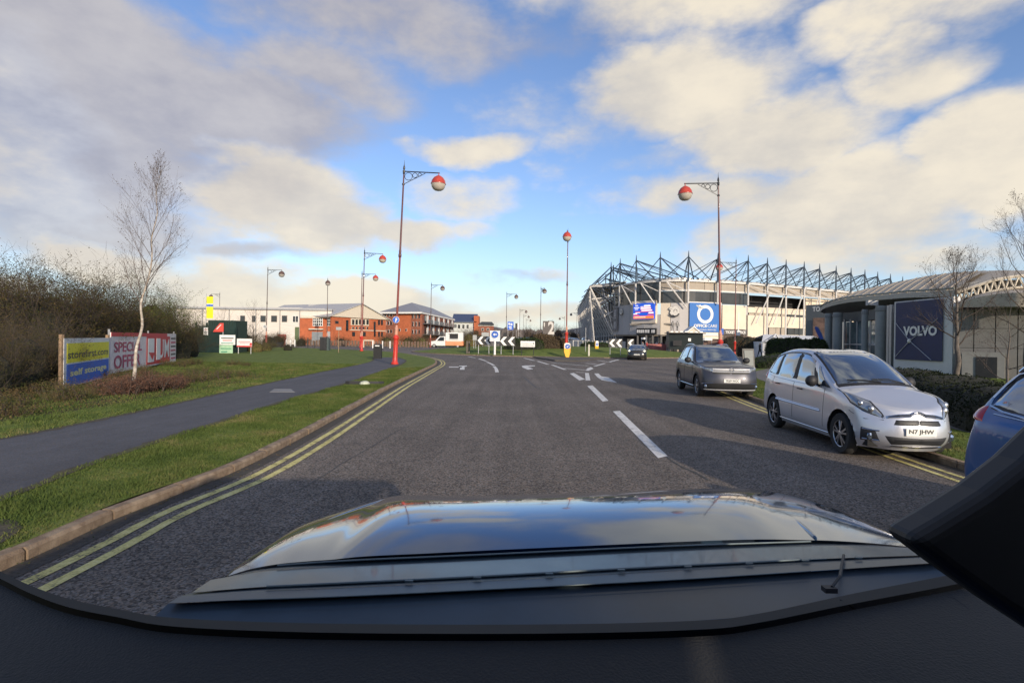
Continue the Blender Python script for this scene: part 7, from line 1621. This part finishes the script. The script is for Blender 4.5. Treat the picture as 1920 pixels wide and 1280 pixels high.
# clipped hedges: leafy surface round an added core that stands for inner shade
def leafy_mass(name, label, cat, secs, seed, n, leaf, lm, loc=None, core=None):
    """secs: list of (centre x, y, half width, height, base z) along the hedge"""
    t = thing(name, loc or (secs[0][0], secs[0][1], 0), label, cat); g = np.random.default_rng(seed); mb = MB(); rows = []; m_ = 12
    for i, (x, y, hw, h, z) in enumerate(secs):
        a = secs[min(i+1, len(secs)-1)]; b = secs[max(i-1, 0)]; tx, ty = a[0]-b[0], a[1]-b[1]; l = math.hypot(tx, ty) or 1; nx, ny = -ty/l, tx/l; row = []
        for k in range(m_+1):
            an = math.pi*k/m_; cx = math.copysign(abs(math.cos(an))**.6, math.cos(an)); row.append(Vector((x+nx*hw*cx, y+ny*hw*cx, z+h*abs(math.sin(an))**.55)))
        rows.append(row)
    for a, b in zip(rows, rows[1:]): mb.add([p for p in a+b], [(k, k+1, m_+2+k, m_+1+k) for k in range(m_)])
    mb.add(rows[0], [tuple(range(m_+1))]); mb.add(rows[-1], [tuple(range(m_, -1, -1))])
    cen = []; 
    for k in range(n):
        i = g.integers(0, len(rows)-1); j = g.integers(0, m_); u, v = g.random(), g.random(); p = rows[i][j]*(1-u)*(1-v)+rows[i+1][j]*u*(1-v)+rows[i][j+1]*(1-u)*v+rows[i+1][j+1]*u*v; cen.append(tuple(p))
    V, F = leaf_geo(cen, leaf, g, 1, leaf*.9); o = mb.build('shade_core', core or m_core, t, world=True, smooth=True); o['kind'] = 'stuff'
    o = link('foliage', np_mesh('foliage', V, F, lm, n=4), t, world=True); o['kind'] = 'stuff'; return t
def secs_line(pts, n, hw, h, seed, wob=.08, z=0.0, ends=True):
    g = random.Random(seed); q = catmull([Vector(p) for p in pts], n); out = []
    for i, p in enumerate(q):
        e = min(1, (min(i, len(q)-1-i)+.35)/2.0) if ends else 1; out.append((p.x, p.y, hw*e*(1+g.uniform(-wob, wob)), h*(.55+.45*e)*(1+g.uniform(-wob, wob)), z))
    return out
m_brownhedge = mat_ramp('brown_hedge_leaves', [(.3, (.045, .032, .02)), (.5, (.085, .06, .035)), (.7, (.12, .09, .05))], .5, bump=0, scale2=8)
# island hedge: dark on the left, brown on the right
a = P(962, 640, 62); b = P(1000, 640, 62); hh = zp(985, 634, 62)-.6
leafy_mass('hedge', 'dark clipped hedge on the roundabout behind the street name plate', 'hedge', secs_line([(a.x, a.y, 0), (P(980, 640, 62).x, 61, 0), (b.x+.8, b.y, 0)], 6, 1.6, hh, 3, z=.5), 4, 5000, .10, m_ever)
a = P(1000, 640, 63); b = P(1062, 640, 63)
q = []
for i in range(12):
    u = i/11; pz = P(1000+62*u, 640, 63); top = 627.5+9*abs(u-.25)**1.2*1.6; q.append((pz.x, 63, 2.0, zp(1000+62*u, top, 63)-.5, .5))
leafy_mass('hedge', 'brown domed hedge on the roundabout below the numeral two panel', 'hedge', q, 5, 7000, .10, m_brownhedge, core=mat('brown_shade', (.05, .036, .022), .95, var=.3, scale=3, bump=.6))
a = P(1090, 640, 72); b = P(1142, 640, 70); leafy_mass('hedge', 'low dark hedge at the right of the roundabout by the railing', 'hedge', secs_line([(a.x, a.y, 0), (b.x, b.y, 0)], 10, .8, 1.0, 6, z=.5), 6, 3000, .08, m_ever)
# clipped hedge near the showroom
a = P(1440, 640, 47); b = P(1552, 640, 44); leafy_mass('hedge', 'long dark green clipped hedge in front of the marquee', 'hedge', secs_line([(a.x, a.y, 0), (P(1500, 640, 45).x, 45, 0), (b.x, b.y, 0)], 9, 1.2, 2.15, 7, .07), 7, 14000, .07, m_ever)
a = P(1446, 640, 36); leafy_mass('domed_shrub', 'low rounded dark shrub on the grass left of the showroom', 'shrub', [(a.x+dx, 36+dy, w, h, .05) for dx, dy, w, h in ((-1.3, -.3, .5, .25), (-.9, -.2, .9, .5), (-.2, 0, 1.25, .82), (.7, .1, 1.4, 1.0), (1.6, .1, 1.3, .95), (2.4, 0, .9, .6), (2.8, 0, .4, .3))], 8, 6000, .05, m_ever)
leafy_mass('hedge', 'near black evergreen bed behind the silver MPV below the blue banner', 'hedge', secs_line([(9.7, 9.0, 0), (10.6, 12.5, 0), (12.0, 16, 0), (14.0, 19.0, 0)], 8, 1.1, .95, 9, .10), 9, 22000, .035, mat_ramp('dark_leaves', [(.3, (.006, .009, .004)), (.5, (.014, .020, .008)), (.7, (.030, .036, .014))], 4, bump=0, scale2=60))
m_midb = m_ever
for i, (px, D_, w_, h_, lab) in enumerate(((1385, 78, 5.0, 2.6, 'dark shrub mass behind the grey SUV left of the marquee'), (1412, 70, 4.0, 2.4, 'brown shrub left of the white marquee frame'))):
    p = P(px, 640, D_); leafy_mass('shrub', lab, 'shrub', secs_line([(p.x-w_/2, p.y, 0), (p.x+w_/2, p.y-.5, 0)], 6, 1.1, h_, 20+i, .12), 30+i, 2500, .09, (m_brownhedge, m_brownhedge)[i])
# trees beyond the car park, between the lamps
for i, (px, D_, h) in enumerate(((905, 240, 7), (925, 260, 7.5), (1046, 230, 8), (1020, 260, 8), (1076, 240, 7), (990, 250, 7.5), (960, 270, 7))):
    p = P(px, 640, D_); t = bush('bare brown tree %s' % ['beyond the small brick building', 'left of the blue car park sign', 'right of the numeral two panel', 'behind the numeral two panel', 'left of the stadium frames', 'behind the car park between the far lamps', 'just behind the blue car park sign'][i], (p.x, p.y, 0), i % 4, (1.6, 1.6, h/3.9), None, name='bare_tree', cat='tree', lm=m_farw2)

# ================================================================== THE CAR THE PICTURE IS TAKEN FROM
oc = thing('camera_car', (.3, 1.6, 0), 'dark blue car bonnet, cowl and dashboard top in the foreground', 'car')
m_bon = mat('bonnet_paint', (.040, .090, .165), .10, .75, var=.02, scale=3, coat=.75); m_cowl = mat('cowl_paint', (.060, .090, .108), .38, .3, var=.08, scale=9, coat=.2)
Fp = [(425, 1078, 1.03), (500, 1024, 1.02), (560, 987, 1.01), (640, 958, 1.0), (700, 940, 1.0), (748, 930, 1.005), (860, 932, 1.01), (960, 930, 1.01), (1100, 926, 1.01), (1250, 921, 1.01), (1400, 917, 1.005), (1480, 927, 1.0), (1560, 951, 1.0), (1640, 984, 1.01), (1715, 1022, 1.03)]
Rp = [(425, 1080, 1.04), (470, 1066, 1.07), (520, 1057, 1.085), (560, 1053, 1.09), (600, 1050, 1.095), (650, 1048, 1.10), (780, 1043, 1.10), (900, 1037, 1.10), (1050, 1030, 1.10), (1250, 1021, 1.10), (1450, 1013, 1.10), (1520, 1012, 1.095), (1580, 1014, 1.09), (1650, 1019, 1.07), (1717, 1026, 1.04)]
Fc = catmull([HZ(*q) for q in Fp], 6); Rc = catmull([HZ(*q) for q in Rp], 6); nc = len(Fc); nr = 22
mb = MB(); vs = []
for j in range(nr+1):
    t = j/nr
    for i in range(nc):
        s = i/(nc-1); p = Rc[i].lerp(Fc[i], t); dome = 1/(1+math.exp(-(s-5/14)*70)) - 1/(1+math.exp(-(s-10/14)*70))
        p.z += .022*math.sin(math.pi*min(1, t*1.0))*(1 if 0 < i < nc-1 else 0)*math.sin(math.pi*s)**.4+.034*dome*math.sin(math.pi*(.08+.84*t))
        vs.append(p)
for k, (o_, dz) in enumerate(((.02, -.015), (.045, -.05), (.07, -.14), (.08, -.32))):
    for i in range(nc):
        a = Fc[max(i-1, 0)]; b = Fc[min(i+1, nc-1)]; tg = (b-a); n_ = Vector((-tg.y, tg.x, 0)).normalized(); vs.append(Fc[i]+n_*o_+Vector((0, 0, dz)))
mb.add(vs, [(j*nc+i, j*nc+i+1, (j+1)*nc+i+1, (j+1)*nc+i) for j in range(nr+4) for i in range(nc-1)])
mb.build('bonnet', m_bon, oc, world=True, smooth=True)
for k, pts_ in enumerate(([(744, 931, 1.006), (715, 955, 1.045), (680, 995, 1.078), (655, 1040, 1.10)], [(741, 930, 1.004), (690, 947, 1.016), (620, 975, 1.03), (545, 1013, 1.045), (480, 1052, 1.06)], [(1398, 919, 1.006), (1440, 945, 1.045), (1490, 975, 1.078), (1530, 1006, 1.10)], [(1400, 918, 1.004), (1480, 935, 1.016), (1560, 965, 1.03), (1640, 1000, 1.04)])):
    mb = MB(); q = catmull([HZ(*p_) for p_ in pts_], 8); n_ = len(q); mb.tube([p-Vector((0, 0, .004)) for p in q], [.011*math.sin(math.pi*(i+.5)/n_)**.5+.001 for i in range(n_)], 8); mb.build('bonnet_crease', m_bon, oc, world=True, smooth=True)
def band(name, top, bot, m_, sub=None, lift=0.0, sm=True):
    A_ = catmull([HZ(*q) for q in top], 6); B_ = catmull([HZ(*q) for q in bot], 6); mb = MB(); n = min(len(A_), len(B_)); mid = [a.lerp(b, .5)+Vector((0, 0, lift)) for a, b in zip(A_, B_)]
    if lift: strip(mb, B_[:n], mid[:n]); strip(mb, mid[:n], A_[:n])
    else: strip(mb, B_[:n], A_[:n])
    return mb.build(name, m_, sub or oc, world=True, smooth=sm)
L1 = [(424, 1082), (520, 1059.5), (650, 1050.5), (900, 1039.5), (1250, 1023.5), (1520, 1014.5), (1716, 1028)]
L2 = [(360, 1110), (500, 1099), (650, 1092), (900, 1080), (1250, 1061), (1520, 1048), (1740, 1040)]
L3 = [(315, 1130), (450, 1124), (650, 1117), (900, 1105), (1250, 1087), (1520, 1070), (1790, 1052)]
L4 = [(270, 1175), (450, 1176), (650, 1178), (900, 1176), (1250, 1166), (1520, 1140), (1800, 1080)]
zz = lambda L, z: [(x, y, z) for x, y in L]
band('cowl_panel', zz(L1, 1.06), zz(L2, 1.12), m_cowl, lift=.012)
band('scuttle_panel', zz([(x, y+1) for x, y in L2], 1.11), zz(L3, 1.125), mat('scuttle_paint', (.048, .072, .090), .42, .25, var=.1, scale=4, coat=.1), lift=.004)
band('lower_scuttle', zz([(x, y+1) for x, y in L3], 1.115), zz(L4, 1.10), mat('lower_scuttle_paint', (.034, .050, .066), .42, .2, var=.25, scale=5, coat=.15))
for nm, L_, z, r in (('trim_strip', L2, 1.125, .0028), ('scuttle_edge', L3, 1.128, .0016), ('bonnet_edge', L1, 1.106, .0026)):
    mb = MB(); mb.tube(catmull([HZ(x, y, z) for x, y in L_[(1 if nm != 'bonnet_edge' else 1):-1]], 6), r, 6); mb.build(nm, mat('trim_grey', (.11, .145, .155), .45, .1, var=.15, scale=30), oc, world=True)
for k, px in enumerate((767, 895, 1030, 1165, 1290, 1405, 1510, 1610)):
    yy = 1092-(px-650)*.0515; p = HZ(px, yy+2.5, 1.127); mb = MB(); mb.box(p, (.020, .006, .004)); mb.build('trim_clip', mat('trim_grey', (.11, .145, .155)), oc, world=True)
# wiper arm resting low
mb = MB(); mb.tube([HZ(1560, 1100, 1.15), HZ(1575, 1080, 1.16), HZ(1582, 1040, 1.13)], .004, 6); mb.box(HZ(1555, 1104, 1.145), (.03, .02, .012)); mb.build('washer_jet', m_black2, oc, world=True)
FB = [(-120, 1010), (0, 1070), (60, 1098), (130, 1122), (220, 1141), (330, 1158), (600, 1168), (1000, 1170), (1300, 1163), (1420, 1150), (1600, 1112), (1800, 1073), (2050, 1020)]
FB2 = [(-120, 1026), (0, 1084), (60, 1113), (130, 1138), (220, 1156), (330, 1174), (600, 1185), (1000, 1187), (1300, 1180), (1420, 1167), (1600, 1131), (1800, 1093), (2050, 1040)]
FB3 = [(-500, 1500), (-300, 1500), (-100, 1500), (100, 1500), (250, 1500), (450, 1500), (700, 1500), (1000, 1500), (1300, 1500), (1450, 1500), (1700, 1500), (2000, 1500), (2400, 1500)]
mb = MB(); A_ = catmull([HZ(x, y, 1.22) for x, y in FB], 5); B_ = catmull([HZ(x, y, 1.25) for x, y in FB2], 5); strip(mb, B_, A_); down = [p+Vector((0, .03, -.12)) for p in A_]; strip(mb, A_, down); mb.build('windscreen_edge', m_under, oc, world=True)
mb = MB(); C_ = catmull([HZ(x, y, 1.20) for x, y in FB3], 5); B2 = [p-Vector((0, 0, .012)) for p in B_]; strip(mb, C_, B2); mb.build('dashboard', mat('dashboard_plastic', (.020, .0195, .019), .7, var=.08, scale=6, bump=.3, bscale=220), oc, world=True)
for pts_, in (([(1575, 1124, 1.235), (1600, 1140, 1.23), (1640, 1175, 1.225)],), ([(1745, 1112, 1.235), (1790, 1122, 1.235), (1820, 1145, 1.23)],)):
    mb = MB(); mb.tube([HZ(*q) for q in pts_], .0018, 4); mb.build('dashboard_seam', m_black, oc, world=True)
wd_ = [(1642, 985), (1700, 952), (1780, 902), (1850, 848), (1930, 772), (2080, 640), (2150, 1000), (2100, 1250), (1960, 1205), (1880, 1152), (1800, 1100), (1715, 1040)]
mb = MB(); mb.slab([P(x, y, .60) for x, y in wd_][::-1], (0, -.05, 0)); hd_ = mb.build('camera_hood', m_black, label='matt black wedge shaped plastic hood close to the camera at the lower right', cat='camera hood')
md = hd_.modifiers.new('bevel', 'BEVEL'); md.width = .014; md.segments = 4

# unseen cabin roof, sides and tail of the same car, added for shade
m_trimc = mat('headlining', (.06, .06, .062), .9, var=.08, scale=6)
mb = MB(); mb.box((.28, -1.35, 2.00), (2.15, 2.9, .06)); mb.build('roof', m_bluec, oc, world=True)
mb = MB(); mb.box((.28, -1.35, 1.955), (2.05, 2.8, .03)); mb.build('headlining', m_trimc, oc, world=True)
for x in (-.80, 1.36):
    mb = MB(); mb.box((x, -1.2, .82), (.08, 3.0, .95)); mb.build('door', m_bluec, oc, world=True)
    for y in (.1, -.9, -2.0): mb = MB(); mb.box((x, y, 1.65), (.06, .12, .66)); mb.build('roof_pillar', m_trimc, oc, world=True)
    mb = MB(); mb.box((x, -.4, 1.63), (.02, .86, .62)); mb.build('side_window', m_glassd, oc, world=True); mb = MB(); mb.box((x, -1.45, 1.63), (.02, .96, .62)); mb.build('side_window', m_glassd, oc, world=True)
mb = MB(); mb.box((.28, -2.75, 1.15), (2.1, .1, 1.65)); mb.build('tailgate', m_bluec, oc, world=True)
for x in (-.25, .85):
    mb = MB(); mb.box((x, -.75, .95), (.5, .55, .15)); mb.build('seat', m_trimc, oc, world=True); mb = MB(); mb.box((x, -1.05, 1.35), (.48, .14, .75)); mb.build('seat_back', m_trimc, oc, world=True)
mb = MB(); mb.box((.28, -1.2, .38), (2.0, 3.1, .1)); mb.build('floor_pan', m_under, oc, world=True)
for x in (-.72, 1.28):
    for y in (1.55, -1.9): mb = MB(); mb.lathe([(.34, -.11), (.34, .11)], 20, (x, y, .34), 'X'); mb.build('wheel', m_rubber, oc, world=True)
mb = MB(); mb.box((.28, 1.25, .62), (2.05, 1.9, .5)); mb.build('front_body', m_bluec, oc, world=True)
